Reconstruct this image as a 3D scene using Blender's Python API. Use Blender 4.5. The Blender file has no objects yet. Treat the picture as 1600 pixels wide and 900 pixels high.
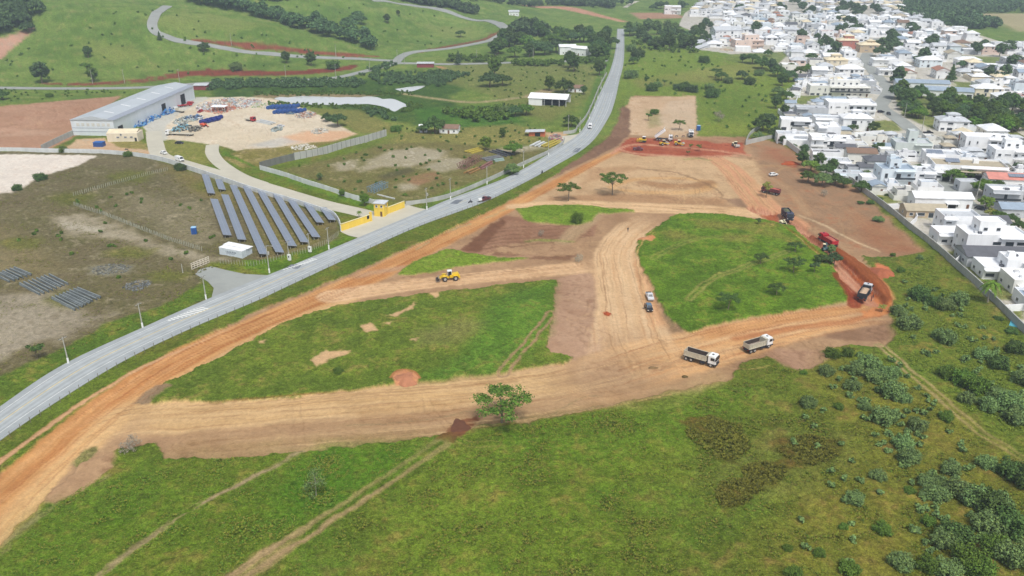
import bpy, bmesh, math, random
import numpy as np
from mathutils import Vector, Matrix
R = math.radians
scene = bpy.context.scene
COL = scene.collection
rnd = random.Random(7)

# ------------------------------------------------------------------ camera
FOC, PITCH, CAMH = 1300.0, R(23.67), 104.0
cam_d = bpy.data.cameras.new("camera")
cam = bpy.data.objects.new("camera", cam_d); COL.objects.link(cam)
cam_d.sensor_width = 36.0; cam_d.lens = 36.0 * FOC / 1600.0
cam_d.clip_start = 1.0; cam_d.clip_end = 20000.0
cam.location = (0, 0, CAMH); cam.rotation_euler = (R(90) - PITCH, 0, 0)
scene.camera = cam

# ------------------------------------------------------------------ light
SUN_EL, SUN_AZ = R(58), R(162)        # azimuth clockwise from +Y
world = bpy.data.worlds.new("World"); scene.world = world; world.use_nodes = True
wn = world.node_tree
bg = wn.nodes['Background']
sky = wn.nodes.new('ShaderNodeTexSky'); sky.sky_type = 'NISHITA'; sky.sun_disc = False
sky.sun_elevation = SUN_EL; sky.sun_rotation = SUN_AZ
sky.air_density = 1.0; sky.dust_density = 4.0; sky.ozone_density = 1.0
hs = wn.nodes.new('ShaderNodeHueSaturation'); hs.inputs['Saturation'].default_value = 0.42
wn.links.new(sky.outputs[0], hs.inputs['Color']); wn.links.new(hs.outputs[0], bg.inputs[0])
bg.inputs[1].default_value = 0.118
sl = bpy.data.lights.new("sun", 'SUN'); sl.energy = 2.0; sl.angle = R(11); sl.color = (1.0, 0.965, 0.91)
sun = bpy.data.objects.new("sun", sl); COL.objects.link(sun)
sdir = Vector((math.sin(SUN_AZ) * math.cos(SUN_EL), math.cos(SUN_AZ) * math.cos(SUN_EL), math.sin(SUN_EL)))
sun.rotation_euler = sdir.to_track_quat('Z', 'Y').to_euler()
vs = scene.view_settings
vs.view_transform = 'Standard'; vs.look = 'None'; vs.gamma = 1.0; vs.use_curve_mapping = False
vs.exposure = 0.27

# ------------------------------------------------------------------ helpers
def s2l(c):
    r = []
    for v in c[:3]:
        v = v / 255.0
        r.append(v / 12.92 if v <= 0.04045 else ((v + 0.055) / 1.055) ** 2.4)
    return r
def tag(o, label=None, cat=None, group=None, kind=None):
    if label: o['label'] = label
    if cat: o['category'] = cat
    if group: o['group'] = group
    if kind: o['kind'] = kind
    return o
_PERM = np.random.RandomState(3).permutation(512).astype(np.int64)
_PERM = np.concatenate([_PERM, _PERM])
_ANG = np.random.RandomState(4).rand(512) * 2 * np.pi
_GX, _GY = np.cos(_ANG).astype(np.float32), np.sin(_ANG).astype(np.float32)
def perlin(x, y):
    x = np.asarray(x, dtype=np.float64); y = np.asarray(y, dtype=np.float64)
    xi = np.floor(x); yi = np.floor(y); xf = x - xi; yf = y - yi
    xi = xi.astype(np.int64) & 511; yi = yi.astype(np.int64) & 511
    x1 = (xi + 1) & 511; y1 = (yi + 1) & 511
    u = xf * xf * xf * (xf * (xf * 6 - 15) + 10); v = yf * yf * yf * (yf * (yf * 6 - 15) + 10)
    def g(a, b, dx, dy):
        h = _PERM[_PERM[a] + b] & 511
        return _GX[h] * dx + _GY[h] * dy
    a = g(xi, yi, xf, yf); b = g(x1, yi, xf - 1, yf)
    c = g(xi, y1, xf, yf - 1); d = g(x1, y1, xf - 1, yf - 1)
    return (a + u * (b - a)) * (1 - v) + (c + u * (d - c)) * v
def fbm(x, y, f=1.0, octv=4, gain=0.55, ox=0.0):
    r = 0; a = 1.0; t = 0
    x = np.asarray(x) * f + ox; y = np.asarray(y) * f + ox * 1.7
    for _ in range(octv):
        r = r + a * perlin(x, y); t += a; a *= gain
        x = x * 2.03 + 11.3; y = y * 2.03 + 5.1
    return r / t * 1.7
def sstep(a, b, x):
    t = np.clip((x - a) / (b - a), 0, 1); return t * t * (3 - 2 * t)

# ------------------------------------------------------------------ relief
DOMES = [  # cx, cy, rx, ry, rot, height
    (-370, 830, 330, 250, 0.15, 42), (-205, 1110, 260, 340, 0.0, 48), (15, 905, 70, 110, 0.2, 14),
    (-560, 760, 200, 200, 0, 30), (-40, 1500, 300, 250, 0, 40), (-600, 1300, 500, 300, 0, 70),
    (150, 690, 130, 190, 0.2, 5), (420, 2300, 900, 500, 0, 60), (-900, 2400, 1100, 600, 0, 90)]
def hill(x, y):
    x = np.asarray(x, dtype=np.float64); y = np.asarray(y, dtype=np.float64)
    h = np.zeros(np.broadcast(x, y).shape)
    for cx, cy, rx, ry, ro, hh in DOMES:
        c, s = math.cos(ro), math.sin(ro)
        dx, dy = x - cx, y - cy
        u = (dx * c + dy * s) / rx; v = (-dx * s + dy * c) / ry
        d2 = np.minimum(u * u + v * v, 1.0)
        h = h + hh * (1 - d2) ** 2 * (1 + 0.25 * np.clip(hh / 30, 0, 1) * perlin(x / 110 + cx, y / 110))
    return h + sstep(2, 13, h) * (5.0 * perlin(x / 52, y / 70) + 1.8 * perlin(x / 22 + 5, y / 27))
def hz(x, y): return float(hill(x, y))
SP, CP = math.sin(PITCH), math.cos(PITCH)
def ray(px, py):
    u = (px - 800) / FOC; v = (py - 450) / FOC
    return u, CP - v * SP, -SP - v * CP
def at(px, py, z=None):
    """ground point seen at a place of the photograph (1600 x 900 units)"""
    dx, dy, dz = ray(px, py)
    if dz > -0.03: dz = -0.03
    t0 = CAMH / -dz
    if z is not None:
        t = (CAMH - z) / -dz
        return Vector((dx * t, dy * t, z))
    if t0 * dy < 480:
        return Vector((dx * t0, dy * t0, 0.0))
    t = np.arange(350.0, t0 + 12, 3.0)
    f = CAMH + dz * t - hill(dx * t, dy * t)
    k = np.argmax(f < 0)
    if f[k] >= 0: t1 = t0
    elif k == 0: t1 = t[0]
    else: t1 = t[k - 1] + 3.0 * f[k - 1] / (f[k - 1] - f[k])
    return Vector((dx * t1, dy * t1, hz(dx * t1, dy * t1)))
def W(pts): return np.array([[p.x, p.y] for p in (at(a, b) for a, b in pts)])
def catmull(P, n=8):
    P = np.asarray(P, dtype=float); out = []
    Q = np.vstack([2 * P[0] - P[1], P, 2 * P[-1] - P[-2]])
    for i in range(1, len(Q) - 2):
        p0, p1, p2, p3 = Q[i - 1], Q[i], Q[i + 1], Q[i + 2]
        for k in range(n):
            t = k / n
            out.append(0.5 * ((2 * p1) + (-p0 + p2) * t + (2 * p0 - 5 * p1 + 4 * p2 - p3) * t * t + (-p0 + 3 * p1 - 3 * p2 + p3) * t ** 3))
    out.append(P[-1]); return np.array(out)

# ------------------------------------------------------------------ materials
def newmat(name):
    m = bpy.data.materials.new(name); m.use_nodes = True
    return m, m.node_tree, m.node_tree.nodes['Principled BSDF']
_MC = {}
def mat(name, rgb, rough=0.7, metal=0.0, var=0.12, scale=0.8, bump=0.0, spec=0.3, streak=False, lin=False):
    """weathered plain surface: colour with procedural mottling"""
    if name in _MC: return _MC[name]
    m, nt, b = newmat(name)
    c = list(rgb[:3]) if lin else s2l(rgb)
    tc = nt.nodes.new('ShaderNodeTexCoord')
    mp = nt.nodes.new('ShaderNodeMapping')
    nt.links.new(tc.outputs['Object'], mp.inputs[0])
    if streak: mp.inputs['Scale'].default_value = (1, 1, 0.12)
    n = nt.nodes.new('ShaderNodeTexNoise'); n.inputs['Scale'].default_value = scale
    n.inputs['Detail'].default_value = 6; n.inputs['Roughness'].default_value = 0.65
    nt.links.new(mp.outputs[0], n.inputs['Vector'])
    r = nt.nodes.new('ShaderNodeValToRGB')
    r.color_ramp.elements[0].position = 0.3; r.color_ramp.elements[1].position = 0.7
    r.color_ramp.elements[0].color = [max(0, v * (1 - var)) for v in c] + [1]
    r.color_ramp.elements[1].color = [min(1, v * (1 + var)) for v in c] + [1]
    nt.links.new(n.outputs[0], r.inputs[0]); nt.links.new(r.outputs[0], b.inputs['Base Color'])
    b.inputs['Roughness'].default_value = rough; b.inputs['Metallic'].default_value = metal
    b.inputs['Specular IOR Level'].default_value = spec
    if bump:
        bp = nt.nodes.new('ShaderNodeBump'); bp.inputs['Strength'].default_value = bump
        n2 = nt.nodes.new('ShaderNodeTexNoise'); n2.inputs['Scale'].default_value = scale * 8
        nt.links.new(tc.outputs['Object'], n2.inputs['Vector'])
        nt.links.new(n2.outputs[0], bp.inputs['Height']); nt.links.new(bp.outputs[0], b.inputs['Normal'])
    _MC[name] = m; return m

# ------------------------------------------------------------------ mesh builder
class MB:
    def __init__(s): s.v = []; s.f = []; s.mi = []
    def add(s, vs, fs, m=0):
        o = len(s.v); s.v.extend([tuple(p) for p in vs])
        s.f.extend([tuple(i + o for i in f) for f in fs]); s.mi.extend([m] * len(fs))
        return s
    def box(s, c, d, rz=0.0, m=0, taper=1.0, ry=0.0, rx=0.0):
        hx, hy, hh = d[0] / 2, d[1] / 2, d[2] / 2
        P = [Vector((sx * hx * (taper if sz > 0 else 1), sy * hy * (taper if sz > 0 else 1), sz * hh))
             for sz in (-1, 1) for sx, sy in ((-1, -1), (1, -1), (1, 1), (-1, 1))]
        M = Matrix.Rotation(rz, 3, 'Z') @ Matrix.Rotation(ry, 3, 'Y') @ Matrix.Rotation(rx, 3, 'X')
        P = [M @ p + Vector(c) for p in P]
        return s.add(P, [(0, 3, 2, 1), (4, 5, 6, 7), (0, 1, 5, 4), (1, 2, 6, 5), (2, 3, 7, 6), (3, 0, 4, 7)], m)
    def bar(s, a, b, w, h=None, m=0):
        a, b = Vector(a), Vector(b); h = h or w; d = b - a
        if d.length < 1e-6: return s
        q = d.to_track_quat('Z', 'Y').to_matrix(); L = d.length
        P = [q @ Vector((x * w / 2, y * h / 2, z * L)) + a for z in (0, 1) for x, y in ((-1, -1), (1, -1), (1, 1), (-1, 1))]
        return s.add(P, [(0, 3, 2, 1), (4, 5, 6, 7), (0, 1, 5, 4), (1, 2, 6, 5), (2, 3, 7, 6), (3, 0, 4, 7)], m)
    def tube(s, a, b, r0, r1=None, n=8, m=0, caps=True):
        a, b = Vector(a), Vector(b); r1 = r0 if r1 is None else r1; d = b - a
        q = d.to_track_quat('Z', 'Y').to_matrix(); L = d.length
        P = [q @ Vector((math.cos(2 * math.pi * k / n) * r, math.sin(2 * math.pi * k / n) * r, z)) + a for z, r in ((0, r0), (L, r1)) for k in range(n)]
        F = [(k, (k + 1) % n, n + (k + 1) % n, n + k) for k in range(n)]
        if caps: F += [tuple(range(n))[::-1], tuple(range(n, 2 * n))]
        return s.add(P, F, m)
    def prism(s, poly, z0, z1, m=0):
        n = len(poly)
        P = [(p[0], p[1], z0) for p in poly] + [(p[0], p[1], z1) for p in poly]
        return s.add(P, [tuple(range(n))[::-1], tuple(range(n, 2 * n))] + [(k, (k + 1) % n, n + (k + 1) % n, n + k) for k in range(n)], m)
    def profile(s, pts, y0, y1, m=0):
        """side outline in x,z swept along y"""
        n = len(pts)
        P = [(p[0], y0, p[1]) for p in pts] + [(p[0], y1, p[1]) for p in pts]
        return s.add(P, [tuple(range(n)), tuple(range(n, 2 * n))[::-1]] + [((k + 1) % n, k, n + k, n + (k + 1) % n) for k in range(n)], m)
    def mesh(s, name, mats, smooth=False):
        me = bpy.data.meshes.new(name); me.from_pydata(s.v, [], s.f)
        for m in (mats if isinstance(mats, (list, tuple)) else [mats]): me.materials.append(m)
        if any(s.mi): me.polygons.foreach_set('material_index', s.mi)
        if smooth: me.polygons.foreach_set('use_smooth', [True] * len(s.f))
        me.update(); return me
    def build(s, name, mats, parent=None, smooth=False, loc=None, rz=None, bevel=0.0):
        me = s.mesh(name, mats, smooth)
        if bevel:
            bm = bmesh.new(); bm.from_mesh(me)
            bmesh.ops.recalc_face_normals(bm, faces=bm.faces)
            bmesh.ops.bevel(bm, geom=list(bm.edges), offset=bevel, segments=2, affect='EDGES', clamp_overlap=True)
            bm.to_mesh(me); bm.free()
        o = bpy.data.objects.new(name, me); COL.objects.link(o)
        if parent: o.parent = parent
        if loc is not None: o.location = loc
        if rz is not None: o.rotation_euler = (0, 0, rz)
        return o
def thing(name, label, cat, loc, rz=0.0, group=None):
    o = bpy.data.objects.new(name, None); COL.objects.link(o); o.empty_display_size = 0.5
    o.location = loc; o.rotation_euler = (0, 0, rz); return tag(o, label, cat, group)
KIDS = {}
def copy_tree(o, parent=None):
    c = o.copy(); COL.objects.link(c)
    if parent is not None: c.parent = parent
    for ch in [k for k in KIDS.get(o.name, [])]:
        copy_tree(ch, c)
    return c
def learn(root):
    """remember the children of a finished thing, for copy_tree"""
    KIDS[root.name] = list(root.children)
    for c in root.children: KIDS[c.name] = list(c.children)
    return root
ORD = ['first', 'second', 'third', 'fourth', 'fifth', 'sixth', 'seventh', 'eighth', 'ninth', 'tenth', 'eleventh', 'twelfth',
       'thirteenth', 'fourteenth', 'fifteenth', 'sixteenth', 'seventeenth', 'eighteenth', 'nineteenth', 'twentieth']
def ordn(i):
    if i < 20: return ORD[i]
    n = i + 1; t = n // 10; u = n % 10
    T = ['', '', 'twenty', 'thirty', 'forty', 'fifty', 'sixty', 'seventy', 'eighty', 'ninety']
    if u == 0: return {20: 'twentieth', 30: 'thirtieth', 40: 'fortieth', 50: 'fiftieth', 60: 'sixtieth', 70: 'seventieth', 80: 'eightieth', 90: 'ninetieth'}.get(n, str(n) + 'th')
    if n < 100: return T[t] + '-' + ORD[u - 1]
    return str(n) + ('st' if u == 1 and n % 100 != 11 else 'nd' if u == 2 and n % 100 != 12 else 'rd' if u == 3 and n % 100 != 13 else 'th')
# ================================================================== TERRAIN
def build_terrain():
    # rows: distance from the camera's foot, finer near; columns: bearing
    rs = [2.0]; 
    while rs[-1] < 7000:
        r = rs[-1]
        d = (r * r + CAMH * CAMH) / CAMH / 900.0
        if r < 90: d = 4.0
        elif r < 1350: d = min(d, 5.0)
        else: d = min(max(d, 5.0), 250)
        rs.append(r + d)
    rs = np.array(rs)
    az = [-math.pi]
    while az[-1] < math.pi:
        a = abs(az[-1] + 1e-9)
        st = 1 / 1000.0 if a < R(40) else (1 / 120.0 if a < R(55) else 1 / 12.0)
        az.append(az[-1] + st)
    az = np.array(az); az[-1] = math.pi
    nr, na = len(rs), len(az)
    X = (rs[:, None] * np.sin(az)[None, :]).ravel(); Y = (rs[:, None] * np.cos(az)[None, :]).ravel()
    N = X.size
    print('terrain verts', nr, na, N)
    # noise fields shared by the painters
    n_big = fbm(X, Y, 1 / 38.0, 4); n_med = fbm(X, Y, 1 / 9.0, 4, ox=31); n_fin = fbm(X, Y, 1 / 2.2, 3, ox=77)
    n_hug = fbm(X, Y, 1 / 140.0, 3, ox=13)
    wx = X + 1.6 * fbm(X, Y, 1 / 7.0, 4, ox=3) + 0.5 * n_fin
    wy = Y + 1.6 * fbm(X, Y, 1 / 7.0, 4, ox=9) + 0.5 * perlin(X / 1.1, Y / 1.1)
    H = hill(X, Y)
    C = np.zeros((N, 3)); G = np.ones(N); K = np.zeros(N, dtype=np.int32); DZ = np.zeros(N)
    def L(c): return np.array(s2l(c))
    def mix3(cols, n, m):
        """three colours blended by two noises"""
        a, b, c = (L(k) for k in cols)
        t = sstep(-0.35, 0.35, n)[:, None]; u = sstep(0.05, 0.6, m)[:, None]
        return (a * (1 - t) + b * t) * (1 - u) + c * u
    def paint(idx, al, cols, cls=None, g=None, dz=None, fn=None):
        if fn is None: nn, mm = n_big[idx] * 0.6 + n_med[idx] * 0.8, n_med[idx] * 0.7 + n_fin[idx] * 0.6
        else: nn, mm = fn
        col = mix3(cols, nn, mm); a = al[:, None]
        C[idx] = C[idx] * (1 - a) + col * a
        if g is not None: G[idx] = G[idx] * (1 - al) + g * al
        if cls is not None: K[idx[al > 0.5]] = cls
        if dz is not None: DZ[idx] = DZ[idx] * (1 - al) + dz * al
    def sub(P, m):
        lo = P.min(0) - m; hi = P.max(0) + m
        return np.nonzero((X > lo[0]) & (X < hi[0]) & (Y > lo[1]) & (Y < hi[1]))[0]
    def poly(pts, cols, cls=None, g=None, soft=0.5, dz=None, warp=1.0, amt=1.0, ragged=0.0):
        P = W(pts); idx = sub(P, 4 + soft + 3 * warp)
        if not len(idx): return
        x = X[idx] + (wx[idx] - X[idx]) * warp; y = Y[idx] + (wy[idx] - Y[idx]) * warp
        d2 = np.full(len(idx), 1e18); ins = np.zeros(len(idx), dtype=bool)
        n = len(P)
        for i in range(n):
            ax, ay = P[i]; bx, by = P[(i + 1) % n]
            ex, ey = bx - ax, by - ay; l2 = ex * ex + ey * ey + 1e-9
            t = np.clip(((x - ax) * ex + (y - ay) * ey) / l2, 0, 1)
            dx, dy = x - ax - t * ex, y - ay - t * ey
            d2 = np.minimum(d2, dx * dx + dy * dy)
            if ay != by:
                c = ((ay > y) != (by > y)) & (x < ex * (y - ay) / (by - ay) + ax)
                ins ^= c
        d = np.sqrt(d2) * np.where(ins, 1, -1)
        if ragged: d = d + ragged * n_med[idx]
        al = sstep(-soft, soft, d) * amt
        k = al > 0.003
        paint(idx[k], al[k], cols, cls, g, dz)
    def spine(pts, w, cols, cls=None, g=None, soft=0.6, f=1.2, fs=0.02, amt=1.0, dz=None, warp=0.5, ruts=None, cut=None, endfade=False, fade0=True, raw=None):
        P = raw if raw is not None else catmull(W(pts), 6); ww = w if np.ndim(w) else [w, w]
        wi = np.interp(np.linspace(0, 1, len(P)), np.linspace(0, 1, len(ww)), ww)
        idx = sub(P, max(ww) + 3)
        x = X[idx] + (wx[idx] - X[idx]) * warp; y = Y[idx] + (wy[idx] - Y[idx]) * warp
        best = np.full(len(idx), 1e9); sd = np.zeros(len(idx)); ss = np.zeros(len(idx)); wl = np.zeros(len(idx)); s0 = 0
        for i in range(len(P) - 1):
            ax, ay = P[i]; ex, ey = P[i + 1] - P[i]; l = math.hypot(ex, ey) + 1e-9
            t = np.clip(((x - ax) * ex + (y - ay) * ey) / (l * l), 0, 1)
            dx, dy = x - ax - t * ex, y - ay - t * ey; d = np.hypot(dx, dy)
            k = d < best
            best[k] = d[k]; sd[k] = (np.sign(ex * dy - ey * dx) * d)[k]; ss[k] = (s0 + t * l)[k]; wl[k] = (wi[i] + (wi[i + 1] - wi[i]) * t)[k]
            s0 += l
        TRACKS.append((P, float(max(ww)) / 2 + (ruts or 0) + .3)) if cls in (1, 2, 6) else None
        if ruts:
            e = np.minimum(np.abs(sd - ruts), np.abs(sd + ruts)); al = sstep(wl / 2 + soft, wl / 2 - soft, e)
        else: al = sstep(wl / 2 + soft, wl / 2 - soft, best)
        if endfade:
            e0 = max(6.0, float(max(ww)) * 0.9); wob = 3.0 * n_med[idx]
            dS = np.hypot(X[idx] - P[0][0], Y[idx] - P[0][1]) + wob; dE = np.hypot(X[idx] - P[-1][0], Y[idx] - P[-1][1]) + wob
            if fade0: al = al * sstep(e0 * .25, e0 * 1.3, dS)
            al = al * sstep(e0 * .25, e0 * 1.3, dE)
        if cut is not None: al = al * sstep(cut, cut + 0.35, fbm(ss, sd * 3, 0.12, 3, ox=5) + 0.3)
        al = al * amt
        nn = fbm(sd * f, ss * fs, 1.0, 3, ox=17) * 1.0 + 0.25 * n_med[idx]; mm = fbm(sd * f * 1.7, ss * fs * 1.3, 1.0, 3, ox=41) + 0.2 * n_fin[idx]
        k = al > 0.003
        paint(idx[k], al[k], cols, cls, g, dz, fn=(nn[k], mm[k]))
    allv = np.arange(N); one = np.ones(N)
    # ---- default: foreground pasture
    paint(allv, one, ((92, 112, 44), (102, 128, 50), (122, 118, 68)), 0, 1.0, 0.25, fn=(n_big + 0.3 * n_med, n_med * 0.9 + 0.35 * n_fin))
    paint(allv, sstep(0.15, 0.6, n_hug + 0.5 * n_big) * 0.55, ((92, 116, 40), (130, 128, 60), (74, 104, 34)))
    paint(allv, sstep(0.15, 0.55, fbm(X, Y, 1 / 17.0, 4, ox=55)) * 0.45, ((126, 124, 64), (114, 104, 58), (140, 130, 84)))
    paint(allv, sstep(0.1, 0.5, fbm(X, Y, 1 / 22.0, 3, ox=95)) * 0.5, ((72, 112, 40), (84, 124, 46), (60, 96, 36)))
    # ---- far pasture and hills
    fr = sstep(400, 470, Y + 25 * n_hug)
    paint(allv, fr, ((108, 132, 62), (122, 144, 72), (140, 142, 88)), None, 0.9)
    K[(H > 1.5) & (Y > 560)] = 3
    paint(allv, fr * sstep(0.0, 0.5, fbm(X, Y, 1 / 55.0, 4, ox=21)) * 0.7, ((86, 116, 54), (96, 124, 60), (118, 124, 76)))
    paint(allv, fr * sstep(0.05, 0.5, fbm(X / 2.2, Y, 1 / 24.0, 5, ox=121, gain=.65)) * 0.6, ((138, 150, 80), (150, 154, 90), (146, 138, 96)))
    paint(allv, fr * sstep(0.2, 0.6, fbm(X / 1.6, Y, 1 / 13.0, 4, ox=141, gain=.65)) * 0.5, ((74, 100, 50), (84, 108, 54), (96, 104, 64)))
    ex = execfile_paint  # noqa
    ex(poly, spine, paint, dict(X=X, Y=Y, H=H, n_big=n_big, n_med=n_med, n_fin=n_fin, n_hug=n_hug, idx=allv, C=C, K=K, L=L))
    gk = (G * sstep(900, 300, Y))[:, None]; C[:] = C * (1 - gk * (1 - np.array([.93, .84, .62])))
    C *= (1 - np.where((K == 1) | (K == 2) | (K == 6), .17, np.where(K == 4, .07, 0.0)) * (1 - .6 * G))[:, None]
    C *= 1 - (sstep(420, 520, Y) * (G > .5))[:, None] * np.array([.20, .12, .24])
    C *= 1 + ((K == 1) | (K == 2))[:, None] * (1 - G)[:, None] * np.array([.05, -.01, -.10])
    wz = ((K == 1) | (K == 2))[:, None] * (1 - G)[:, None] * sstep(.05, .6, fbm(X, Y, 1 / 19.0, 5, ox=221, gain=.65))[:, None]; C *= 1 - wz * np.array([.16, .20, .24])
    lum = C @ np.array([.25, .6, .15]); ds = (0.03 * (1 - G))[:, None]; C[:] = C * (1 - ds) + lum[:, None] * ds
    C *= (1 + 0.10 * fbm(X, Y, 1 / 26.0, 4, ox=71) + 0.09 * n_med + 0.05 * n_fin)[:, None]
    C *= (1 + (0.20 * G * sstep(-.1, .5, -fbm(X, Y, 1 / 4.5, 4, ox=171, gain=.7)) * -1.0))[:, None]
    # ---- relief of the surface itself
    grass = G
    near = sstep(900, 300, Y)
    hl = sstep(500, 620, Y) * sstep(1.0, 6.0, H)
    z = H + hl * (0.8 * fbm(X, Y, 1 / 14.0, 4, ox=201) + .3 * n_med) + near * (grass * (0.22 * n_fin + 0.35 * n_med) + (1 - grass) * (0.05 * n_fin + 0.10 * n_med)) + DZ * near
    # roads stay level under their sheets
    for P, w in ROADS_LEVEL:
        idx = sub(P, w + 8)
        x, y = X[idx], Y[idx]; best = np.full(len(idx), 1e9)
        for i in range(len(P) - 1):
            ax, ay = P[i]; ex_, ey_ = P[i + 1] - P[i]; l2 = ex_ ** 2 + ey_ ** 2 + 1e-9
            t = np.clip(((x - ax) * ex_ + (y - ay) * ey_) / l2, 0, 1)
            best = np.minimum(best, np.hypot(x - ax - t * ex_, y - ay - t * ey_))
        a = sstep(w + 5, w + 1.0, best)
        z[idx] = z[idx] * (1 - a) + (H[idx] - 0.12) * a
    for P in FLAT_POLYS:
        idx = sub(P, 3); x, y = X[idx], Y[idx]; ins = np.zeros(len(idx), dtype=bool)
        d2 = np.full(len(idx), 1e18)
        for i in range(len(P)):
            ax, ay = P[i]; bx, by = P[(i + 1) % len(P)]
            exx, eyy = bx - ax, by - ay; t = np.clip(((x - ax) * exx + (y - ay) * eyy) / (exx * exx + eyy * eyy + 1e-9), 0, 1)
            d2 = np.minimum(d2, (x - ax - t * exx) ** 2 + (y - ay - t * eyy) ** 2)
            if ay != by: ins ^= ((ay > y) != (by > y)) & (x < exx * (y - ay) / (by - ay) + ax)
        d = np.sqrt(d2); a = np.where(ins, 1.0, sstep(2.5, 0.5, d))
        z[idx] = z[idx] * (1 - a) + (H[idx] - 0.15) * a
    # ---- faces
    i = np.arange(nr - 1)[:, None] * na + np.arange(na - 1)[None, :]
    i = i.ravel()
    F = np.stack([i, i + 1, i + na + 1, i + na], 1)   # seen from above: reversed below for upward normals
    F = F[:, ::-1]
    KF = K[F[:, 0]]
    names = {0: 'ground', 1: 'dirt_road', 2: 'bare_soil', 3: 'hills', 4: 'gravel_yard', 5: 'pavement', 6: 'dirt_path'}
    m = ground_mat()
    co = np.stack([X, Y, z], 1).astype(np.float32)
    for k, nm in names.items():
        f = F[KF == k]
        if not len(f): continue
        used = np.unique(f); remap = np.full(N, -1, dtype=np.int64); remap[used] = np.arange(len(used))
        f = remap[f]
        me = bpy.data.meshes.new(nm)
        me.vertices.add(len(used)); me.vertices.foreach_set('co', co[used].ravel())
        me.loops.add(f.size); me.loops.foreach_set('vertex_index', f.ravel().astype(np.int32))
        me.polygons.add(len(f)); me.polygons.foreach_set('loop_start', np.arange(0, f.size, 4, dtype=np.int32))
        me.polygons.foreach_set('loop_total', np.full(len(f), 4, dtype=np.int32))
        me.polygons.foreach_set('use_smooth', np.ones(len(f), dtype=bool))
        me.update()
        a = me.color_attributes.new('soil', 'FLOAT_COLOR', 'POINT')
        rgba = np.ones((len(used), 4), dtype=np.float32); rgba[:, :3] = C[used]; rgba[:, 3] = G[used]
        a.data.foreach_set('color', rgba.ravel())
        me.materials.append(m)
        o = bpy.data.objects.new(nm, me); COL.objects.link(o)
        tag(o, kind='structure')
    return

def ground_mat():
    m, nt, b = newmat('soil_and_grass')
    N, Lk = nt.nodes.new, nt.links.new
    at_ = N('ShaderNodeAttribute'); at_.attribute_name = 'soil'
    geo = N('ShaderNodeNewGeometry')
    def noise(sc, det=5, rough=0.6, dist=0.0):
        n = N('ShaderNodeTexNoise'); n.inputs['Scale'].default_value = sc; n.inputs['Detail'].default_value = det
        n.inputs['Roughness'].default_value = rough; n.inputs['Distortion'].default_value = dist
        Lk(geo.outputs['Position'], n.inputs['Vector']); return n
    def mrange(src, a, b_, c, d):
        r = N('ShaderNodeMapRange'); r.inputs[1].default_value = a; r.inputs[2].default_value = b_
        r.inputs[3].default_value = c; r.inputs[4].default_value = d; Lk(src, r.inputs[0]); return r
    n1 = noise(0.9, 6, 0.7, 0.6); n2 = noise(3.2, 4, 0.7)
    g1 = mrange(n1.outputs[0], 0.3, 0.7, 0.45, 1.6); g2 = mrange(n2.outputs[0], 0.3, 0.7, 0.5, 1.5)
    mu = N('ShaderNodeMath'); mu.operation = 'MULTIPLY'; Lk(g1.outputs[0], mu.inputs[0]); Lk(g2.outputs[0], mu.inputs[1])
    s1 = mrange(n1.outputs[0], 0.3, 0.7, 0.85, 1.13); s2 = mrange(n2.outputs[0], 0.3, 0.7, 0.88, 1.10)
    mv = N('ShaderNodeMath'); mv.operation = 'MULTIPLY'; Lk(s1.outputs[0], mv.inputs[0]); Lk(s2.outputs[0], mv.inputs[1])
    mx = N('ShaderNodeMix'); mx.data_type = 'FLOAT'; Lk(at_.outputs['Alpha'], mx.inputs[0]); Lk(mv.outputs[0], mx.inputs[2]); Lk(mu.outputs[0], mx.inputs[3])
    vm = N('ShaderNodeVectorMath'); vm.operation = 'SCALE'; Lk(at_.outputs['Color'], vm.inputs[0]); Lk(mx.outputs[0], vm.inputs['Scale'])
    # drier blades here and there
    n3 = noise(1.7, 5, 0.75); d3 = mrange(n3.outputs[0], 0.52, 0.72, 0.0, 0.28)
    mm = N('ShaderNodeMath'); mm.operation = 'MULTIPLY'; Lk(d3.outputs[0], mm.inputs[0]); Lk(at_.outputs['Alpha'], mm.inputs[1])
    mc = N('ShaderNodeMix'); mc.data_type = 'RGBA'; Lk(mm.outputs[0], mc.inputs[0]); Lk(vm.outputs[0], mc.inputs[6])
    mc.inputs[7].default_value = s2l((150, 142, 84)) + [1]
    Lk(mc.outputs[2], b.inputs['Base Color'])
    b.inputs['Roughness'].default_value = 0.95; b.inputs['Specular IOR Level'].default_value = 0.05
    bp = N('ShaderNodeBump'); bp.inputs['Distance'].default_value = 0.35
    st = mrange(at_.outputs['Alpha'], 0, 1, 0.12, 0.75); Lk(st.outputs[0], bp.inputs['Strength'])
    ad = N('ShaderNodeMath'); Lk(n1.outputs[0], ad.inputs[0]); Lk(n2.outputs[0], ad.inputs[1])
    Lk(ad.outputs[0], bp.inputs['Height']); Lk(bp.outputs[0], b.inputs['Normal'])
    return m

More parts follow.
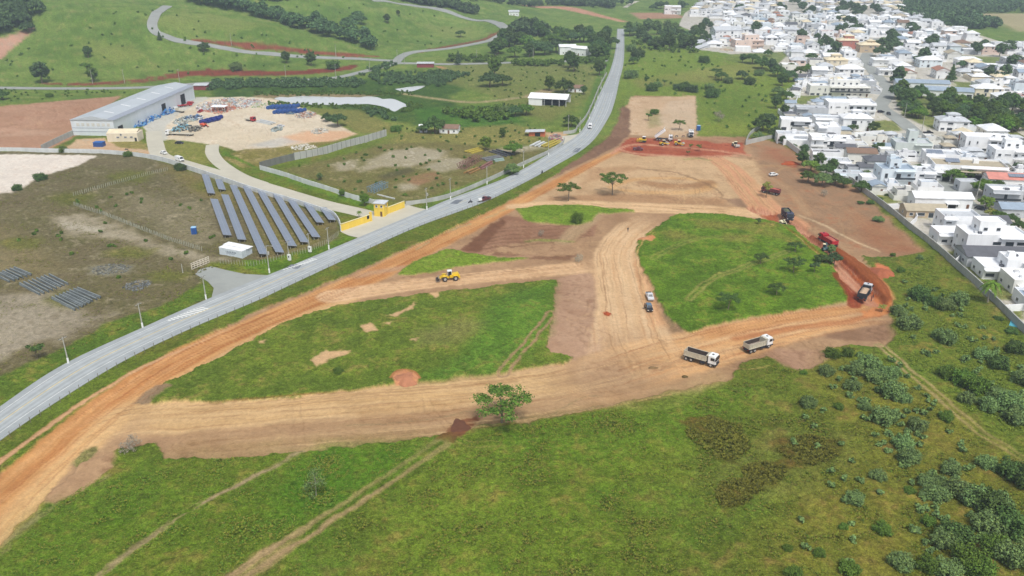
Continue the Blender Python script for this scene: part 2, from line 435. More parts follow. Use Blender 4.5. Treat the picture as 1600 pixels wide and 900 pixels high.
# ---- colour sets (as the dry surface looks)
TRACKS = []
TAN = ((198, 164, 120), (212, 180, 134), (180, 144, 102))
TANO = ((192, 138, 86), (206, 160, 106), (176, 116, 68))
MAUVE = ((166, 136, 106), (180, 150, 118), (150, 120, 92))
RED = ((164, 84, 58), (178, 104, 76), (140, 66, 44))
PINK = ((192, 138, 110), (206, 160, 134), (172, 106, 80))
LUSH = ((84, 120, 38), (100, 138, 44), (120, 130, 62))
PLOT = ((92, 118, 48), (106, 130, 52), (130, 130, 76))
YARD = ((112, 106, 86), (98, 98, 68), (138, 132, 118))
GREY = ((158, 150, 138), (172, 164, 150), (140, 132, 116))
SAND = ((208, 194, 168), (216, 204, 182), (194, 174, 146))
DKB = ((126, 98, 80), (140, 112, 92), (108, 84, 68))
BRN = ((158, 130, 104), (166, 136, 108), (164, 116, 86))
CONC = ((184, 182, 170), (192, 190, 180), (172, 168, 154))
MARSH = ((62, 94, 44), (72, 104, 48), (94, 112, 58))
DRY = ((134, 134, 82), (122, 128, 74), (158, 148, 100))

def execfile_paint(poly, spine, paint, g):
    # --- left: hill side, red cut banks, road shoulders
    poly([(-500, 205), (-500, 168), (0, 167), (100, 158), (190, 150), (160, 175), (118, 214), (75, 236), (-500, 236)], ((176, 140, 116), (186, 150, 128), (164, 122, 98)), 2, 0.1, 1.0)
    poly([(-300, 205), (0, 200), (90, 205), (80, 212), (0, 214), (-300, 222)], ((200, 170, 150), (196, 160, 138), (180, 146, 122)), 2, 0.1, 3.0, amt=0.6)
    poly([(0, 60), (30, 50), (55, 40), (48, 52), (20, 75), (2, 92), (-60, 100), (-60, 60)], ((198, 158, 138), (186, 148, 128), (176, 160, 144)), 2, 0.1, 1.5)
    spine([(60, 130), (110, 132), (180, 130), (240, 124), (290, 116)], [3, 8, 11, 12, 14], ((124, 66, 50), (136, 82, 62), (96, 84, 52)), 2, 0.3, 1.2, warp=2.0, cut=-0.1)
    spine([(285, 116), (340, 114), (420, 115), (480, 113), (530, 108), (553, 103)], [14, 21, 20, 22, 18, 8], ((122, 58, 44), (136, 74, 56), (92, 66, 46)), 2, 0.2, 1.0, warp=2.0)
    spine([(300, 64), (350, 68), (400, 73), (470, 80), (540, 86), (585, 88)], [6, 11, 14, 12, 12, 7], ((130, 68, 52), (146, 88, 66), (104, 84, 50)), 2, 0.2, 1.2, warp=2.0)
    spine([(650, 82), (700, 73), (760, 60), (785, 47)], [6, 8, 8, 7], ((120, 76, 58), (138, 94, 72), (104, 84, 54)), 2, 0.2, 1.0, warp=1.5)
    spine([(830, 10), (880, 12), (925, 22), (975, 34)], [26, 30, 16, 8], ((196, 146, 122), (206, 164, 140), (178, 116, 92)), 2, 0.1, 4, warp=3)
    poly([(985, 20), (1050, 20), (1075, 28), (1000, 30)], ((184, 150, 128), (170, 132, 108), (190, 160, 138)), 2, 0.1, 4)
    poly([(678, 104), (755, 104), (756, 108), (700, 110)], ((196, 146, 112), (206, 160, 126), (178, 120, 88)), 2, 0.1, 1.5)
    # fields at the far top
    poly([(1500, 20), (1700, 22), (1700, 45), (1590, 50), (1560, 36)], ((170, 160, 124), (160, 150, 112), (150, 152, 100)), 0, 0.4, 10)
    # --- marsh and meadows between compound and main road
    poly([(330, 132), (420, 126), (560, 124), (640, 122), (760, 128), (700, 150), (720, 170), (780, 180), (760, 195), (700, 192), (650, 196), (560, 178), (500, 165), (400, 162), (330, 152)], MARSH, 0, 1.0, 4, amt=0.95)
    poly([(640, 170), (790, 165), (820, 190), (760, 205), (660, 195)], ((70, 112, 48), (80, 122, 52), (92, 124, 62)), 0, 1.0, 4)
    poly([(390, 158), (400, 148), (520, 147), (600, 149), (560, 152), (440, 153)], ((140, 126, 96), (128, 118, 84), (110, 114, 72)), 0, 0.5, 1.5)
    poly([(470, 170), (560, 172), (600, 190), (640, 210), (560, 208), (520, 185)], DRY, 0, 0.9, 3)
    poly([(640, 205), (800, 195), (880, 215), (860, 225), (760, 230), (680, 230), (600, 222)], DRY, 0, 0.9, 4)
    poly([(690, 95), (940, 100), (925, 150), (860, 190), (800, 175), (770, 150), (700, 130)], ((128, 132, 80), (118, 130, 72), (146, 142, 96)), 0, 0.9, 6)
    spine([(625, 146), (670, 153), (730, 160), (780, 157), (830, 150)], [4, 5, 6, 5, 4], ((158, 146, 112), (146, 140, 100), (170, 156, 126)), None, 0.4, 1.5)
    poly([(820, 150), (845, 140), (870, 140), (860, 148), (835, 160)], ((166, 148, 118), (156, 140, 108), (140, 132, 92)), None, 0.4, 2)
    poly([(440, 266), (520, 248), (600, 225), (690, 222), (800, 236), (870, 232), (850, 245), (790, 272), (700, 300), (640, 322), (560, 305)], ((116, 112, 72), (104, 108, 62), (142, 134, 102)), 0, 0.7, 3)
    for q in ([(575, 250), (610, 236), (660, 232), (700, 236), (690, 248), (640, 262), (600, 262), (560, 270)], [(655, 262), (700, 248), (735, 250), (720, 264), (690, 270)],
              [(520, 258), (560, 250), (555, 266), (525, 268)], [(620, 290), (655, 285), (652, 296), (628, 300)], [(760, 236), (850, 225), (870, 230), (790, 242)]):
        poly(q, ((170, 162, 142), (156, 148, 122), (186, 180, 166)), 4, 0.2, 3, amt=0.85, ragged=2.0)
    poly([(630, 280), (680, 268), (690, 280), (650, 290)], ((158, 124, 98), (150, 122, 92), (136, 120, 84)), 2, 0.3, 2, amt=0.8)
    poly([(590, 275), (640, 262), (650, 268), (600, 282)], ((86, 82, 62), (76, 76, 56), (104, 98, 76)), None, 0.5, 2, amt=0.7)
    poly([(850, 208), (905, 205), (925, 215), (895, 222), (860, 218)], ((196, 168, 134), (206, 184, 154), (176, 140, 106)), 2, 0.1, 1.5)
    # --- compound yard
    poly([(225, 195), (262, 168), (300, 152), (390, 152), (450, 156), (480, 172), (520, 190), (556, 210), (520, 222), (470, 232), (420, 246), (385, 242), (345, 228), (332, 226), (262, 218), (235, 222)], SAND, 4, 0.05, 1.0)
    poly([(225, 195), (262, 168), (300, 152), (330, 152), (280, 178), (258, 200), (262, 218), (235, 222)], CONC, 5, 0.0, 0.8)
    poly([(440, 215), (480, 205), (540, 205), (556, 210), (520, 222), (450, 225)], ((214, 168, 128), (206, 156, 116), (216, 188, 152)), 4, 0.05, 3, amt=0.8)
    poly([(390, 228), (440, 215), (470, 222), (420, 232)], ((180, 182, 180), (196, 192, 182), (170, 170, 164)), 4, 0.05, 3, amt=0.7)
    poly([(345, 246), (380, 234), (420, 232), (470, 226), (520, 220), (540, 218), (440, 245), (405, 262), (380, 262)], ((124, 122, 66), (140, 132, 88), (170, 160, 132)), 0, 0.8, 1.0, ragged=1.0)
    poly([(120, 218), (165, 216), (168, 222), (215, 224), (235, 232), (240, 241), (160, 236), (100, 233)], ((204, 176, 142), (196, 160, 124), (184, 174, 152)), 4, 0.1, 1.0)
    poly([(170, 222), (215, 216), (228, 226), (232, 234), (190, 232)], ((138, 136, 78), (126, 128, 68), (160, 148, 104)), 0, 0.8, 1.0, amt=0.9)
    poly([(262, 220), (320, 226), (330, 250), (325, 258), (290, 252), (262, 240), (250, 228)], ((132, 138, 74), (120, 130, 64), (150, 146, 96)), 0, 0.8, 0.8)
    poly([(345, 240), (395, 262), (440, 280), (470, 292), (580, 328), (620, 332), (600, 322), (560, 310), (480, 285), (405, 264), (350, 235)], LUSH, 0, 0.9, 0.8)
    # --- field with the solar tables
    poly([(-500, 236), (90, 238), (180, 240), (245, 250), (300, 268), (420, 305), (530, 348), (528, 372), (505, 388), (430, 408), (330, 412), (312, 428), (320, 455), (325, 470), (250, 490), (120, 552), (40, 572), (-20, 600), (-500, 900)], YARD, 0, 0.75, 1.5)
    poly([(250, 255), (420, 310), (520, 350), (500, 385), (420, 405), (380, 330), (300, 300)], ((126, 118, 78), (110, 110, 62), (142, 132, 104)), None, 0.75, 6)
    poly([(190, 300), (330, 320), (345, 370), (300, 390), (250, 360), (200, 335)], ((132, 126, 106), (118, 114, 92), (150, 144, 126)), None, 0.6, 6, ragged=3)
    poly([(80, 340), (130, 335), (180, 350), (240, 380), (300, 395), (345, 405), (315, 415), (240, 392), (180, 376), (110, 368)], ((150, 142, 122), (168, 160, 142), (128, 120, 96)), 4, 0.3, 3, amt=0.9, ragged=3.5)
    poly([(100, 345), (150, 355), (170, 365), (130, 362), (85, 355)], ((178, 170, 154), (186, 180, 164), (160, 150, 130)), 4, 0.2, 2, amt=0.8, ragged=1.5)
    poly([(-500, 240), (90, 242), (152, 244), (125, 258), (100, 266), (62, 276), (40, 292), (18, 302), (-500, 330)], ((216, 206, 194), (224, 216, 204), (204, 188, 172)), 4, 0.05, 1.0, ragged=1.2)
    poly([(-300, 470), (0, 462), (60, 458), (130, 486), (180, 492), (140, 512), (90, 530), (30, 548), (-40, 590), (-300, 700)], ((150, 142, 126), (164, 156, 142), (122, 114, 96)), 4, 0.35, 3, ragged=4, amt=0.9)
    poly([(-300, 360), (0, 350), (60, 380), (100, 420), (60, 440), (0, 430), (-300, 480)], ((120, 112, 84), (134, 124, 98), (104, 104, 66)), None, 0.6, 6, amt=0.8, ragged=4)
    poly([(140, 420), (180, 412), (208, 416), (205, 425), (170, 432), (142, 430)], ((148, 148, 140), (130, 130, 120), (110, 108, 90)), 4, 0.5, 1.5, amt=0.7, ragged=2)
    for c in ((30, 380), (200, 395), (100, 470), (260, 430), (330, 290), (200, 275), (110, 310)):
        poly([(c[0] - 35, c[1]), (c[0], c[1] - 10), (c[0] + 40, c[1] - 4), (c[0] + 25, c[1] + 10), (c[0] - 15, c[1] + 11)], ((108, 118, 56), (96, 106, 50), (124, 122, 70)), None, 0.9, 3, amt=0.75, ragged=3)
    # verge of the main road
    poly([(-100, 640), (-20, 600), (60, 562), (110, 540), (170, 505), (250, 480), (320, 440), (332, 462), (220, 512), (100, 568), (0, 632), (-100, 700)], ((84, 116, 46), (98, 126, 50), (128, 132, 70)), 0, 1.0, 1.0)
    poly([(380, 408), (430, 404), (500, 385), (545, 368), (560, 370), (480, 408), (420, 428), (385, 422)], LUSH, 0, 1.0, 0.8)
    poly([(635, 335), (700, 300), (790, 268), (870, 228), (905, 190), (925, 140), (960, 50), (950, 110), (935, 150), (910, 203), (890, 222), (800, 272), (705, 308), (665, 326)], ((92, 124, 58), (104, 132, 62), (124, 134, 80)), 0, 0.9, 1.0)
    # --- green slope to the right of the main road
    poly([(975, 60), (1110, 82), (1200, 98), (1235, 125), (1225, 210), (1090, 212), (1088, 152), (985, 150), (960, 180), (950, 195), (968, 120)], ((126, 144, 62), (114, 138, 58), (142, 142, 86)), 0, 0.95, 4)
    poly([(985, 125), (1090, 110), (1180, 95), (1200, 110), (1100, 130), (1000, 138)], ((142, 142, 80), (150, 140, 92), (126, 140, 68)), None, 0.9, 6, amt=0.7)
    for q in ([(60, 40), (160, 20), (230, 40), (220, 80), (120, 110), (60, 90)], [(300, 30), (420, 35), (520, 72), (430, 70), (320, 55)], [(470, 20), (600, 22), (700, 40), (640, 68), (540, 50)], [(1000, 120), (1100, 130), (1190, 150), (1200, 190), (1110, 190), (1095, 145)]):
        poly(q, ((88, 118, 48), (100, 128, 54), (132, 136, 74)), None, 1.0, 9, amt=0.55, ragged=8)
    for q in ([(210, 30), (330, 20), (420, 40), (360, 50), (260, 45)], [(120, 60), (200, 70), (240, 90), (160, 100)], [(640, 30), (740, 42), (760, 55), (690, 60)], [(1090, 105), (1190, 118), (1180, 130), (1080, 122)]):
        poly(q, ((146, 154, 84), (150, 146, 92), (128, 146, 70)), None, 0.9, 7, amt=0.5, ragged=8)
    # --- town
    poly([(1072, 76), (1120, 64), (1060, 40), (1070, 20), (1100, 2), (1090, -30), (1420, -30), (1440, 24), (1560, 70), (1700, 75), (2300, 90), (2300, 900), (1700, 610), (1600, 522), (1470, 395), (1335, 290), (1290, 275), (1250, 240), (1212, 215), (1245, 120), (1190, 92), (1110, 80)],
         ((184, 180, 168), (196, 192, 184), (150, 150, 118)), 5, 0.1, 1.0, warp=0.3)
    paintw = g
    for q in ([(1395, 140), (1440, 130), (1560, 170), (1600, 185), (1700, 210), (1700, 250), (1560, 215), (1450, 200), (1410, 180)], [(1490, 128), (1530, 130), (1560, 165), (1530, 168), (1500, 150)],
              [(1242, 150), (1320, 148), (1318, 156), (1262, 164), (1240, 162)], [(1355, 190), (1400, 188), (1408, 205), (1350, 212)], [(1310, 292), (1400, 300), (1405, 318), (1360, 318)],
              [(1540, 470), (1600, 485), (1600, 500), (1560, 496)], [(1280, 210), (1272, 222), (1250, 222), (1256, 210)], [(1470, 400), (1530, 380), (1600, 440), (1600, 470), (1560, 470)],
              [(1130, 95), (1140, 85), (1240, 80), (1210, 105)], [(1470, 85), (1570, 90), (1560, 100), (1470, 92)], [(1195, 30), (1280, 20), (1290, 35), (1200, 45)]):
        poly(q, ((112, 128, 66), (124, 136, 74), (146, 142, 92)), 0, 0.8, 1.5, amt=0.9)
    # --- earthworks: everything stripped
    poly([(-160, 960), (0, 850), (62, 790), (130, 722), (190, 702), (243, 690), (254, 716), (350, 716), (455, 707), (560, 696), (690, 680), (760, 664), (850, 655), (950, 634), (1050, 611), (1140, 594), (1150, 580), (1165, 566), (1195, 556), (1215, 562), (1250, 578), (1290, 570), (1283, 548), (1330, 540), (1385, 545), (1398, 525), (1390, 490),
          (1395, 470), (1378, 440), (1345, 400), (1400, 402), (1442, 394), (1335, 292), (1292, 282), (1248, 244), (1214, 222), (1160, 214), (1089, 213), (1087, 151), (990, 150), (972, 172), (975, 195), (925, 240), (860, 278), (800, 312), (700, 361), (600, 404), (500, 448), (400, 487), (300, 535), (200, 597), (100, 670), (0, 745), (-160, 850)],
         MAUVE, 2, 0.0, 0.35, dz=-0.2)
    # right-hand brown field
    poly([(1170, 226), (1215, 222), (1248, 244), (1292, 282), (1335, 290), (1442, 394), (1395, 400), (1340, 392), (1290, 365), (1235, 325), (1205, 285)], BRN, 2, 0.05, 2.0)
    poly([(1330, 330), (1400, 360), (1440, 392), (1390, 396), (1350, 375)], ((160, 104, 74), (158, 114, 84), (156, 126, 98)), 2, 0.05, 5, amt=0.7)
    poly([(1195, 228), (1240, 235), (1250, 248), (1220, 255), (1190, 245)], ((168, 112, 84), (160, 118, 90), (150, 122, 94)), 2, 0.05, 3, amt=0.7)
    poly([(1225, 250), (1243, 254), (1244, 261), (1228, 260)], RED, 2, 0, 1)
    # upper bare platform
    poly([(985, 152), (1087, 150), (1088, 214), (1030, 214), (985, 210), (970, 192), (978, 170)], ((198, 172, 142), (208, 186, 158), (184, 152, 120)), 2, 0.0, 1.0)
    poly([(1045, 158), (1085, 155), (1086, 205), (1050, 205), (1020, 190)], ((206, 188, 166), (200, 182, 158), (192, 170, 144)), 2, 0.0, 3, amt=0.8)
    poly([(1008, 170), (1030, 172), (1032, 195), (1015, 200)], ((150, 146, 104), (136, 138, 84), (166, 150, 120)), None, 0.4, 2, amt=0.7, ragged=2)
    # paler terraces between
    poly([(930, 250), (985, 238), (1100, 240), (1180, 250), (1195, 290), (1150, 320), (1000, 315), (850, 318), (800, 322), (840, 292)], ((196, 168, 132), (206, 178, 142), (180, 148, 114)), 2, 0.0, 2)
    spine([(870, 312), (960, 308), (1060, 312), (1120, 314)], [8, 12, 14, 10], ((168, 132, 98), (178, 142, 106), (150, 116, 86)), None, 0, 3, amt=0.8)
    spine([(960, 295), (1020, 300), (1090, 298), (1110, 286), (1060, 278), (990, 280), (955, 292)], [3, 5, 6, 5, 4, 4, 3], ((206, 168, 118), (214, 180, 134), (180, 140, 100)), None, 0, 1.5, f=1.0)
    spine([(1010, 285), (1040, 290), (1080, 290), (1110, 284)], [7, 9, 8, 6], ((168, 130, 92), (158, 122, 88), (180, 142, 102)), None, 0, 2, f=0.8, amt=0.85)
    spine([(1060, 240), (1110, 250), (1150, 275), (1170, 300), (1175, 320)], [1.5, 2.5, 3, 3, 2], ((138, 112, 86), (150, 122, 94), (126, 104, 78)), None, 0, 1.0, amt=0.8, warp=1.5)
    spine([(960, 262), (1010, 264), (1060, 270), (1110, 290), (1140, 315)], [1.2, 1.6, 1.6, 1.2, 1], ((128, 100, 74), (138, 110, 82), (118, 92, 68)), None, 0, 0.6, amt=0.7, warp=1.5)
    poly([(920, 262), (985, 258), (1010, 262), (960, 272), (920, 285), (905, 300), (915, 275)], ((180, 148, 112), (188, 156, 120), (160, 128, 98)), 2, 0, 2, amt=0.9)
    poly([(1135, 310), (1160, 308), (1178, 322), (1150, 322)], ((146, 118, 96), (156, 126, 104), (136, 108, 86)), 2, 0, 1, amt=0.9)
    # dark banks
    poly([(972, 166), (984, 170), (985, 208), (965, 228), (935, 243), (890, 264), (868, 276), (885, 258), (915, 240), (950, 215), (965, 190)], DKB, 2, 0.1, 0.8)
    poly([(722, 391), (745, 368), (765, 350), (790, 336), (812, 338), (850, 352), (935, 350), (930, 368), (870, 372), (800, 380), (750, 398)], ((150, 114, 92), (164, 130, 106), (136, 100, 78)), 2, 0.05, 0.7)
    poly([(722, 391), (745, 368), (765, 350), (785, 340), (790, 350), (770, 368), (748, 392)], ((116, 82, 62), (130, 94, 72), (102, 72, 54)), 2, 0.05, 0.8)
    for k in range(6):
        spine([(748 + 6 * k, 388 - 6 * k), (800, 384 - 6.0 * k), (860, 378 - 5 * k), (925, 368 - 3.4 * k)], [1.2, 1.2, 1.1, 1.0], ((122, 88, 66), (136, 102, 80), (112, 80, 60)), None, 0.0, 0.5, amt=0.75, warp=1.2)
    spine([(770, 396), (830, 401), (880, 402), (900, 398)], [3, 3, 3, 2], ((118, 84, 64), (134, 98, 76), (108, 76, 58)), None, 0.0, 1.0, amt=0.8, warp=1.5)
    poly([(868, 436), (900, 425), (935, 430), (945, 470), (950, 520), (940, 545), (895, 562), (850, 555), (858, 500)], ((174, 142, 118), (184, 154, 130), (158, 126, 104)), 2, 0, 0.8)
    for k in range(7):
        spine([(872 + 4 * k, 440 + 14 * k), (905 + 2 * k, 446 + 15 * k), (942, 452 + 14 * k)], [0.8, 0.9, 0.8], ((148, 116, 94), (158, 126, 104), (140, 108, 86)), None, 0.0, 0.4, amt=0.5, warp=1.5)
    poly([(1285, 512), (1330, 504), (1392, 498), (1400, 520), (1388, 534), (1330, 530), (1290, 526)], ((142, 112, 88), (152, 122, 98), (128, 100, 78)), 2, 0, 1.0)
    poly([(1190, 545), (1280, 545), (1300, 560), (1285, 572), (1245, 578), (1210, 565)], ((166, 134, 110), (176, 144, 120), (152, 120, 96)), 2, 0, 1.0)
    poly([(1025, 488), (1055, 494), (1066, 516), (1050, 520), (1035, 508)], ((150, 126, 100), (160, 136, 110), (120, 116, 74)), 2, 0.3, 0.8)
    # ---- haul roads with wheel streaks
    spine([(-160, 930), (-30, 815), (60, 735), (170, 640), (300, 555), (450, 487), (560, 440), (640, 400), (720, 362), (790, 326), (860, 290), (920, 258), (965, 236), (990, 224)], [13, 13, 13, 13, 12, 11, 11, 9, 8, 7, 6, 5, 4, 3], TANO, 1, 0, 0.8, f=0.55, fs=0.012, endfade=True, fade0=False)
    spine([(-160, 960), (-20, 850), (80, 750), (190, 650), (320, 575), (450, 505), (560, 462)], [6, 6, 6.5, 7, 6, 5, 4], ((212, 176, 126), (220, 188, 140), (200, 156, 104)), 1, 0, 1.6, f=0.6, fs=0.012, amt=0.85)
    spine([(110, 690), (200, 655), (320, 648), (500, 633), (700, 617), (850, 600), (950, 578)], [10, 14, 15, 15, 15, 16, 18], ((200, 168, 122), (210, 180, 136), (182, 148, 106)), 1, 0, 2.0, f=0.4, fs=0.012, endfade=True)
    spine([(300, 690), (500, 672), (700, 655), (900, 625), (1100, 592)], [9, 10, 10, 10, 9], ((172, 142, 108), (184, 154, 120), (158, 128, 96)), 1, 0, 2.5, f=0.5, fs=0.015, amt=0.8)
    spine([(940, 590), (1020, 562), (1090, 545), (1180, 522), (1280, 500), (1360, 492), (1385, 478)], [22, 22, 20, 17, 14, 11, 9], ((216, 180, 136), (212, 168, 118), (196, 148, 102)), 1, 0, 1.5, f=0.45, fs=0.015, endfade=True)
    spine([(1080, 530), (1150, 512), (1250, 494), (1330, 482), (1375, 470)], [4, 5, 5, 5, 5], TANO, 1, 0, 1.2, f=0.8, fs=0.015, amt=0.8, endfade=True)
    spine([(1150, 528), (1240, 512), (1330, 500), (1385, 486)], [3, 3, 3, 2], ((176, 118, 76), (190, 132, 88), (156, 98, 60)), 1, 0, 0.8, f=1.0, fs=0.02, amt=0.85)
    spine([(520, 462), (620, 447), (700, 438), (800, 428), (880, 420), (950, 412)], [10, 9, 9, 9, 10, 12], ((210, 176, 138), (220, 188, 152), (192, 156, 120)), 1, 0, 0.9, f=0.7, fs=0.012, endfade=True, fade0=False)
    spine([(560, 430), (650, 414), (740, 404), (830, 400)], [4, 3, 3, 2], ((178, 146, 118), (188, 158, 130), (166, 134, 106)), 2, 0, 1.2, amt=0.8)
    spine([(1000, 590), (990, 540), (978, 480), (968, 430), (965, 390), (1000, 352), (1050, 328)], [32, 24, 17, 16, 15, 15, 12], ((210, 178, 140), (218, 190, 154), (198, 160, 120)), 1, 0, 1.0, f=0.55, fs=0.012, endfade=True)
    spine([(1035, 520), (1018, 480), (1003, 430), (990, 395)], [5, 4, 3, 2], ((210, 160, 116), (216, 170, 128), (194, 140, 98)), 1, 0, 1.2, amt=0.7, endfade=True)
    spine([(800, 322), (880, 318), (960, 322), (1060, 326), (1150, 330), (1210, 335)], [6, 9, 12, 13, 12, 11], ((214, 182, 142), (222, 192, 154), (200, 164, 122)), 1, 0, 1.2, f=0.5, fs=0.012)
    spine([(930, 336), (900, 360), (880, 378)], [6, 7, 5], ((178, 152, 122), (166, 144, 112), (190, 164, 134)), 2, 0.1, 1.5)
    spine([(1110, 242), (1140, 262), (1168, 292), (1198, 325), (1240, 350)], [8, 11, 13, 14, 12], ((206, 166, 126), (210, 158, 124), (190, 144, 108)), 1, 0, 1.0, f=0.6, fs=0.015)
    spine([(1180, 325), (1225, 345), (1262, 372), (1300, 405), (1335, 440), (1362, 468)], [7, 8, 9, 9, 8, 8], PINK, 1, 0, 0.8, f=0.9, fs=0.02, dz=-1.5)
    spine([(1245, 362), (1275, 388), (1300, 412)], [2, 3.5, 2], RED, 1, 0, 0.6, f=1.0, amt=0.95)
    spine([(1300, 385), (1330, 412), (1360, 442), (1380, 462)], [4, 5.5, 6, 4], ((168, 90, 46), (180, 104, 56), (142, 70, 36)), 1, 0, 0.7, dz=-1.2)
    spine([(1320, 396), (1350, 420), (1378, 446), (1392, 466)], [2, 2.5, 3, 3], ((206, 148, 104), (194, 130, 88), (216, 164, 122)), 1, 0, 0.7)
    poly([(1300, 425), (1318, 432), (1345, 462), (1330, 478), (1325, 462), (1306, 440)], RED, 2, 0, 0.6)
    poly([(1365, 412), (1388, 418), (1393, 432), (1378, 437), (1362, 428)], ((204, 122, 86), (214, 138, 100), (190, 106, 72)), 2, 0, 0.6)
    poly([(1190, 331), (1212, 331), (1222, 346), (1208, 347), (1190, 338)], ((166, 92, 60), (178, 104, 70), (150, 78, 50)), 2, 0, 0.4)
    poly([(1365, 460), (1392, 462), (1392, 490), (1350, 497), (1345, 485), (1375, 478)], ((196, 126, 76), (206, 142, 92), (172, 100, 58)), 1, 0, 0.8)
    # red working face at the top
    poly([(962, 234), (985, 214), (1035, 216), (1090, 219), (1160, 219), (1166, 240), (1100, 244), (1000, 243)], RED, 2, 0, 0.8)
    spine([(955, 240), (985, 226), (1040, 228), (1110, 234), (1170, 242)], [2, 3, 3, 3, 3], PINK, 1, 0, 0.6, f=1.5, amt=0.9)
    spine([(965, 232), (1000, 240), (1080, 244), (1150, 243)], [2, 3, 3, 3], PINK, 1, 0, 0.6, f=1.5, amt=0.9)
    poly([(1090, 216), (1150, 214), (1164, 222), (1120, 224)], ((160, 124, 98), (176, 142, 114), (144, 108, 84)), 2, 0.1, 1)
    # tracks over the brown field
    spine([(1248, 335), (1290, 352), (1330, 374), (1375, 392)], [1.2, 1.4, 1.2, 1.0], ((200, 172, 134), (206, 180, 144), (190, 160, 122)), 6, 0, 0.5)
    spine([(1185, 268), (1225, 290), (1250, 315), (1262, 335)], [3, 4, 4, 3], ((182, 146, 106), (190, 154, 114), (172, 134, 96)), 6, 0, 1.5, amt=0.7)
    spine([(1165, 262), (1200, 258), (1240, 262)], [2, 3, 2], ((176, 146, 108), (184, 154, 116), (160, 130, 96)), None, 0, 1.0, amt=0.7)
    spine([(1210, 270), (1225, 262), (1245, 256)], [1.2, 1.2, 1.2], ((190, 160, 122), (184, 154, 116), (176, 146, 108)), None, 0, 0.6, amt=0.7)
    poly([(60, 830), (200, 740), (420, 720), (640, 700), (560, 770), (430, 850), (300, 900), (60, 960)], ((88, 128, 36), (102, 140, 42), (118, 134, 54)), None, 1.0, 14, amt=0.45, ragged=5)
    poly([(640, 780), (760, 690), (1040, 650), (1160, 610), (1060, 760), (1000, 900), (600, 960)], ((92, 130, 38), (108, 140, 46), (124, 132, 60)), None, 1.0, 14, amt=0.45, ragged=6)
    # wandering wheel marks of the machines
    gw = random.Random(21)
    def marks(cx, cy, rx, ry, n, ln, amt):
        for _ in range(n):
            x, y = gw.uniform(cx - rx, cx + rx), gw.uniform(cy - ry, cy + ry); a = gw.uniform(-.5, .5) + (0 if gw.random() < .6 else 1.2); k = gw.uniform(-.5, .5); P = []
            for j in range(5): P.append((x, y)); x += math.cos(a) * ln; y += math.sin(a) * ln * .45; a += k
            dk = gw.random() < .6
            spine(P, [.35, .4, .35], ((128, 98, 70), (140, 110, 80), (116, 88, 62)) if dk else ((216, 190, 148), (208, 178, 134), (196, 162, 118)), None, None, .3, amt=amt * gw.uniform(.5, 1), warp=.8, ruts=gw.choice([.9, 1.0, None]))
    marks(1040, 285, 90, 25, 34, 14, .55); marks(560, 650, 380, 26, 16, 34, .4); marks(1010, 480, 45, 70, 14, 16, .45); marks(1060, 560, 110, 22, 16, 24, .45); marks(900, 480, 30, 50, 12, 12, .45); marks(1290, 320, 80, 40, 14, 16, .35); marks(1050, 182, 35, 25, 8, 9, .4); marks(1220, 540, 70, 22, 9, 16, .45); marks(830, 375, 90, 15, 10, 16, .4); marks(400, 200, 90, 22, 16, 12, .4); marks(60, 195, 100, 20, 10, 14, .4)
    # ---- grass left standing
    poly([(232, 630), (250, 606), (300, 577), (375, 542), (450, 502), (520, 480), (600, 467), (700, 456), (800, 444), (869, 437), (865, 478), (860, 515), (850, 542), (862, 552), (895, 558), (880, 568), (820, 576), (780, 584), (700, 591), (640, 599), (560, 608), (430, 623), (330, 629)], PLOT, 0, 1.0, 0.35, dz=0.45)
    poly([(770, 470), (866, 440), (858, 515), (820, 560), (780, 582), (640, 598), (720, 560)], ((82, 122, 48), (94, 138, 52), (116, 134, 66)), None, 1.0, 3, amt=0.9)
    poly([(205, 630), (245, 600), (268, 604), (232, 630)], ((150, 130, 106), (160, 140, 116), (138, 120, 92)), 2, 0.2, 0.6)
    for q in ([(487, 566), (505, 552), (548, 549), (540, 555), (515, 562), (497, 575)], [(562, 512), (580, 508), (590, 518), (575, 521)], [(605, 495), (622, 490), (640, 482), (652, 474), (645, 484), (620, 497)], [(670, 460), (692, 455), (685, 464), (676, 468)],
              [(400, 536), (412, 533), (408, 538)], [(640, 533), (655, 530), (652, 535)], [(600, 508), (616, 505), (610, 511)]):
        poly(q, ((204, 172, 134), (212, 180, 142), (186, 154, 112)), 2, 0.1, 0.5)
    poly([(650, 520), (720, 500), (760, 505), (720, 535), (660, 540)], ((124, 130, 86), (136, 136, 96), (112, 128, 70)), None, 1.0, 4, amt=0.6)
    poly([(618, 430), (645, 408), (700, 388), (722, 392), (752, 398), (780, 401), (830, 403), (770, 410), (700, 419), (645, 430)], ((106, 136, 48), (116, 148, 54), (128, 142, 72)), 0, 1.0, 0.6, dz=0.2)
    poly([(806, 326), (850, 320), (905, 320), (990, 328), (992, 331), (935, 334), (925, 345), (905, 351), (862, 350), (822, 345)], ((104, 138, 48), (116, 150, 54), (126, 144, 68)), 0, 1.0, 0.6, dz=0.2)
    spine([(822, 376), (850, 374), (895, 377)], [1.5, 3, 1.5], ((126, 140, 70), (136, 142, 84), (150, 140, 98)), 0, 0.8, 1, amt=0.8)
    spine([(1070, 249), (1090, 247), (1110, 250)], [1, 2, 1], ((126, 146, 76), (130, 140, 82), (150, 150, 98)), 0, 0.8, 1, amt=0.8)
    poly([(1048, 340), (1065, 334), (1120, 334), (1205, 346), (1238, 352), (1262, 376), (1292, 396), (1305, 420), (1318, 445), (1327, 470), (1290, 479), (1200, 491), (1130, 505), (1078, 520), (1064, 514), (1040, 488), (1020, 450), (996, 405), (994, 380), (1022, 358)], LUSH, 0, 1.0, 0.3, dz=0.5)
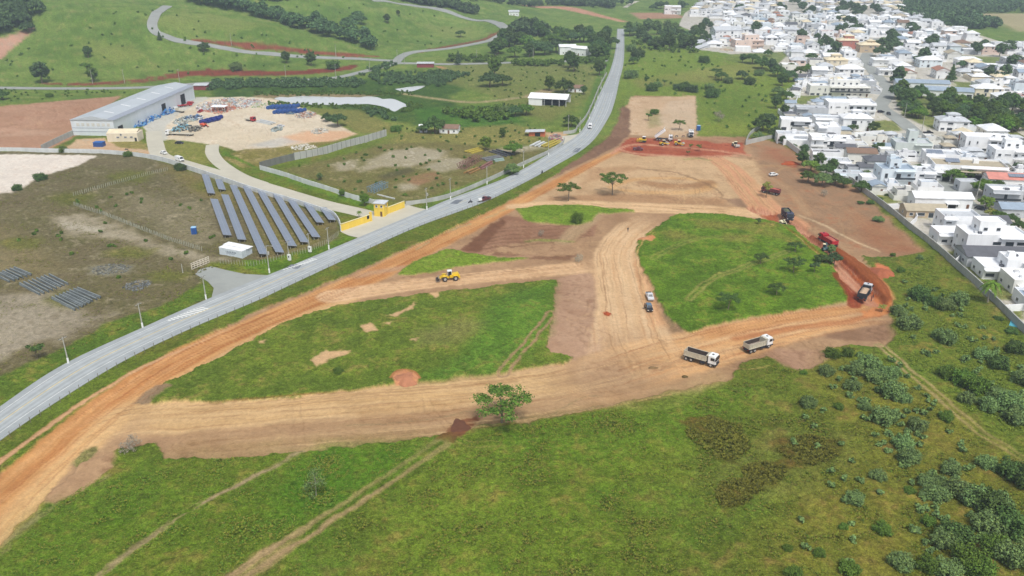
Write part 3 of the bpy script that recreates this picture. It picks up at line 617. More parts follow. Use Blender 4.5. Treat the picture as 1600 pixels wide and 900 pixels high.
    for q in ([(1090, 345), (1200, 350), (1250, 380), (1210, 375), (1150, 360), (1090, 358)], [(1030, 365), (1060, 362), (1090, 372), (1050, 378)], [(1130, 365), (1180, 368), (1170, 382), (1130, 378)]):
        poly(q, ((138, 134, 78), (126, 130, 68), (148, 128, 84)), None, 1.0, 3, amt=0.65, ragged=3)
    spine([(1075, 470), (1110, 440), (1160, 420), (1230, 395)], [0.9, 0.9, 0.9, 0.9], ((152, 148, 96), (142, 142, 84), (134, 140, 76)), None, 0.7, 0.5, ruts=0.9, amt=0.7)
    spine([(1020, 405), (1060, 385), (1110, 372), (1170, 378)], [0.8, 0.8, 0.8, 0.8], ((152, 146, 96), (142, 142, 84), (134, 140, 76)), None, 0.7, 0.5, ruts=0.9, amt=0.5)
    poly([(996, 372), (1015, 369), (1024, 373), (1018, 378), (1000, 378)], ((216, 158, 114), (206, 146, 102), (192, 130, 88)), 2, 0.0, 0.5)
    # bank beside the lower left haul road
    poly([(72, 782), (80, 765), (112, 726), (150, 702), (187, 706), (170, 735), (128, 770), (85, 790)], MAUVE, 2, 0.0, 0.6)
    poly([(110, 725), (130, 700), (152, 697), (150, 706), (122, 730)], ((110, 118, 70), (124, 124, 82), (140, 130, 100)), 0, 0.8, 0.6)
    poly([(0, 868), (30, 842), (55, 800), (62, 795), (45, 825), (12, 862)], ((170, 150, 124), (150, 138, 102), (122, 120, 70)), None, 0.6, 0.8, amt=0.7)
    spine([(-20, 870), (60, 810), (120, 775), (170, 745)], [1.5, 1.5, 1, 0.5], ((150, 136, 112), (162, 148, 124), (130, 124, 84)), None, 0.6, 0.8, amt=0.6, cut=-0.1)
    # narrow path by the road and lesser tracks
    spine([(-60, 790), (0, 722), (60, 678), (150, 617), (240, 566), (300, 540), (380, 500)], [1.8, 1.8, 1.6, 1.5, 1.2, 0.8, 0.4], ((204, 158, 116), (212, 168, 128), (180, 134, 96)), 6, 0.1, 0.4)
    spine([(640, 395), (700, 362), (760, 340), (800, 322)], [0.6, 1.2, 1.2, 0.6], ((190, 168, 126), (180, 160, 116), (160, 150, 96)), 6, 0.2, 0.5, cut=0.0)
    spine([(310, 945), (400, 885), (480, 832), (560, 782), (640, 727), (690, 694)], [1.6, 1.5, 1.3, 1.2, 1.2, 1.3], ((164, 142, 104), (176, 152, 114), (136, 128, 78)), 6, 0.3, 0.5, ruts=1.25, cut=-0.35)
    spine([(340, 925), (420, 872), (460, 845)], [5, 4, 1.5], ((158, 138, 100), (168, 146, 110), (124, 120, 70)), None, 0.4, 1.5, amt=0.6)
    spine([(150, 905), (230, 842), (320, 786), (430, 730), (470, 705)], [1.3, 1.3, 1.2, 1.2, 1.5], ((150, 136, 104), (166, 150, 120), (128, 120, 78)), 6, 0.4, 0.5, cut=-0.3)
    spine([(1375, 540), (1440, 598), (1500, 650), (1560, 695), (1640, 740)], [0.9, 0.9, 0.9, 0.9, 0.9], ((162, 148, 102), (172, 158, 114), (134, 132, 76)), 6, 0.4, 0.4, ruts=0.95, cut=-0.3)
    spine([(785, 585), (810, 555), (838, 522), (862, 490)], [0.8, 0.8, 0.8, 0.8], ((164, 134, 104), (170, 140, 110), (120, 120, 70)), 6, 0.3, 0.4, ruts=1.1, cut=-0.2)
    poly([(686, 688), (700, 670), (722, 655), (748, 648), (751, 655), (728, 678), (706, 694)], ((120, 78, 54), (134, 90, 64), (104, 66, 46)), 2, 0.1, 0.4)
    poly([(612, 590), (618, 583), (632, 580), (648, 584), (656, 592), (650, 599), (620, 602)], ((202, 146, 108), (190, 132, 94), (212, 160, 124)), 2, 0.05, 0.35, warp=0.3)
    spine([(610, 592), (617, 583), (632, 579.5), (648, 583), (657, 593)], [0.5, 0.6, 0.6, 0.6, 0.5], ((168, 102, 68), (180, 116, 80), (150, 90, 60)), None, 0.0, 0.3, warp=0.3, amt=0.9)
    poly([(943, 487), (950, 485), (957, 490), (952, 493), (945, 492)], ((186, 96, 56), (176, 88, 50), (196, 110, 68)), 2, 0, 0.3, warp=0.5)
    spine([(745, 640), (790, 652), (860, 648), (940, 632)], [0.4, 0.4, 0.4, 0.4], ((120, 118, 84), (130, 124, 92), (140, 124, 98)), None, 0.2, 0.3, amt=0.6)
    spine([(540, 664), (640, 658), (750, 640)], [0.3, 0.3, 0.3], ((130, 118, 92), (130, 124, 92), (140, 124, 98)), None, 0.1, 0.2, amt=0.6)
    spine([(850, 655), (905, 622), (940, 618)], [0.3, 0.3, 0.3], ((120, 118, 84), (130, 124, 92), (140, 124, 98)), None, 0.2, 0.25, amt=0.6)
    for q in ([(1170, 700), (1230, 668), (1330, 672), (1320, 700), (1250, 680), (1180, 740), (1120, 760), (1080, 760), (1110, 735)], [(1190, 730), (1250, 735), (1240, 770), (1180, 790)], [(1230, 750), (1330, 700), (1350, 720), (1260, 790)]):
        poly(q, ((116, 126, 72), (124, 132, 80), (104, 120, 62)), None, 1.0, 2.5, amt=0.4, ragged=3)
    poly([(1300, 560), (1420, 600), (1600, 730), (1700, 900), (1400, 900), (1180, 900), (1220, 780), (1340, 700), (1280, 620)], ((112, 112, 50), (122, 122, 56), (134, 116, 70)), None, 1.0, 8, amt=0.6)
    poly([(1400, 405), (1445, 395), (1480, 420), (1600, 540), (1600, 720), (1450, 590), (1400, 540), (1398, 450)], ((106, 124, 52), (96, 122, 48), (130, 128, 66)), None, 1.0, 3, amt=0.8)
    poly([(500, 700), (640, 690), (700, 690), (600, 750), (520, 800), (440, 830), (420, 760)], ((70, 118, 34), (84, 130, 38), (92, 120, 44)), None, 1.0, 5, amt=0.8)
    poly([(60, 800), (180, 770), (240, 820), (120, 900), (0, 920), (0, 880)], ((88, 124, 38), (76, 116, 36), (104, 118, 50)), None, 1.0, 6, amt=0.5)
    poly([(760, 670), (960, 640), (1100, 620), (1180, 600), (1100, 680), (950, 720), (800, 720)], ((90, 130, 40), (82, 122, 38), (112, 126, 56)), None, 1.0, 5, amt=0.6)


    # trench banks, ridges and ruts
    spine([(1268, 368), (1300, 388), (1330, 408), (1358, 432), (1380, 456), (1388, 470)], [1.5, 3.0, 4.5, 5.0, 4.0, 2.0], ((142, 78, 42), (156, 92, 54), (120, 62, 34)), 2, 0, 0.6, f=1.4, fs=0.03, amt=.9, dz=1.0)
    spine([(1306, 430), (1322, 446), (1336, 462), (1334, 476)], [3, 5, 6, 4], ((138, 62, 38), (152, 74, 46), (116, 50, 30)), 2, 0, 0.6, f=1.2, amt=.9)
    gr_ = random.Random(4)
    def ruts_along(pts, n, spread, dark, light, wd=(.22, .5), amt=.6):
        P = catmull(W(pts), 3); t = np.gradient(P, axis=0); t /= np.linalg.norm(t, axis=1)[:, None]; nr_ = np.stack([-t[:, 1], t[:, 0]], 1); m = len(P)
        for _ in range(n):
            o = gr_.uniform(-spread, spread); a0 = gr_.uniform(0, .45); a1 = gr_.uniform(.55, 1); i0, i1 = int(a0 * (m - 1)), max(int(a1 * (m - 1)), int(a0 * (m - 1)) + 3)
            ph = gr_.uniform(0, 6); Q = P[i0:i1 + 1] + nr_[i0:i1 + 1] * (o + .5 * np.sin(np.arange(i0, i1 + 1) * .5 + ph))[:, None]
            w_ = gr_.uniform(*wd); isd = gr_.random() < .6
            spine([], [w_ * .6, w_, w_ * .6], dark if isd else light, None, None, .22, amt=amt * gr_.uniform(.5, 1.1), warp=.35, cut=-.25, raw=Q, dz=-.1 if isd else None)
    DKR = ((140, 104, 70), (154, 118, 82), (124, 90, 60)); LTR = ((220, 192, 150), (212, 182, 138), (202, 168, 124))
    DKO = ((150, 92, 52), (164, 106, 64), (130, 76, 44)); LTO = ((216, 168, 118), (222, 180, 132), (206, 152, 104))
    ruts_along([(-160, 930), (-30, 815), (60, 735), (170, 640), (300, 555), (450, 487), (560, 440), (640, 400), (720, 362), (790, 326)], 30, 5.5, DKO, LTO)
    ruts_along([(110, 690), (200, 655), (320, 648), (500, 633), (700, 617), (850, 600), (950, 578), (1020, 560)], 26, 6.5, DKR, LTR)
    ruts_along([(300, 690), (500, 672), (700, 655), (900, 628), (1100, 592)], 16, 5, DKR, LTR, amt=.5)
    ruts_along([(940, 590), (1020, 562), (1090, 545), (1180, 522), (1280, 500), (1360, 488)], 24, 8, DKO, LTO)
    ruts_along([(1080, 530), (1150, 512), (1250, 494), (1330, 484), (1378, 466)], 12, 3.5, DKO, LTO, amt=.8)
    ruts_along([(520, 462), (620, 447), (700, 438), (800, 428), (880, 420), (950, 412)], 14, 4.5, DKR, LTR)
    ruts_along([(1010, 570), (990, 530), (978, 480), (968, 430), (965, 390), (1000, 352), (1050, 328)], 24, 7.5, DKR, LTR)
    ruts_along([(860, 316), (960, 322), (1060, 326), (1150, 330), (1210, 335)], 12, 5, DKR, LTR)
    ruts_along([(1110, 242), (1140, 262), (1168, 292), (1198, 325), (1240, 352)], 16, 6, DKR, LTR)
    ruts_along([(1180, 325), (1225, 345), (1262, 372), (1300, 405), (1335, 440), (1362, 468)], 16, 4.5, ((146, 74, 48), (160, 88, 58), (126, 62, 40)), ((216, 172, 148), (208, 158, 132), (198, 146, 120)), amt=.8)
    ruts_along([(955, 238), (1000, 230), (1060, 232), (1120, 234), (1165, 238)], 12, 6, ((132, 60, 40), (146, 72, 50), (116, 52, 34)), ((200, 140, 114), (190, 126, 100), (180, 116, 90)), amt=.8)
    ruts_along([(1200, 250), (1250, 290), (1310, 330), (1380, 372)], 16, 14, ((130, 92, 66), (142, 104, 76), (118, 82, 58)), ((184, 150, 118), (176, 140, 108), (168, 132, 100)), amt=.4)
    ruts_along([(0, 160), (100, 170), (90, 205)], 12, 18, ((140, 104, 84), (152, 116, 94), (128, 94, 76)), ((200, 170, 148), (192, 160, 138), (184, 150, 130)), wd=(.5, 1.2), amt=.5)
    # dark low fern patches and pale grass in the foreground
    for q in ([(1068, 680), (1078, 660), (1110, 652), (1165, 668), (1170, 700), (1150, 722), (1118, 720), (1098, 700)], [(1215, 705), (1225, 688), (1265, 680), (1308, 690), (1310, 712), (1280, 728), (1240, 728)],
              [(1120, 775), (1125, 755), (1165, 748), (1160, 730), (1190, 722), (1230, 730), (1225, 748), (1190, 765), (1160, 792), (1128, 795)], [(1190, 650), (1230, 655), (1240, 665), (1200, 668)]):
        poly(q, ((78, 86, 34), (90, 90, 40), (102, 88, 48)), None, 1.0, 1.2, amt=.9, ragged=4)

# ================================================================== ROADS
FAR_EDGE = [(-150, 745), (0, 635), (100, 569), (220, 513), (332, 464), (440, 421), (560, 371), (665, 327), (702, 311), (800, 273), (875, 229), (907, 206), (924, 175), (936, 148), (955, 105), (962, 75), (964.5, 45)]
NEAR_EDGE = [(-150, 800), (0, 688), (100, 620), (200, 560), (300, 512), (400, 470), (445, 449), (550, 400), (650, 355), (750, 318), (800, 295), (860, 263), (921, 225), (950, 185), (960, 160), (968, 125), (974, 100), (975.5, 75), (975.5, 45)]
def extend(P):
    d = P[0] - P[1]; d /= np.linalg.norm(d); return np.vstack([P[0] + d * 160, P[0] + d * 80, P])
SF = catmull(extend(W(FAR_EDGE)), 14); SN = catmull(extend(W(NEAR_EDGE)), 40)
def pair_edges(A, Bd):
    out = []
    for a in A:
        k = int(np.argmin(((Bd - a) ** 2).sum(1))); out.append(Bd[k])
    return A, np.array(out)
RA, RB = pair_edges(SF, SN)
ROADS_LEVEL = [((RA + RB) / 2, 8.0)]
FLAT_POLYS = []
def lev(x, y): return hz(x, y)
def ribbon(name, A, B, m, z=0.0, f0=0.0, f1=1.0, parent=None, i0=0, i1=None, thick=0.0):
    mb = MB(); i1 = i1 or len(A); V = []
    for i in range(i0, i1):
        d = B[i] - A[i]
        for f in (f0, f1):
            p = A[i] + d * f; V.append((p[0], p[1], lev(p[0], p[1]) + z))
    n = len(V) // 2
    F = [(2 * k, 2 * k + 1, 2 * k + 3, 2 * k + 2) for k in range(n - 1)]
    mb.add(V, F)
    if thick:
        b = [(v[0], v[1], v[2] - thick) for v in V]; o = len(V)
        mb.add(b, [])
        mb.f += [(2 * k, 2 * k + 2, o + 2 * k + 2, o + 2 * k) for k in range(n - 1)] + [(2 * k + 1, o + 2 * k + 1, o + 2 * k + 3, 2 * k + 3) for k in range(n - 1)]
        mb.mi += [0] * (2 * (n - 1))
    return mb.build(name, m, parent)
def offset_line(P, w):
    t = np.gradient(P, axis=0); t /= np.linalg.norm(t, axis=1)[:, None] + 1e-9
    nrm = np.stack([-t[:, 1], t[:, 0]], 1)
    return P + nrm * w / 2, P - nrm * w / 2
def asphalt(name, base, dark=0.8, sc=0.25):
    m, nt, b = newmat(name); c = s2l(base)
    g = nt.nodes.new('ShaderNodeNewGeometry')
    n = nt.nodes.new('ShaderNodeTexNoise'); n.inputs['Scale'].default_value = sc; n.inputs['Detail'].default_value = 8; n.inputs['Roughness'].default_value = 0.7
    r = nt.nodes.new('ShaderNodeValToRGB'); r.color_ramp.elements[0].position = .3; r.color_ramp.elements[1].position = .7
    r.color_ramp.elements[0].color = [v * dark for v in c] + [1]; r.color_ramp.elements[1].color = [v * 1.1 for v in c] + [1]
    nt.links.new(g.outputs['Position'], n.inputs['Vector']); nt.links.new(n.outputs[0], r.inputs[0]); nt.links.new(r.outputs[0], b.inputs['Base Color'])
    b.inputs['Roughness'].default_value = 0.9; b.inputs['Specular IOR Level'].default_value = 0.2
    return m
M_ASPH = asphalt('weathered_asphalt', (158, 164, 166), 0.84)
M_LANE = asphalt('worn_lane', (170, 176, 178), 0.9)
M_GREYROAD = asphalt('old_grey_asphalt', (152, 156, 152), 0.85, 0.1)
M_LIGHTROAD = asphalt('pale_concrete_road', (188, 184, 168), 0.9, 0.1)
M_PATCH = asphalt('asphalt_patch', (112, 118, 126), 0.85)
M_WHITEP = mat('road_paint_white', (216, 218, 214), 0.8, var=0.18, scale=0.5)
M_YELP = mat('road_paint_yellow', (206, 190, 140), 0.8, var=0.18, scale=0.5)

def build_roads():
    tag(ribbon('main_road', RA, RB, M_ASPH, 0.0, thick=0.3), kind='structure')
    for a, b in ((0.22, 0.30), (0.38, 0.43), (0.50, 0.56), (0.64, 0.70)):
        tag(ribbon('worn_wheel_track', RA, RB, M_LANE, 0.004, a, b), kind='structure')
    tag(ribbon('road_edge_marking', RA, RB, M_WHITEP, 0.009, 0.17, 0.185), kind='structure')
    tag(ribbon('road_edge_marking', RA, RB, M_WHITEP, 0.009, 0.765, 0.78), kind='structure')
    n = len(RA)
    k1 = int(n * 0.40)
    tag(ribbon('road_centre_marking', RA, RB, M_YELP, 0.009, 0.462, 0.488, i1=k1), kind='structure')
    # dashed further on
    A2 = catmull(RA, 6); B2 = catmull(RB, 6); mb = MB()
    s = 0; seg = []
    for i in range((k1 - 1) * 6, len(A2) - 1):
        L_ = np.linalg.norm((A2[i + 1] + B2[i + 1] - A2[i] - B2[i]) / 2); on = (s % 12) < 5; s += L_
        if on:
            q = []
            for j, f in ((i, .468), (i, .482), (i + 1, .482), (i + 1, .468)):
                p = A2[j] + (B2[j] - A2[j]) * f; q.append((p[0], p[1], lev(p[0], p[1]) + 0.009))
            mb.add(q, [(0, 1, 2, 3)])
    tag(mb.build('road_centre_marking', M_YELP), kind='structure')
    # hatched stripes at the two side entries, patches
    def hatch(p0, p1, nst, dx, dy, w):
        m_ = MB()
        for k in range(nst):
            t = k / (nst - 1); a = at(p0[0] + (p1[0] - p0[0]) * t, p0[1] + (p1[1] - p0[1]) * t)
            ln = w * (0.35 + 0.65 * min(1, 1.6 * t)) if nst > 8 else w
            b = a + Vector((dx, dy, 0)) * ln; d = (b - a).normalized(); nrm = Vector((-d.y, d.x, 0)) * 0.28
            m_.add([(q.x, q.y, lev(q.x, q.y) + 0.012) for q in (a - nrm, b - nrm, b + nrm, a + nrm)], [(0, 1, 2, 3)])
        return m_
    tag(hatch((262, 500), (312, 480), 11, 0.92, -0.38, 3.2).build('hatched_marking', M_WHITEP), kind='structure')
    tag(hatch((442, 421), (486, 404), 11, 0.92, -0.38, 2.4).build('hatched_marking', M_WHITEP), kind='structure')
    def patch(name, pts, m, z=0.006):
        P = [at(*p) for p in pts]; mb_ = MB(); mb_.add([(p.x, p.y, lev(p.x, p.y) + z) for p in P], [tuple(range(len(P)))])
        return tag(mb_.build(name, m), kind='structure')
    patch('asphalt_patch', [(703, 318), (712, 312), (724, 312), (714, 319)], M_PATCH)
    patch('asphalt_patch', [(893, 238), (900, 231), (908, 231), (903, 238)], M_PATCH)
    patch('asphalt_patch', [(446, 419), (455, 413), (474, 413), (465, 420)], M_PATCH)
    # aprons
    def apron(name, pts, m, z=-0.006):
        P = [at(*p) for p in pts]; mb_ = MB()
        mb_.add([(p.x, p.y, z) for p in P], [tuple(range(len(P)))])
        o = tag(mb_.build(name, m), kind='structure')
        me = o.data
        bm = bmesh.new(); bm.from_mesh(me); bmesh.ops.triangulate(bm, faces=bm.faces)
        for f in bm.faces:
            if f.normal.z < 0: f.normal_flip()
        bm.to_mesh(me); bm.free()
        FLAT_POLYS.append(np.array([[p.x, p.y] for p in P]))
    apron('gate_apron', [(532, 362), (580, 336), (632, 318), (640, 321), (655, 325), (672, 328), (650, 345), (600, 368), (575, 378), (558, 371), (545, 368)], M_LIGHTROAD)
    apron('side_road', [(305, 428), (312, 421), (330, 416), (350, 421), (382, 428), (420, 430), (400, 445), (350, 462), (333, 470), (331, 463), (334, 450), (325, 440)], M_GREYROAD)
    apron('side_road', [(855, 214), (885, 212), (912, 208), (900, 226), (888, 227), (868, 222)], M_LIGHTROAD)
    # compound road, yard link, hill roads, town streets
    def way(name, pts, w, m, z=0.03):
        P = catmull(W(pts), 8); A, B = offset_line(P, w); ROADS_LEVEL.append((P, w / 2))
        return tag(ribbon(name, A, B, m, z, thick=0.5), kind='structure')
    way('compound_road', [(240, 205), (243, 225), (252, 243), (290, 256), (345, 272), (410, 290), (500, 317), (560, 331), (598, 342)], 8.0, M_LIGHTROAD, 0.0)
    way('compound_road', [(332, 226), (332, 240), (345, 256), (375, 275), (410, 288)], 6.5, M_LIGHTROAD, 0.004)
    way('hill_road', [(-420, 138), (-100, 137), (0, 137.5), (100, 138.5), (220, 137), (330, 129.5), (450, 126), (520, 122), (560, 114), (600, 104), (625, 99), (700, 100.5), (800, 98), (870, 96), (950, 95)], 7.5, M_GREYROAD, 0.25)
    way('hill_road', [(262, 9), (248, 18), (238, 36), (243, 50), (262, 58), (300, 67), (350, 75), (420, 84), (500, 90), (560, 92), (612, 95)], 8.0, M_GREYROAD, 0.25)
    way('hill_road', [(618, 98), (628, 88), (650, 81), (700, 76), (740, 69), (775, 58), (790, 48), (784, 40), (760, 32), (700, 18), (640, 8), (580, 0)], 8.0, M_GREYROAD, 0.25)
    way('town_street', [(1372, 60), (1352, 92), (1362, 108), (1378, 128), (1390, 140), (1382, 155), (1376, 166), (1392, 178), (1412, 192), (1425, 203)], 9.0, M_GREYROAD, 0.03)
    way('town_street', [(1425, 203), (1440, 212), (1452, 222)], 8.0, M_GREYROAD, 0.04)
    way('town_street', [(1335, 214), (1370, 213), (1430, 209)], 6.0, M_GREYROAD, 0.05)
    way('town_street', [(1440, 262), (1478, 290), (1512, 320), (1545, 350), (1575, 375), (1640, 430)], 8.0, M_GREYROAD, 0.05)
    way('town_street', [(1545, 165), (1575, 190), (1600, 208), (1660, 240)], 5.5, M_LIGHTROAD, 0.05)
    way('town_street', [(1420, 30), (1500, 48), (1560, 66), (1600, 72), (1700, 80)], 9.0, M_LIGHTROAD, 0.1)
    way('farm_track', [(976, 12), (986, 6), (996, 2)], 6.0, M_LIGHTROAD, 0.25)
    # water
    m, nt, b = newmat('pond_water_glare')
    b.inputs['Base Color'].default_value = (0.86, 0.89, 0.87, 1); b.inputs['Roughness'].default_value = 0.25; b.inputs['Metallic'].default_value = 0.1; b.inputs['Specular IOR Level'].default_value = 1.0  # near-white base carries the sky's glare on the pond
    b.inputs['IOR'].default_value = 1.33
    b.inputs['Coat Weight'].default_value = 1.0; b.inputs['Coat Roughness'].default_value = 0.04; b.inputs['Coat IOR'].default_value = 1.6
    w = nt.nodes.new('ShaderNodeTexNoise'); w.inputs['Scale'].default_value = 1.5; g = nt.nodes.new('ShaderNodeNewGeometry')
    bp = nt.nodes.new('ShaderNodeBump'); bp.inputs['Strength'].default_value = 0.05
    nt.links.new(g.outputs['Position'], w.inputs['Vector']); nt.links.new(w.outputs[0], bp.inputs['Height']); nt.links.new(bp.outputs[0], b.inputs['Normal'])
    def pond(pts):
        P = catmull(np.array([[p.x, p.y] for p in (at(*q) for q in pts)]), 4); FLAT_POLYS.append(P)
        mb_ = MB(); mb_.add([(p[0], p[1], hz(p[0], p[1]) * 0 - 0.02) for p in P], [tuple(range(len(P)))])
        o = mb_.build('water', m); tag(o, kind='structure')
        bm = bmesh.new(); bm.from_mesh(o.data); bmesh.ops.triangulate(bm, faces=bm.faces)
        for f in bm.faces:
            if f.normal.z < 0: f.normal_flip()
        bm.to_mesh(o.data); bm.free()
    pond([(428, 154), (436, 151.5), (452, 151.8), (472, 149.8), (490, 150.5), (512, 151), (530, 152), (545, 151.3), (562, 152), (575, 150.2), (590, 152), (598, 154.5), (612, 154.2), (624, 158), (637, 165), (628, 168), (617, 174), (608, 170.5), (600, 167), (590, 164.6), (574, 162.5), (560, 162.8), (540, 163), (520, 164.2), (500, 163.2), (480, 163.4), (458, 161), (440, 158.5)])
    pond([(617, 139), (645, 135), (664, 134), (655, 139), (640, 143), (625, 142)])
build_roads()
build_terrain()
# ------------------------------------------------------------------ haze
def build_haze():
    m = bpy.data.materials.new('air_haze'); m.use_nodes = True; nt = m.node_tree
    nt.nodes.remove(nt.nodes['Principled BSDF'])
    v = nt.nodes.new('ShaderNodeVolumePrincipled'); v.inputs['Color'].default_value = (0.72, 0.86, 1.0, 1)
    v.inputs['Density'].default_value = HAZE; v.inputs['Anisotropy'].default_value = 0.2
    nt.links.new(v.outputs[0], nt.nodes['Material Output'].inputs['Volume'])
    mb = MB(); mb.box((0, 0, 64), (15000, 15000, 132)); o = mb.build('haze', m)
    tag(o, kind='stuff', label='thin bluish haze in the air over the valley')
HAZE = 0.0003
build_haze()
# ================================================================== TREES
def leafmat(name, rgb, var=0.35, trans=0.25):
    m, nt, b = newmat(name); c = s2l(rgb)
    g = nt.nodes.new('ShaderNodeNewGeometry'); oi = nt.nodes.new('ShaderNodeObjectInfo')
    r = nt.nodes.new('ShaderNodeValToRGB')
    r.color_ramp.elements[0].color = [v * (1 - var) for v in c] + [1]; r.color_ramp.elements[1].color = [min(1, v * (1 + var)) for v in c] + [1]
    e = r.color_ramp.elements.new(0.9); e.color = [min(1, c[0] * (1 + var) * 1.15), min(1, c[1] * (1 + var)), c[2], 1]
    nt.links.new(g.outputs['Random Per Island'], r.inputs[0])
    hsv = nt.nodes.new('ShaderNodeHueSaturation')
    mr = nt.nodes.new('ShaderNodeMapRange'); mr.inputs[3].default_value = 0.78; mr.inputs[4].default_value = 1.22
    mr2 = nt.nodes.new('ShaderNodeMapRange'); mr2.inputs[3].default_value = 0.485; mr2.inputs[4].default_value = 0.512
    nt.links.new(oi.outputs['Random'], mr.inputs[0]); nt.links.new(oi.outputs['Random'], mr2.inputs[0])
    nt.links.new(mr.outputs[0], hsv.inputs['Value']); nt.links.new(mr2.outputs[0], hsv.inputs['Hue'])
    nt.links.new(r.outputs[0], hsv.inputs['Color']); nt.links.new(hsv.outputs[0], b.inputs['Base Color'])
    b.inputs['Roughness'].default_value = 0.75; b.inputs['Specular IOR Level'].default_value = 0.15
    return m
L_DARK = leafmat('leaves_dark', (72, 100, 56), .45); L_MID = leafmat('leaves_green', (82, 114, 50), .45); L_LIGHT = leafmat('leaves_light', (104, 134, 58))
L_GREY = leafmat('leaves_grey_green', (98, 126, 82), .45); L_BLUE = leafmat('leaves_blue_green', (74, 104, 72), .45); L_BARE = leafmat('twigs_grey', (150, 150, 138), 0.2)
L_FRESH = leafmat('leaves_fresh', (88, 124, 48), .4); L_YEL = leafmat('leaves_yellowish', (128, 136, 72))
M_BARK = mat('bark_grey_brown', (120, 108, 92), 0.9, var=0.25, scale=3); M_BARKP = mat('bark_pale', (168, 160, 146), 0.9, var=0.2, scale=3)
def leaf_cloud(clumps, n, size, seed, flat=0.0, gravity=0.0):
    """clumps: (x,y,z,rx,ry,rz).  Many small faces spread through the clumps."""
    g = np.random.RandomState(seed); cl = np.array(clumps); vol = (cl[:, 3] * cl[:, 4] * cl[:, 5]) ** 0.66
    k = g.choice(len(cl), n, p=vol / vol.sum())
    d = g.normal(size=(n, 3)); d /= np.linalg.norm(d, axis=1)[:, None]
    r = g.rand(n, 1) ** 0.33 * (1 + .16 * g.normal(size=(n, 1)))
    p = cl[k, :3] + d * r * cl[k, 3:]
    nn = d * 0.9 + g.normal(size=(n, 3)) * 0.55 + np.array([0, 0, 0.5 + flat]); nn /= np.linalg.norm(nn, axis=1)[:, None]
    a = np.cross(nn, g.normal(size=(n, 3))); a /= np.linalg.norm(a, axis=1)[:, None] + 1e-9
    b = np.cross(nn, a); s = size * (0.6 + 0.8 * g.rand(n, 1))
    V = np.stack([p - a * s * .5 - b * s * .35, p + a * s * .5 - b * s * .3, p + a * s * .42 + b * s * .4, p - a * s * .38 + b * s * .42], 1).reshape(-1, 3)
    V[:, 2] -= gravity * np.hypot(V[:, 0], V[:, 1]) ** 2
    return V
def leaf_mesh(name, V, m):
    me = bpy.data.meshes.new(name); n = len(V) // 4
    me.vertices.add(len(V)); me.vertices.foreach_set('co', V.astype(np.float32).ravel())
    me.loops.add(len(V)); me.loops.foreach_set('vertex_index', np.arange(len(V), dtype=np.int32))
    me.polygons.add(n); me.polygons.foreach_set('loop_start', np.arange(0, 4 * n, 4, dtype=np.int32)); me.polygons.foreach_set('loop_total', np.full(n, 4, dtype=np.int32))
    me.update(); me.materials.append(m); return me
def trunk_mb(h, r, ends, lean=0.0, seed=0):
    g = random.Random(seed); mb = MB(); p = Vector((0, 0, -0.4)); q = Vector((lean * h * .4, 0, h * 0.5))
    mb.tube(p, q, r * 1.25, r * 0.8, 8, caps=False)
    for e in ends:
        e = Vector(e); mid = q.lerp(e, 0.45) + Vector((g.uniform(-.1, .1), g.uniform(-.1, .1), 0.06)) * h
        mb.tube(q, mid, r * 0.55, r * 0.32, 6, caps=False); mb.tube(mid, e, r * 0.32, r * 0.1, 5, caps=False)
    return mb
PROTO = {}
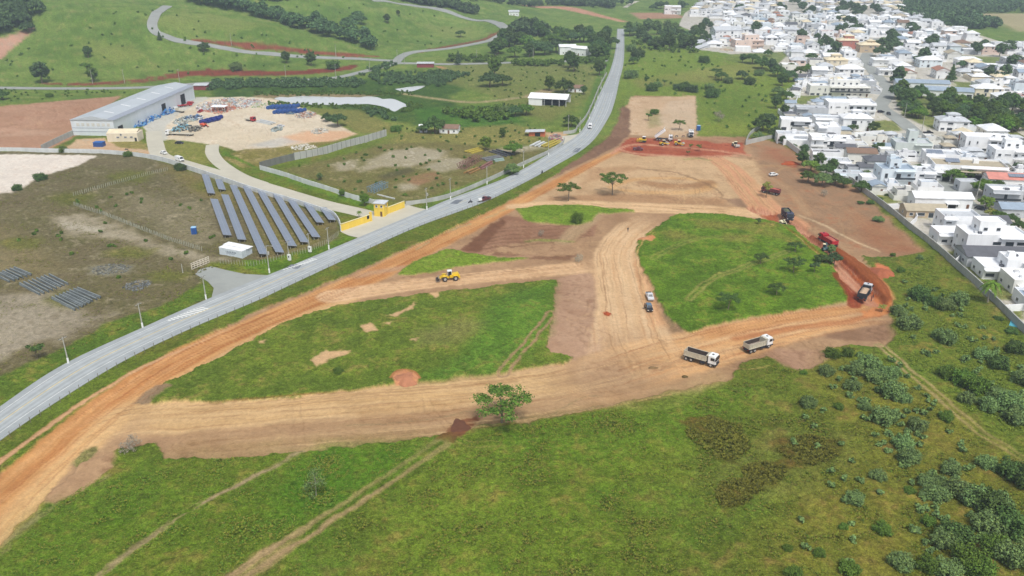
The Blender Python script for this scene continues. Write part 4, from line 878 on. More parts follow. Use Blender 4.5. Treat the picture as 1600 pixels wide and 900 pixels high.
def proto(kind, variant=0):
    key = (kind, variant)
    if key in PROTO: return PROTO[key]
    g = random.Random(hash_(kind) + variant * 31)
    cl = []; ends = []; size = 0.4; n = 2500; lm = L_MID; bm_ = M_BARK; h = 6; tr = 0.2; crown_name = 'crown'; flat = 0; grav = 0
    if kind == 'umbrella':      # flat spreading crown on a forked trunk, ~10 m wide, 8 m tall
        lm = L_MID; h = 7.5; tr = 0.22; size = 0.27; n = 3600
        for i in range(24):
            a = i * 2.4 + g.uniform(-.5, .5); rr = math.sqrt((i + .5) / 24) * 4.7
            x, y = rr * math.cos(a), rr * math.sin(a); z = 6.6 - rr * 0.12 + g.uniform(-1.1, .9)
            cl.append((x, y, z, g.uniform(.7, 1.7), g.uniform(.7, 1.7), g.uniform(.3, .6))); ends.append((x * .8, y * .8, z - .2))
        ends = ends[2:9]
    elif kind == 'round':
        lm = [L_DARK, L_MID, L_BLUE, L_LIGHT][variant % 4]; h = 8; tr = 0.28; size = 0.42; n = 4200
        for i in range(16):
            a = i * 2.4; t = (i + .5) / 16; zz = 3.2 + 5.0 * t; rad = 3.0 * math.sin(math.pi * (0.18 + 0.72 * t)) * g.uniform(.55, 1.0)
            x, y = rad * math.cos(a), rad * math.sin(a)
            cl.append((x, y, zz, g.uniform(.8, 1.7), g.uniform(.8, 1.7), g.uniform(.7, 1.3)))
            if i % 3 == 0: ends.append((x * .8, y * .8, zz - .3))
    elif kind == 'wide':
        lm = [L_DARK, L_MID, L_BLUE][variant % 3]; h = 7; tr = 0.3; size = 0.42; n = 5000
        for i in range(20):
            a = i * 2.4; rr = math.sqrt((i + .5) / 20) * 4.4; x, y = rr * math.cos(a), rr * math.sin(a)
            z = 5.8 - rr * rr * 0.12 + g.uniform(-.7, .7)
            cl.append((x, y, z, g.uniform(.8, 1.7), g.uniform(.8, 1.7), g.uniform(.6, 1.2)))
            if i % 3 == 0: ends.append((x * .8, y * .8, z - .3))
    elif kind == 'shrub':      # low, grey-green, several stems
        lm = [L_GREY, L_GREY, L_MID][variant % 3]; h = 2.4; tr = 0.09; size = 0.22; n = 3600
        for i in range(10):
            a = i * 2.4; rr = math.sqrt((i + .3) / 10) * 1.9; x, y = rr * math.cos(a), rr * math.sin(a); z = 2.2 - rr * .35 + g.uniform(-.4, .4)
            cl.append((x, y, z, g.uniform(.6, 1.1), g.uniform(.6, 1.1), g.uniform(.55, 1.0))); cl.append((x * 1.05, y * 1.05, z * .5, .7, .7, .7))
            if i % 2: ends.append((x * .7, y * .7, z - .2))
    elif kind == 'sparse':      # small open crown with the stem showing
        lm = L_BLUE if variant % 2 else L_MID; h = 4.2; tr = 0.1; size = 0.32; n = 800
        for i in range(7):
            a = i * 2.4; rr = math.sqrt((i + .3) / 7) * 1.9; x, y = rr * math.cos(a), rr * math.sin(a); z = 3.7 + g.uniform(-.9, .6)
            cl.append((x, y, z, g.uniform(.6, 1.0), g.uniform(.6, 1.0), g.uniform(.3, .5))); ends.append((x * .8, y * .8, z))
    elif kind == 'bare':
        lm = L_BARE; h = 3.6; tr = 0.07; size = 0.16; n = 900; bm_ = M_BARKP
        for i in range(14):
            a = i * 2.4; rr = math.sqrt((i + .3) / 14) * 1.9; x, y = rr * math.cos(a), rr * math.sin(a); z = 2.6 + g.uniform(-.9, 1.0) - rr * .3
            cl.append((x, y, z, .7, .7, .7)); ends.append((x, y, z + .3))
    elif kind == 'conifer':
        lm = L_BLUE; h = 10; tr = 0.22; size = 0.5; n = 2400
        for i in range(14):
            t = i / 13; r_ = 2.4 * (1 - t) + .4; a = i * 2.4
            cl.append((math.cos(a) * r_ * .35, math.sin(a) * r_ * .35, 1.8 + 8.6 * t, r_, r_, .8))
        ends = [(0, 0, 10.2)]
    elif kind == 'palm':
        lm = L_FRESH; h = 7; tr = 0.2; bm_ = M_BARKP
    hue = [L_DARK, L_MID, L_BLUE]
    if kind == 'palm':
        V = []
        for k in range(17):
            a = k * 2.4; up = 0.9 - 0.95 * (k / 16.0); L = 3.4
            for s in range(15):
                t0, t1 = s / 15, (s + 1) / 15
                def P(t): return Vector((math.cos(a) * L * t, math.sin(a) * L * t, 7 + L * (up * t - 1.05 * t * t)))
                p, q = P(t0), P(t1); w = 0.62 * math.sin(math.pi * (0.12 + .85 * t0)); sd = Vector((-math.sin(a), math.cos(a), 0))
                for sg in (-1, 1):
                    V += [p, q, q + sd * sg * w * .9 + Vector((0, 0, -.28 * w)) + (q - p) * .8, p + sd * sg * w * .9 + Vector((0, 0, -.28 * w)) + (q - p) * .8]
        V = np.array([tuple(v) for v in V]); ends = [(0.1, 0, 7.0)]
    else: V = leaf_cloud(cl, n, size, hash_(kind) + variant, flat, grav)
    cm = leaf_mesh(crown_name, V, lm)
    tm = trunk_mb(h, tr, ends, g.uniform(-.15, .15), variant).mesh('trunk', bm_, True)
    PROTO[key] = (cm, tm); return PROTO[key]
def hash_(s): return sum((i + 1) * ord(c) for i, c in enumerate(s)) % 9973
TREES = []
def tree(kind, name, px, py, scale, variant=0, label=None, cat='tree', group=None, sz=None, pos=None, lm=None, z0=0.0):
    p = pos if pos is not None else at(px, py)
    cm, tm = proto(kind, variant)
    r_ = bpy.data.objects.new(name, None); COL.objects.link(r_); r_.empty_display_size = .3
    r_.location = (p.x, p.y, p.z + z0); r_.rotation_euler = (0, 0, rnd.uniform(0, 6.28)); r_.scale = (scale, scale, scale * (sz or 1.0))
    for nm, me in (('crown', cm), ('trunk', tm)):
        c = bpy.data.objects.new(nm, me); COL.objects.link(c); c.parent = r_
        if nm == 'crown' and lm is not None:
            c.material_slots[0].link = 'OBJECT'; c.material_slots[0].material = lm
    tag(r_, label, cat, group)
    TREES.append((r_, px, py, group, label)); return r_
def ordered(items, base, where, group, cat='tree'):
    """items (object, px): labels that count from the left"""
    items = sorted(items, key=lambda t: t[1])
    for i, (o, _) in enumerate(items):
        o['label'] = '%s, %s from the left %s' % (base, ordn(i), where); o['group'] = group
        if len(items) == 1: o['label'] = '%s %s' % (base, where)

FARV = []
def far_tree(kind, x, y, s, v):
    p = at(x, y); cm, tm = proto(kind, v); n = len(cm.vertices); V = np.empty(n * 3, dtype=np.float32); cm.vertices.foreach_get('co', V); V = V.reshape(-1, 4, 3)[::4]
    c = V.mean(1, keepdims=True); V = (V - c) * 2.0 + c; a = rnd.uniform(0, 6.28); ca, sa = math.cos(a), math.sin(a); V = V.reshape(-1, 3) * s
    V = np.stack([V[:, 0] * ca - V[:, 1] * sa, V[:, 0] * sa + V[:, 1] * ca, V[:, 2]], 1) + np.array([p.x, p.y, p.z]); 
    h = 3.5 * s; tr = []
    for k in range(3):
        b = 2.1 * k; r_ = .25 * s; P0 = np.array([p.x + math.cos(b) * r_, p.y + math.sin(b) * r_, p.z - .3]); P1 = np.array([p.x + math.cos(b + 2.1) * r_, p.y + math.sin(b + 2.1) * r_, p.z - .3])
        tr += [P0, P1, P1 + (0, 0, h), P0 + (0, 0, h)]
    FARV.append(np.vstack([V, np.array(tr)]))
def flush_far(name, label):
    V = np.concatenate(FARV); FARV.clear(); o = bpy.data.objects.new(name, leaf_mesh(name, V, L_BLUE)); COL.objects.link(o); tag(o, label, 'trees', kind='stuff')
def plant_all():
    T = tree
    T('umbrella', 'tree', 784, 661, 1.3, 0, 'solitary umbrella-crowned tree with pale stem at the lower haul road', lm=L_MID, sz=.82)
    T('umbrella', 'tree', 888, 313, 0.95, 1, 'left of two flat-crowned trees standing on bare terrace')
    T('umbrella', 'tree', 957, 304, 1.15, 2, 'right, larger of two flat-crowned trees standing on bare terrace')
    T('bare', 'bare_bush', 203, 703, 1.05, 0, 'leafless grey bush at edge of the lower haul road', 'bush', z0=-0.6)
    T('bare', 'sapling', 494, 776, 1.1, 1, 'thin leafless sapling alone in the lower pasture', sz=1.5, lm=L_GREY)
    T('shrub', 'bush', 529, 584, 0.62, 2, 'dark round bush beside the bare patch in middle grass plot', 'bush', lm=L_MID)
    T('sparse', 'tree', 1013, 188, 0.9, 0, 'small tree in upper middle of the bare platform', lm=L_MID)
    T('shrub', 'bush', 1022, 178, 1.1, 2, 'low round bush at back of the bare platform', 'bush', lm=L_MID)
    T('umbrella', 'tree', 1061, 203, 0.72, 1, 'small flat-topped tree on the pale bare platform')
    T('shrub', 'sapling', 902, 348, 1.0, 2, 'young green sapling on the upper grass strip', sz=1.5, lm=L_FRESH)
    T('bare', 'sapling', 845, 368, 0.6, 0, 'tiny grey sapling on the brown terrace')
    T('bare', 'sapling', 904, 409, 0.75, 0, 'thin grey sapling beside the middle haul road')
    T('sparse', 'tree', 1197, 308, 1.05, 2, 'yellow-green tree beside the parked dump truck on red track', sz=1.3, lm=L_YEL)
    T('shrub', 'bush', 1372, 345, 1.0, 1, 'round grey-green bush near grey wall on brown field', 'bush', sz=.6)
    T('bare', 'sapling', 1287, 306, 0.8, 0, 'thin sapling on brown field below dark grove')
    T('sparse', 'tree', 1378, 486, 0.6, 2, 'scrubby uprooted-looking tree at bend of red haul road', sz=.7, lm=L_YEL)
    T('sparse', 'tree', 60, 563, 1.0, 1, 'windswept dark tree leaning beside the main road verge', lm=L_DARK)
    a = [T(k, 'tree', x, y, s, v, lm=m) for k, x, y, s, v, m in (('umbrella', 1242, 396, .55, 0, L_DARK), ('umbrella', 1188, 414, .5, 1, L_DARK), ('umbrella', 1240, 428, .7, 2, L_DARK), ('umbrella', 1213, 463, .55, 0, L_DARK), ('umbrella', 1137, 486, .7, 1, L_DARK), ('sparse', 1184, 352, .6, 0, L_DARK), ('sparse', 1272, 428, .9, 0, L_BLUE))]
    ordered([(o, o.location.x) for o in a], 'small dark tree', 'in the big right grass plot', 'trees in the right grass plot')
    a = [T('wide', 'tree', 1303, 412, .55, 0, lm=L_BLUE), T('wide', 'tree', 1284, 412, .5, 1, lm=L_DARK), T('round', 'tree', 1298, 398, .42, 1, lm=L_GREY)]
    ordered([(o, o.location.x) for o in a], 'dark bushy tree', 'below the red loaded truck', 'trees below the red truck')
    a = [T('sparse', 'tree', x, y, s, 1, lm=L_MID) for x, y, s in ((1079, 233, .55), (1092, 236, .7), (1075, 243, .5))]
    ordered([(o, o.location.x) for o in a], 'small low tree', 'on the red working face', 'small trees on the red working face')
    # shrubs and trees of the lower right slope
    S = [(1435, 468, 1.6, 'd'), (1462, 478, 1.2, 'd'), (1476, 482, 1.5, 'g'), (1497, 474, 1.4, 'g'), (1418, 512, 1.7, 'g'), (1404, 492, 1.2, 'g'), (1478, 536, 1.4, 'g'), (1465, 528, 1.0, 'g'),
         (1300, 558, 1.0, 'm'), (1290, 586, 1.0, 'g'), (1325, 556, .8, 'm'), (1335, 583, 1.2, 'g'), (1356, 574, 1.4, 'g'), (1364, 594, 1.3, 'g'), (1388, 590, 1.2, 'g'), (1392, 620, 1.5, 'g'), (1412, 628, .9, 'g'), (1330, 608, 1.0, 'g'),
         (1263, 636, 1.0, 'g'), (1380, 660, 1.5, 'g'), (1410, 700, 1.3, 'g'), (1420, 722, 1.2, 'g'), (1432, 672, 1.1, 'g'), (1477, 656, .9, 'm'), (1370, 748, .9, 'g'), (1335, 785, 1.0, 'g'), (1378, 832, .9, 'm'), (1420, 770, .6, 'm'),
         (1447, 758, 1.0, 'g'), (1458, 778, 1.3, 'g'), (1468, 760, .9, 'g'), (1483, 740, 1.0, 'g'), (1500, 775, 1.5, 'g'), (1525, 788, 1.5, 'g'), (1545, 800, 1.6, 'd'), (1560, 790, 1.3, 'g'), (1540, 828, 1.5, 'g'), (1580, 830, 1.7, 'd'), (1490, 842, 1.6, 'd'), (1472, 852, 1.2, 'g'),
         (1512, 885, 1.5, 'm'), (1550, 862, 1.3, 'm'), (1530, 900, 1.4, 'm'), (1578, 880, 1.5, 'g'), (1450, 892, 1.0, 'm'), (1405, 885, 1.1, 'g'), (1325, 895, 1.0, 'm'), (1240, 900, .8, 'm'), (1280, 868, .6, 'm'), (1480, 900, 1.3, 'g'), (1318, 826, .5, 'm'), (1230, 860, .5, 'm'),
         (1535, 560, 1.3, 'g'), (1560, 575, 1.3, 'd'), (1480, 590, 1.3, 'm'), (1505, 600, 1.5, 'm'), (1525, 612, 1.5, 'm'), (1508, 628, 1.0, 'g'), (1555, 620, 1.2, 'g'), (1545, 640, 1.3, 'g'), (1575, 640, 1.6, 'g'), (1590, 660, 1.6, 'g'), (1585, 550, 1.3, 'd'), (1600, 600, 1.4, 'g'),
         (1578, 745, 1.5, 'd'), (1600, 760, 1.5, 'd'), (1540, 730, 1.1, 'g'), (1395, 400, .5, 'm'), (1437, 405, .6, 'g'), (1407, 425, .7, 'm'), (1450, 820, .7, 'm'), (1350, 640, .8, 'g'), (1310, 640, .6, 'm'), (1255, 585, .5, 'm')]
    dct = {'d': ('dark leafy shrub', L_DARK), 'g': ('grey-green round shrub', L_GREY), 'm': ('fresh green shrub', L_MID)}
    grp = {}
    for i, (x, y, s, c) in enumerate(S):
        o = T('shrub', 'shrub', x, y, s * .88, i % 3, cat='shrub', lm=dct[c][1], sz=rnd.uniform(.85, 1.15)); band = 'above the two-rut path' if y < 545 or (y < 660 and x > 1475) else 'right of the pasture, below the path'
        grp.setdefault((c, band), []).append((o, x))
    for (c, band), it in grp.items(): ordered(it, dct[c][0], band, dct[c][0] + 's on the lower right slope')
    FARV.clear()
    # grove by the grey wall (upper right of the brown field)
    a = []
    for i, (x, y, s, k, m) in enumerate(((1252, 258, .8, 'round', L_DARK), (1266, 268, .8, 'wide', L_LIGHT), (1262, 285, .75, 'wide', L_MID), (1278, 262, .8, 'round', L_DARK), (1290, 275, .85, 'wide', L_DARK), (1284, 290, .8, 'wide', L_GREY), (1304, 288, .7, 'wide', L_DARK), (1318, 292, .6, 'wide', L_DARK), (1300, 268, .7, 'round', L_DARK), (1256, 242, .6, 'round', L_BLUE))):
        a.append((T(k, 'tree', x, y, s, i % 3, lm=m), x))
    ordered(a, 'tree of the dark grove', 'beside the grey boundary wall', 'grove at the end of the boundary wall')
    a = [(T('wide', 'tree', x, y, s, i, lm=m), x) for i, (x, y, s, m) in enumerate(((1345, 300, .7, L_DARK), (1332, 268, .5, L_DARK), (1353, 275, .4, L_MID), (1433, 272, .7, L_DARK), (1490, 285, .9, L_MID), (1512, 280, .8, L_MID), (1478, 280, .6, L_GREY), (1535, 306, 1.0, L_FRESH), (1540, 325, .7, L_LIGHT), (1468, 258, .5, L_BLUE), (1598, 385, .7, L_DARK), (1560, 345, .6, L_MID), (1577, 350, .6, L_DARK), (1590, 362, .6, L_DARK), (1557, 296, .6, L_DARK), (1548, 340, .55, L_YEL), (1332, 205, .6, L_DARK), (1363, 205, .8, L_DARK), (1373, 238, .7, L_DARK), (1590, 268, .6, L_BLUE), (1240, 232, .35, L_DARK), (1280, 228, .3, L_DARK), (1520, 345, .35, L_DARK)))]
    ordered(a, 'leafy garden tree', 'among the nearer houses', 'garden trees among the nearer houses')
    T('palm', 'palm_tree', 1543, 474, .95, 0, 'coconut palm inside the grey boundary wall', 'palm')
    a = [(T('shrub', 'bush', x, y, s, 2, cat='bush', lm=L_DARK, sz=.6), x) for x, y, s in ((1372, 312, .8), (1345, 318, .6), (1385, 306, .7), (1360, 318, .8), (1512, 392, .4), (1580, 520, .8), (1560, 500, .6), (1235, 225, .5), (1244, 226, .5))]
    ordered(a, 'dark garden bush', 'inside the grey boundary wall', 'garden bushes inside the wall')
    # strip of trees between green slope and town
    a = [(T(k, 'tree', x, y, s, i % 3, lm=m), x) for i, (k, x, y, s, m) in enumerate((('wide', 1190, 108, 1.3, L_DARK), ('wide', 1175, 100, 1.2, L_DARK), ('round', 1205, 112, 1.1, L_BLUE), ('wide', 1215, 120, 1.2, L_DARK), ('round', 1222, 135, 1.1, L_DARK), ('wide', 1232, 128, 1.2, L_BLUE), ('wide', 1215, 150, .9, L_GREY), ('wide', 1228, 158, 1.0, L_DARK),
         ('round', 1212, 170, 1.0, L_DARK), ('wide', 1192, 205, 1.25, L_DARK), ('wide', 1200, 195, 1.0, L_BLUE), ('wide', 1210, 215, .8, L_DARK), ('wide', 1184, 218, .6, L_GREY), ('round', 1225, 182, .8, L_DARK), ('wide', 1250, 118, 1.0, L_MID), ('wide', 1262, 112, .8, L_MID), ('wide', 1235, 108, .7, L_MID), ('round', 1160, 98, .8, L_BLUE), ('wide', 1200, 88, .8, L_DARK), ('round', 1222, 225, .5, L_DARK)))]
    ordered(a, 'dark tree', 'in the strip along the town edge', 'trees along the town edge')
    # scattered trees on the green slope
    a = [(T(k, 'tree', x, y, s, i % 3, lm=m), x) for i, (k, x, y, s, m) in enumerate((('umbrella', 1118, 122, .9, L_DARK), ('wide', 1127, 126, .9, L_DARK), ('wide', 1159, 124, .9, L_BLUE), ('shrub', 1171, 132, 1.8, L_DARK), ('shrub', 1100, 98, 2.0, L_DARK), ('shrub', 1112, 152, 2.1, L_DARK), ('shrub', 1070, 142, 2.0, L_DARK), ('shrub', 1082, 144, 1.8, L_BLUE), ('shrub', 1058, 140, 1.4, L_BLUE),
         ('shrub', 1018, 142, 1.8, L_DARK), ('shrub', 1027, 136, 1.4, L_GREY), ('shrub', 985, 122, 2.2, L_GREY), ('shrub', 1011, 124, .8, L_DARK), ('sparse', 1038, 134, .9, L_DARK), ('wide', 990, 100, .8, L_DARK), ('shrub', 997, 90, 2.6, L_DARK), ('shrub', 986, 80, 2.2, L_GREY), ('bare', 1123, 190, 1.6, L_BARE), ('shrub', 1137, 130, 1.6, L_GREY), ('shrub', 1108, 140, 1.5, L_GREY), ('shrub', 1185, 118, 1.6, L_GREY)))]
    ordered(a, 'scattered tree or bush', 'on the green slope right of the road', 'scattered trees on the green slope')
    # trees at the far end of the main road
    a = []
    for i in range(30):
        t = i / 29; x = 985 + 115 * t + rnd.uniform(-4, 4); y = 62 + 4 * t + rnd.uniform(-13, 14) - (8 if t < .3 else 0)
        a.append((T('wide' if i % 2 else 'round', 'tree', x, y, rnd.uniform(1.2, 1.7), i % 3, lm=[L_DARK, L_BLUE, L_GREY, L_DARK][i % 4]), x))
    ordered(a, 'dark tree', 'in the wood right of the road end', 'wood right of the road end')
    a = []
    for i in range(38):
        t = i / 37; x = 770 + 180 * t + rnd.uniform(-5, 5); y = 90 - 22 * t * rnd.random() + rnd.uniform(-32, 2) * (0.35 + .65 * math.sin(math.pi * min(1, t * 1.3)))
        if 872 < x < 925 and 70 < y: y = 66
        a.append((T('wide' if i % 2 else 'round', 'tree', x, y, rnd.uniform(1.2, 1.9), i % 3, lm=[L_DARK, L_BLUE, L_DARK, L_MID][i % 4]), x))
    for x, y in ((940, 70), (948, 62), (935, 82), (944, 92), (930, 94), (890, 106), (896, 112)): a.append((T('round', 'tree', x, y, 1.5, 1, lm=L_DARK), x))
    ordered(a, 'dark tree', 'in the wood left of the road end', 'wood left of the road end')
    T('round', 'tree', 936, 118, 1.25, 0, 'dark tree closest to the left edge of the upper road', lm=L_DARK)
    # compound, meadows, pond
    one = [('round', 773, 118, 1.5, 1, L_MID, 'big light green tree above the small marsh pond'), ('wide', 765, 136, 1.5, 0, L_BLUE, 'dark spreading tree left of the pair above the marsh'), ('wide', 785, 134, 1.2, 1, L_DARK, 'dark spreading tree below the big light green tree'), ('conifer', 716, 101, 1.0, 0, L_BLUE, 'lone upright conifer by the hill road'),
           ('round', 858, 142, 1.15, 3, L_MID, 'green tree left of the dark one by white shed'), ('wide', 882, 145, 1.35, 0, L_DARK, 'broad dark tree behind the open white shed'), ('round', 912, 148, .7, 1, L_DARK, 'small tree right of the small white cottage'), ('wide', 892, 198, .95, 2, L_DARK, 'round dark tree beside the white boundary wall corner'),
           ('wide', 822, 180, 1.0, 1, L_MID, 'leafy tree left of the open white shed'), ('wide', 805, 182, .9, 0, L_BLUE, 'dark bush clump further left of the open white shed'), ('wide', 788, 180, .8, 2, L_GREY, 'greyish bush at left end of shed hedge'), ('wide', 680, 208, 1.25, 0, L_DARK, 'dark broad tree covering the left of white cottage'), ('wide', 662, 208, .7, 1, L_DARK, 'small dark tree left of the cottage tree'),
           ('round', 785, 215, .6, 3, L_MID, 'small tree on meadow left of the brick hut'), ('round', 759, 236, .85, 3, L_LIGHT, 'light green tree beside the yellow steel beams'), ('wide', 803, 242, .9, 1, L_FRESH, 'bushy tree among dark steel beams'), ('wide', 800, 272, .7, 2, L_GREY, 'grey-green tree at the roadside wall'),
           ('round', 570, 322, .6, 1, L_FRESH, 'green tree in front of white wall left of gatehouse'), ('round', 535, 308, .4, 1, L_MID, 'small tree against the long white wall'), ('palm', 562, 340, .35, 0, L_FRESH, 'tiny palm behind the lower yellow wall'), ('round', 500, 282, .4, 0, L_GREY, 'bare greenish bush inside scrap field wall'), ('round', 66, 130, 1.7, 2, L_BLUE, 'large dark rounded tree at the foot of the left hill'),
           ('round', 138, 90, 1.0, 1, L_DARK, 'small dark tree on middle of the left hill'), ('round', 146, 128, 1.2, 2, L_MID, 'green tree at the foot of the hill near warehouse'), ('sparse', 138, 116, 1.8, 1, L_MID, 'open-crowned tree above the red cut bank'), ('conifer', 250, 64, .7, 0, L_DARK, 'dark upright tree at bend of the hill road'), ('wide', 318, 80, 1.0, 0, L_BLUE, 'dark bush below the upper hill road'),
           ('round', 447, 99, 1.1, 1, L_DARK, 'dark tree below the hill road, left of a pair'), ('round', 486, 103, 1.2, 0, L_DARK, 'dark tree below the hill road, right of a pair'), ('round', 605, 36, 1.0, 0, L_DARK, 'lone dark tree high on the middle hill'), ('wide', 720, 58, 1.0, 1, L_DARK, 'lone dark tree on right side of middle hill'), ('round', 622, 24, .6, 1, L_DARK, 'tiny tree near top of the middle hill'),
           ('wide', 5, 156, .9, 0, L_DARK, 'dark tree at left edge above the brown lot'), ('shrub', 78, 152, 1.0, 2, L_MID, 'small bush on grass above brown lot'), ('wide', 528, 198, 1.1, 1, L_BLUE, 'dark bush on the bank right of the compound yard'), ('wide', 512, 190, .7, 0, L_BLUE, 'smaller dark bush on the compound bank'), ('shrub', 618, 206, 1.3, 2, L_MID, 'small bush on meadow below the marsh'),
           ('shrub', 370, 110, 2.2, 0, L_GREY, 'grey bush on the red bank'), ('shrub', 520, 108, 2.5, 1, L_DARK, 'dark bush at end of red bank'), ('shrub', 282, 266, 1.2, 2, L_DARK, 'dark bush below white van at compound wall'), ('round', 835, 12, 1.1, 0, L_DARK, 'lone dark tree beside the far red earth'), ('conifer', 1485, 128, 1.15, 0, L_DARK, 'tall dark conifer between houses in the town'), ('wide', 1503, 108, 1.0, 1, L_BLUE, 'round dark tree right of the tall town conifer'),
           ('shrub', 100, 238, 1.1, 2, L_MID, 'green bush at the wall by white sand'), ('shrub', 64, 282, 1.2, 2, L_DARK, 'bush at the lower edge of white sand'), ('shrub', 28, 298, 1.0, 2, L_DARK, 'bush at lower left edge of white sand'), ('shrub', 200, 245, 1.0, 1, L_MID, 'bush on the compound wall near black motorcycle'), ('shrub', 372, 300, .5, 2, L_YEL, 'yellowish bush in solar field')]
    for k, x, y, s, v, m, lb in one: T(k, 'bush' if k == 'shrub' else 'palm_tree' if k == 'palm' else 'tree', x, y, s, v, lb, 'bush' if k == 'shrub' else 'palm' if k == 'palm' else 'tree', lm=m)
    # valley wood between the two hills
    a = []
    for i in range(46):
        t = i / 45; x = 300 + 285 * t + rnd.uniform(-6, 6); y = 2 + 74 * t ** 1.25 + rnd.uniform(-4, 5)
        far_tree('wide' if i % 3 else 'round', x, y, rnd.uniform(1.1, 1.7), i % 3)
    for x, y in ((545, 40), (555, 36), (565, 38), (552, 44), (540, 46), (560, 30)): far_tree('wide', x, y, 1.2, 1)
    flush_far('valley_wood', 'dark belt of trees in the valley between the hills')
    a = []
    for i in range(26):
        x = rnd.uniform(-30, 58); y = rnd.uniform(14, 54) if x < 45 else rnd.uniform(18, 32)
        far_tree('wide', x, y, rnd.uniform(1.2, 1.7), i % 3)
    flush_far('hill_wood', 'dark wood in the upper left corner')
    # wood inside the town
    a = []
    for i in range(58):
        t = rnd.random(); x = 1402 + 165 * t; y = 148 + 42 * t + rnd.uniform(-8, 30) * (1.0 if t < .5 else .8)
        a.append((T('wide' if i % 2 else 'round', 'tree', x, y, rnd.uniform(.85, 1.25), i % 3, lm=[L_MID, L_FRESH, L_DARK, L_BLUE][i % 4]), x))
    for i in range(44):
        x = rnd.uniform(1545, 1640); y = rnd.uniform(158, 214) if x > 1560 else rnd.uniform(175, 205)
        if abs((y - 165) - (x - 1545) * .78) < 5: continue
        a.append((T('wide' if i % 2 else 'round', 'tree', x, y, rnd.uniform(.9, 1.3), i % 3, lm=[L_DARK, L_BLUE, L_FRESH][i % 3]), x))
    ordered(a, 'dense green tree', 'in the wood inside the town', 'wood inside the town')
    # trees between the far houses
    a = []
    for cx, cy, rx, ry, n in ((1290, 70, 14, 10, 5), (1330, 50, 20, 8, 6), (1385, 78, 14, 12, 8), (1232, 10, 22, 9, 8), (1260, 22, 14, 6, 4), (1340, 18, 34, 10, 16), (1425, 52, 12, 6, 4), (1465, 76, 12, 4, 4), (1530, 82, 10, 4, 3), (1570, 84, 10, 5, 4), (1555, 122, 14, 5, 4), (1585, 105, 8, 3, 2), (1400, 132, 5, 4, 2), (1390, 66, 8, 6, 4), (1300, 84, 5, 5, 2), (1175, 52, 8, 4, 3), (1160, 18, 6, 3, 2), (1107, 45, 5, 3, 2), (1270, 96, 4, 2, 1), (1066, 14, 6, 3, 3), (1030, 14, 14, 3, 5), (955, 6, 40, 4, 10), (1440, 100, 6, 3, 2), (1405, 155, 4, 2, 1), (1250, 62, 6, 3, 2), (1315, 34, 6, 3, 3), (1450, 40, 5, 3, 2)):
        for _ in range(n):
            x, y = cx + rnd.uniform(-rx, rx), cy + rnd.uniform(-ry, ry)
            far_tree('wide' if rnd.random() < .5 else 'round', x, y, rnd.uniform(.9, 1.4), rnd.randrange(3))
    flush_far('town_trees', 'dark trees scattered among the distant town houses')
plant_all()
def far_wood(name, regions, label, dens=1.0, m=L_BLUE, size=1.9, sc=1.0):
    g = np.random.RandomState(5); out = []
    for pts, n in regions:
        P = W(pts); lo, hi = P.min(0), P.max(0); c = 0
        while c < n:
            q = lo + (hi - lo) * g.rand(2); ins = False
            for i in range(len(P)):
                a, b = P[i], P[(i + 1) % len(P)]
                if (a[1] > q[1]) != (b[1] > q[1]) and q[0] < (b[0] - a[0]) * (q[1] - a[1]) / (b[1] - a[1]) + a[0]: ins = not ins
            if not ins: continue
            c += 1; z = hz(q[0], q[1]); cl = []
            for k in range(5):
                cl.append((g.uniform(-3, 3) * sc, g.uniform(-3, 3) * sc, g.uniform(2.5, 7) * sc, g.uniform(1.6, 3) * sc, g.uniform(1.6, 3) * sc, g.uniform(1.4, 2.4) * sc))
            V = leaf_cloud(cl, 110, size, g.randint(99999)); V += np.array([q[0], q[1], z]); out.append(V)
    V = np.concatenate(out); o = bpy.data.objects.new(name, leaf_mesh(name, V, m)); COL.objects.link(o)
    return tag(o, label, 'wood', kind='stuff')
far_wood('distant_wood', [([(1410, 2), (1600, 0), (1600, 20), (1520, 22), (1560, 44), (1500, 46), (1440, 34), (1400, 20)], 620), ([(1490, 35), (1560, 36), (1562, 45), (1500, 46)], 70)], 'far-off wood behind the town at upper right')
far_wood('distant_wood', [([(720, -4), (900, 2), (960, 8), (960, 14), (860, 8), (730, 2)], 150), ([(0, -3), (60, -2), (40, 6), (0, 12)], 80), ([(620, -6), (700, 8), (745, 20), (740, 24), (690, 12), (620, 0)], 120), ([(800, 40), (850, 44), (860, 60), (800, 52)], 60), ([(400, -4), (500, -4), (500, 0), (400, 0)], 50)], 'far-off tree belts on the hills')
far_wood('hedge', [([(330, 127), (560, 124), (575, 130), (560, 138), (400, 138), (325, 142)], 420), ([(560, 118), (690, 112), (740, 118), (700, 130), (600, 134)], 260), ([(640, 122), (690, 120), (700, 138), (665, 134)], 60), ([(575, 108), (610, 98), (620, 102), (590, 116)], 50), ([(560, 168), (600, 174), (620, 190), (580, 184)], 30)], 'dark scrub and reeds around the marsh', m=L_BLUE, size=0.8, sc=0.3)
far_wood('pond_reeds', [([(395, 143), (640, 143), (650, 152), (560, 149), (400, 151)], 150), ([(415, 160), (440, 160), (560, 165), (600, 170), (620, 177), (560, 172), (420, 167)], 130), ([(640, 160), (665, 166), (650, 176), (625, 175)], 40)], 'green reeds along both banks of the pond', m=L_MID, size=0.5, sc=0.16)
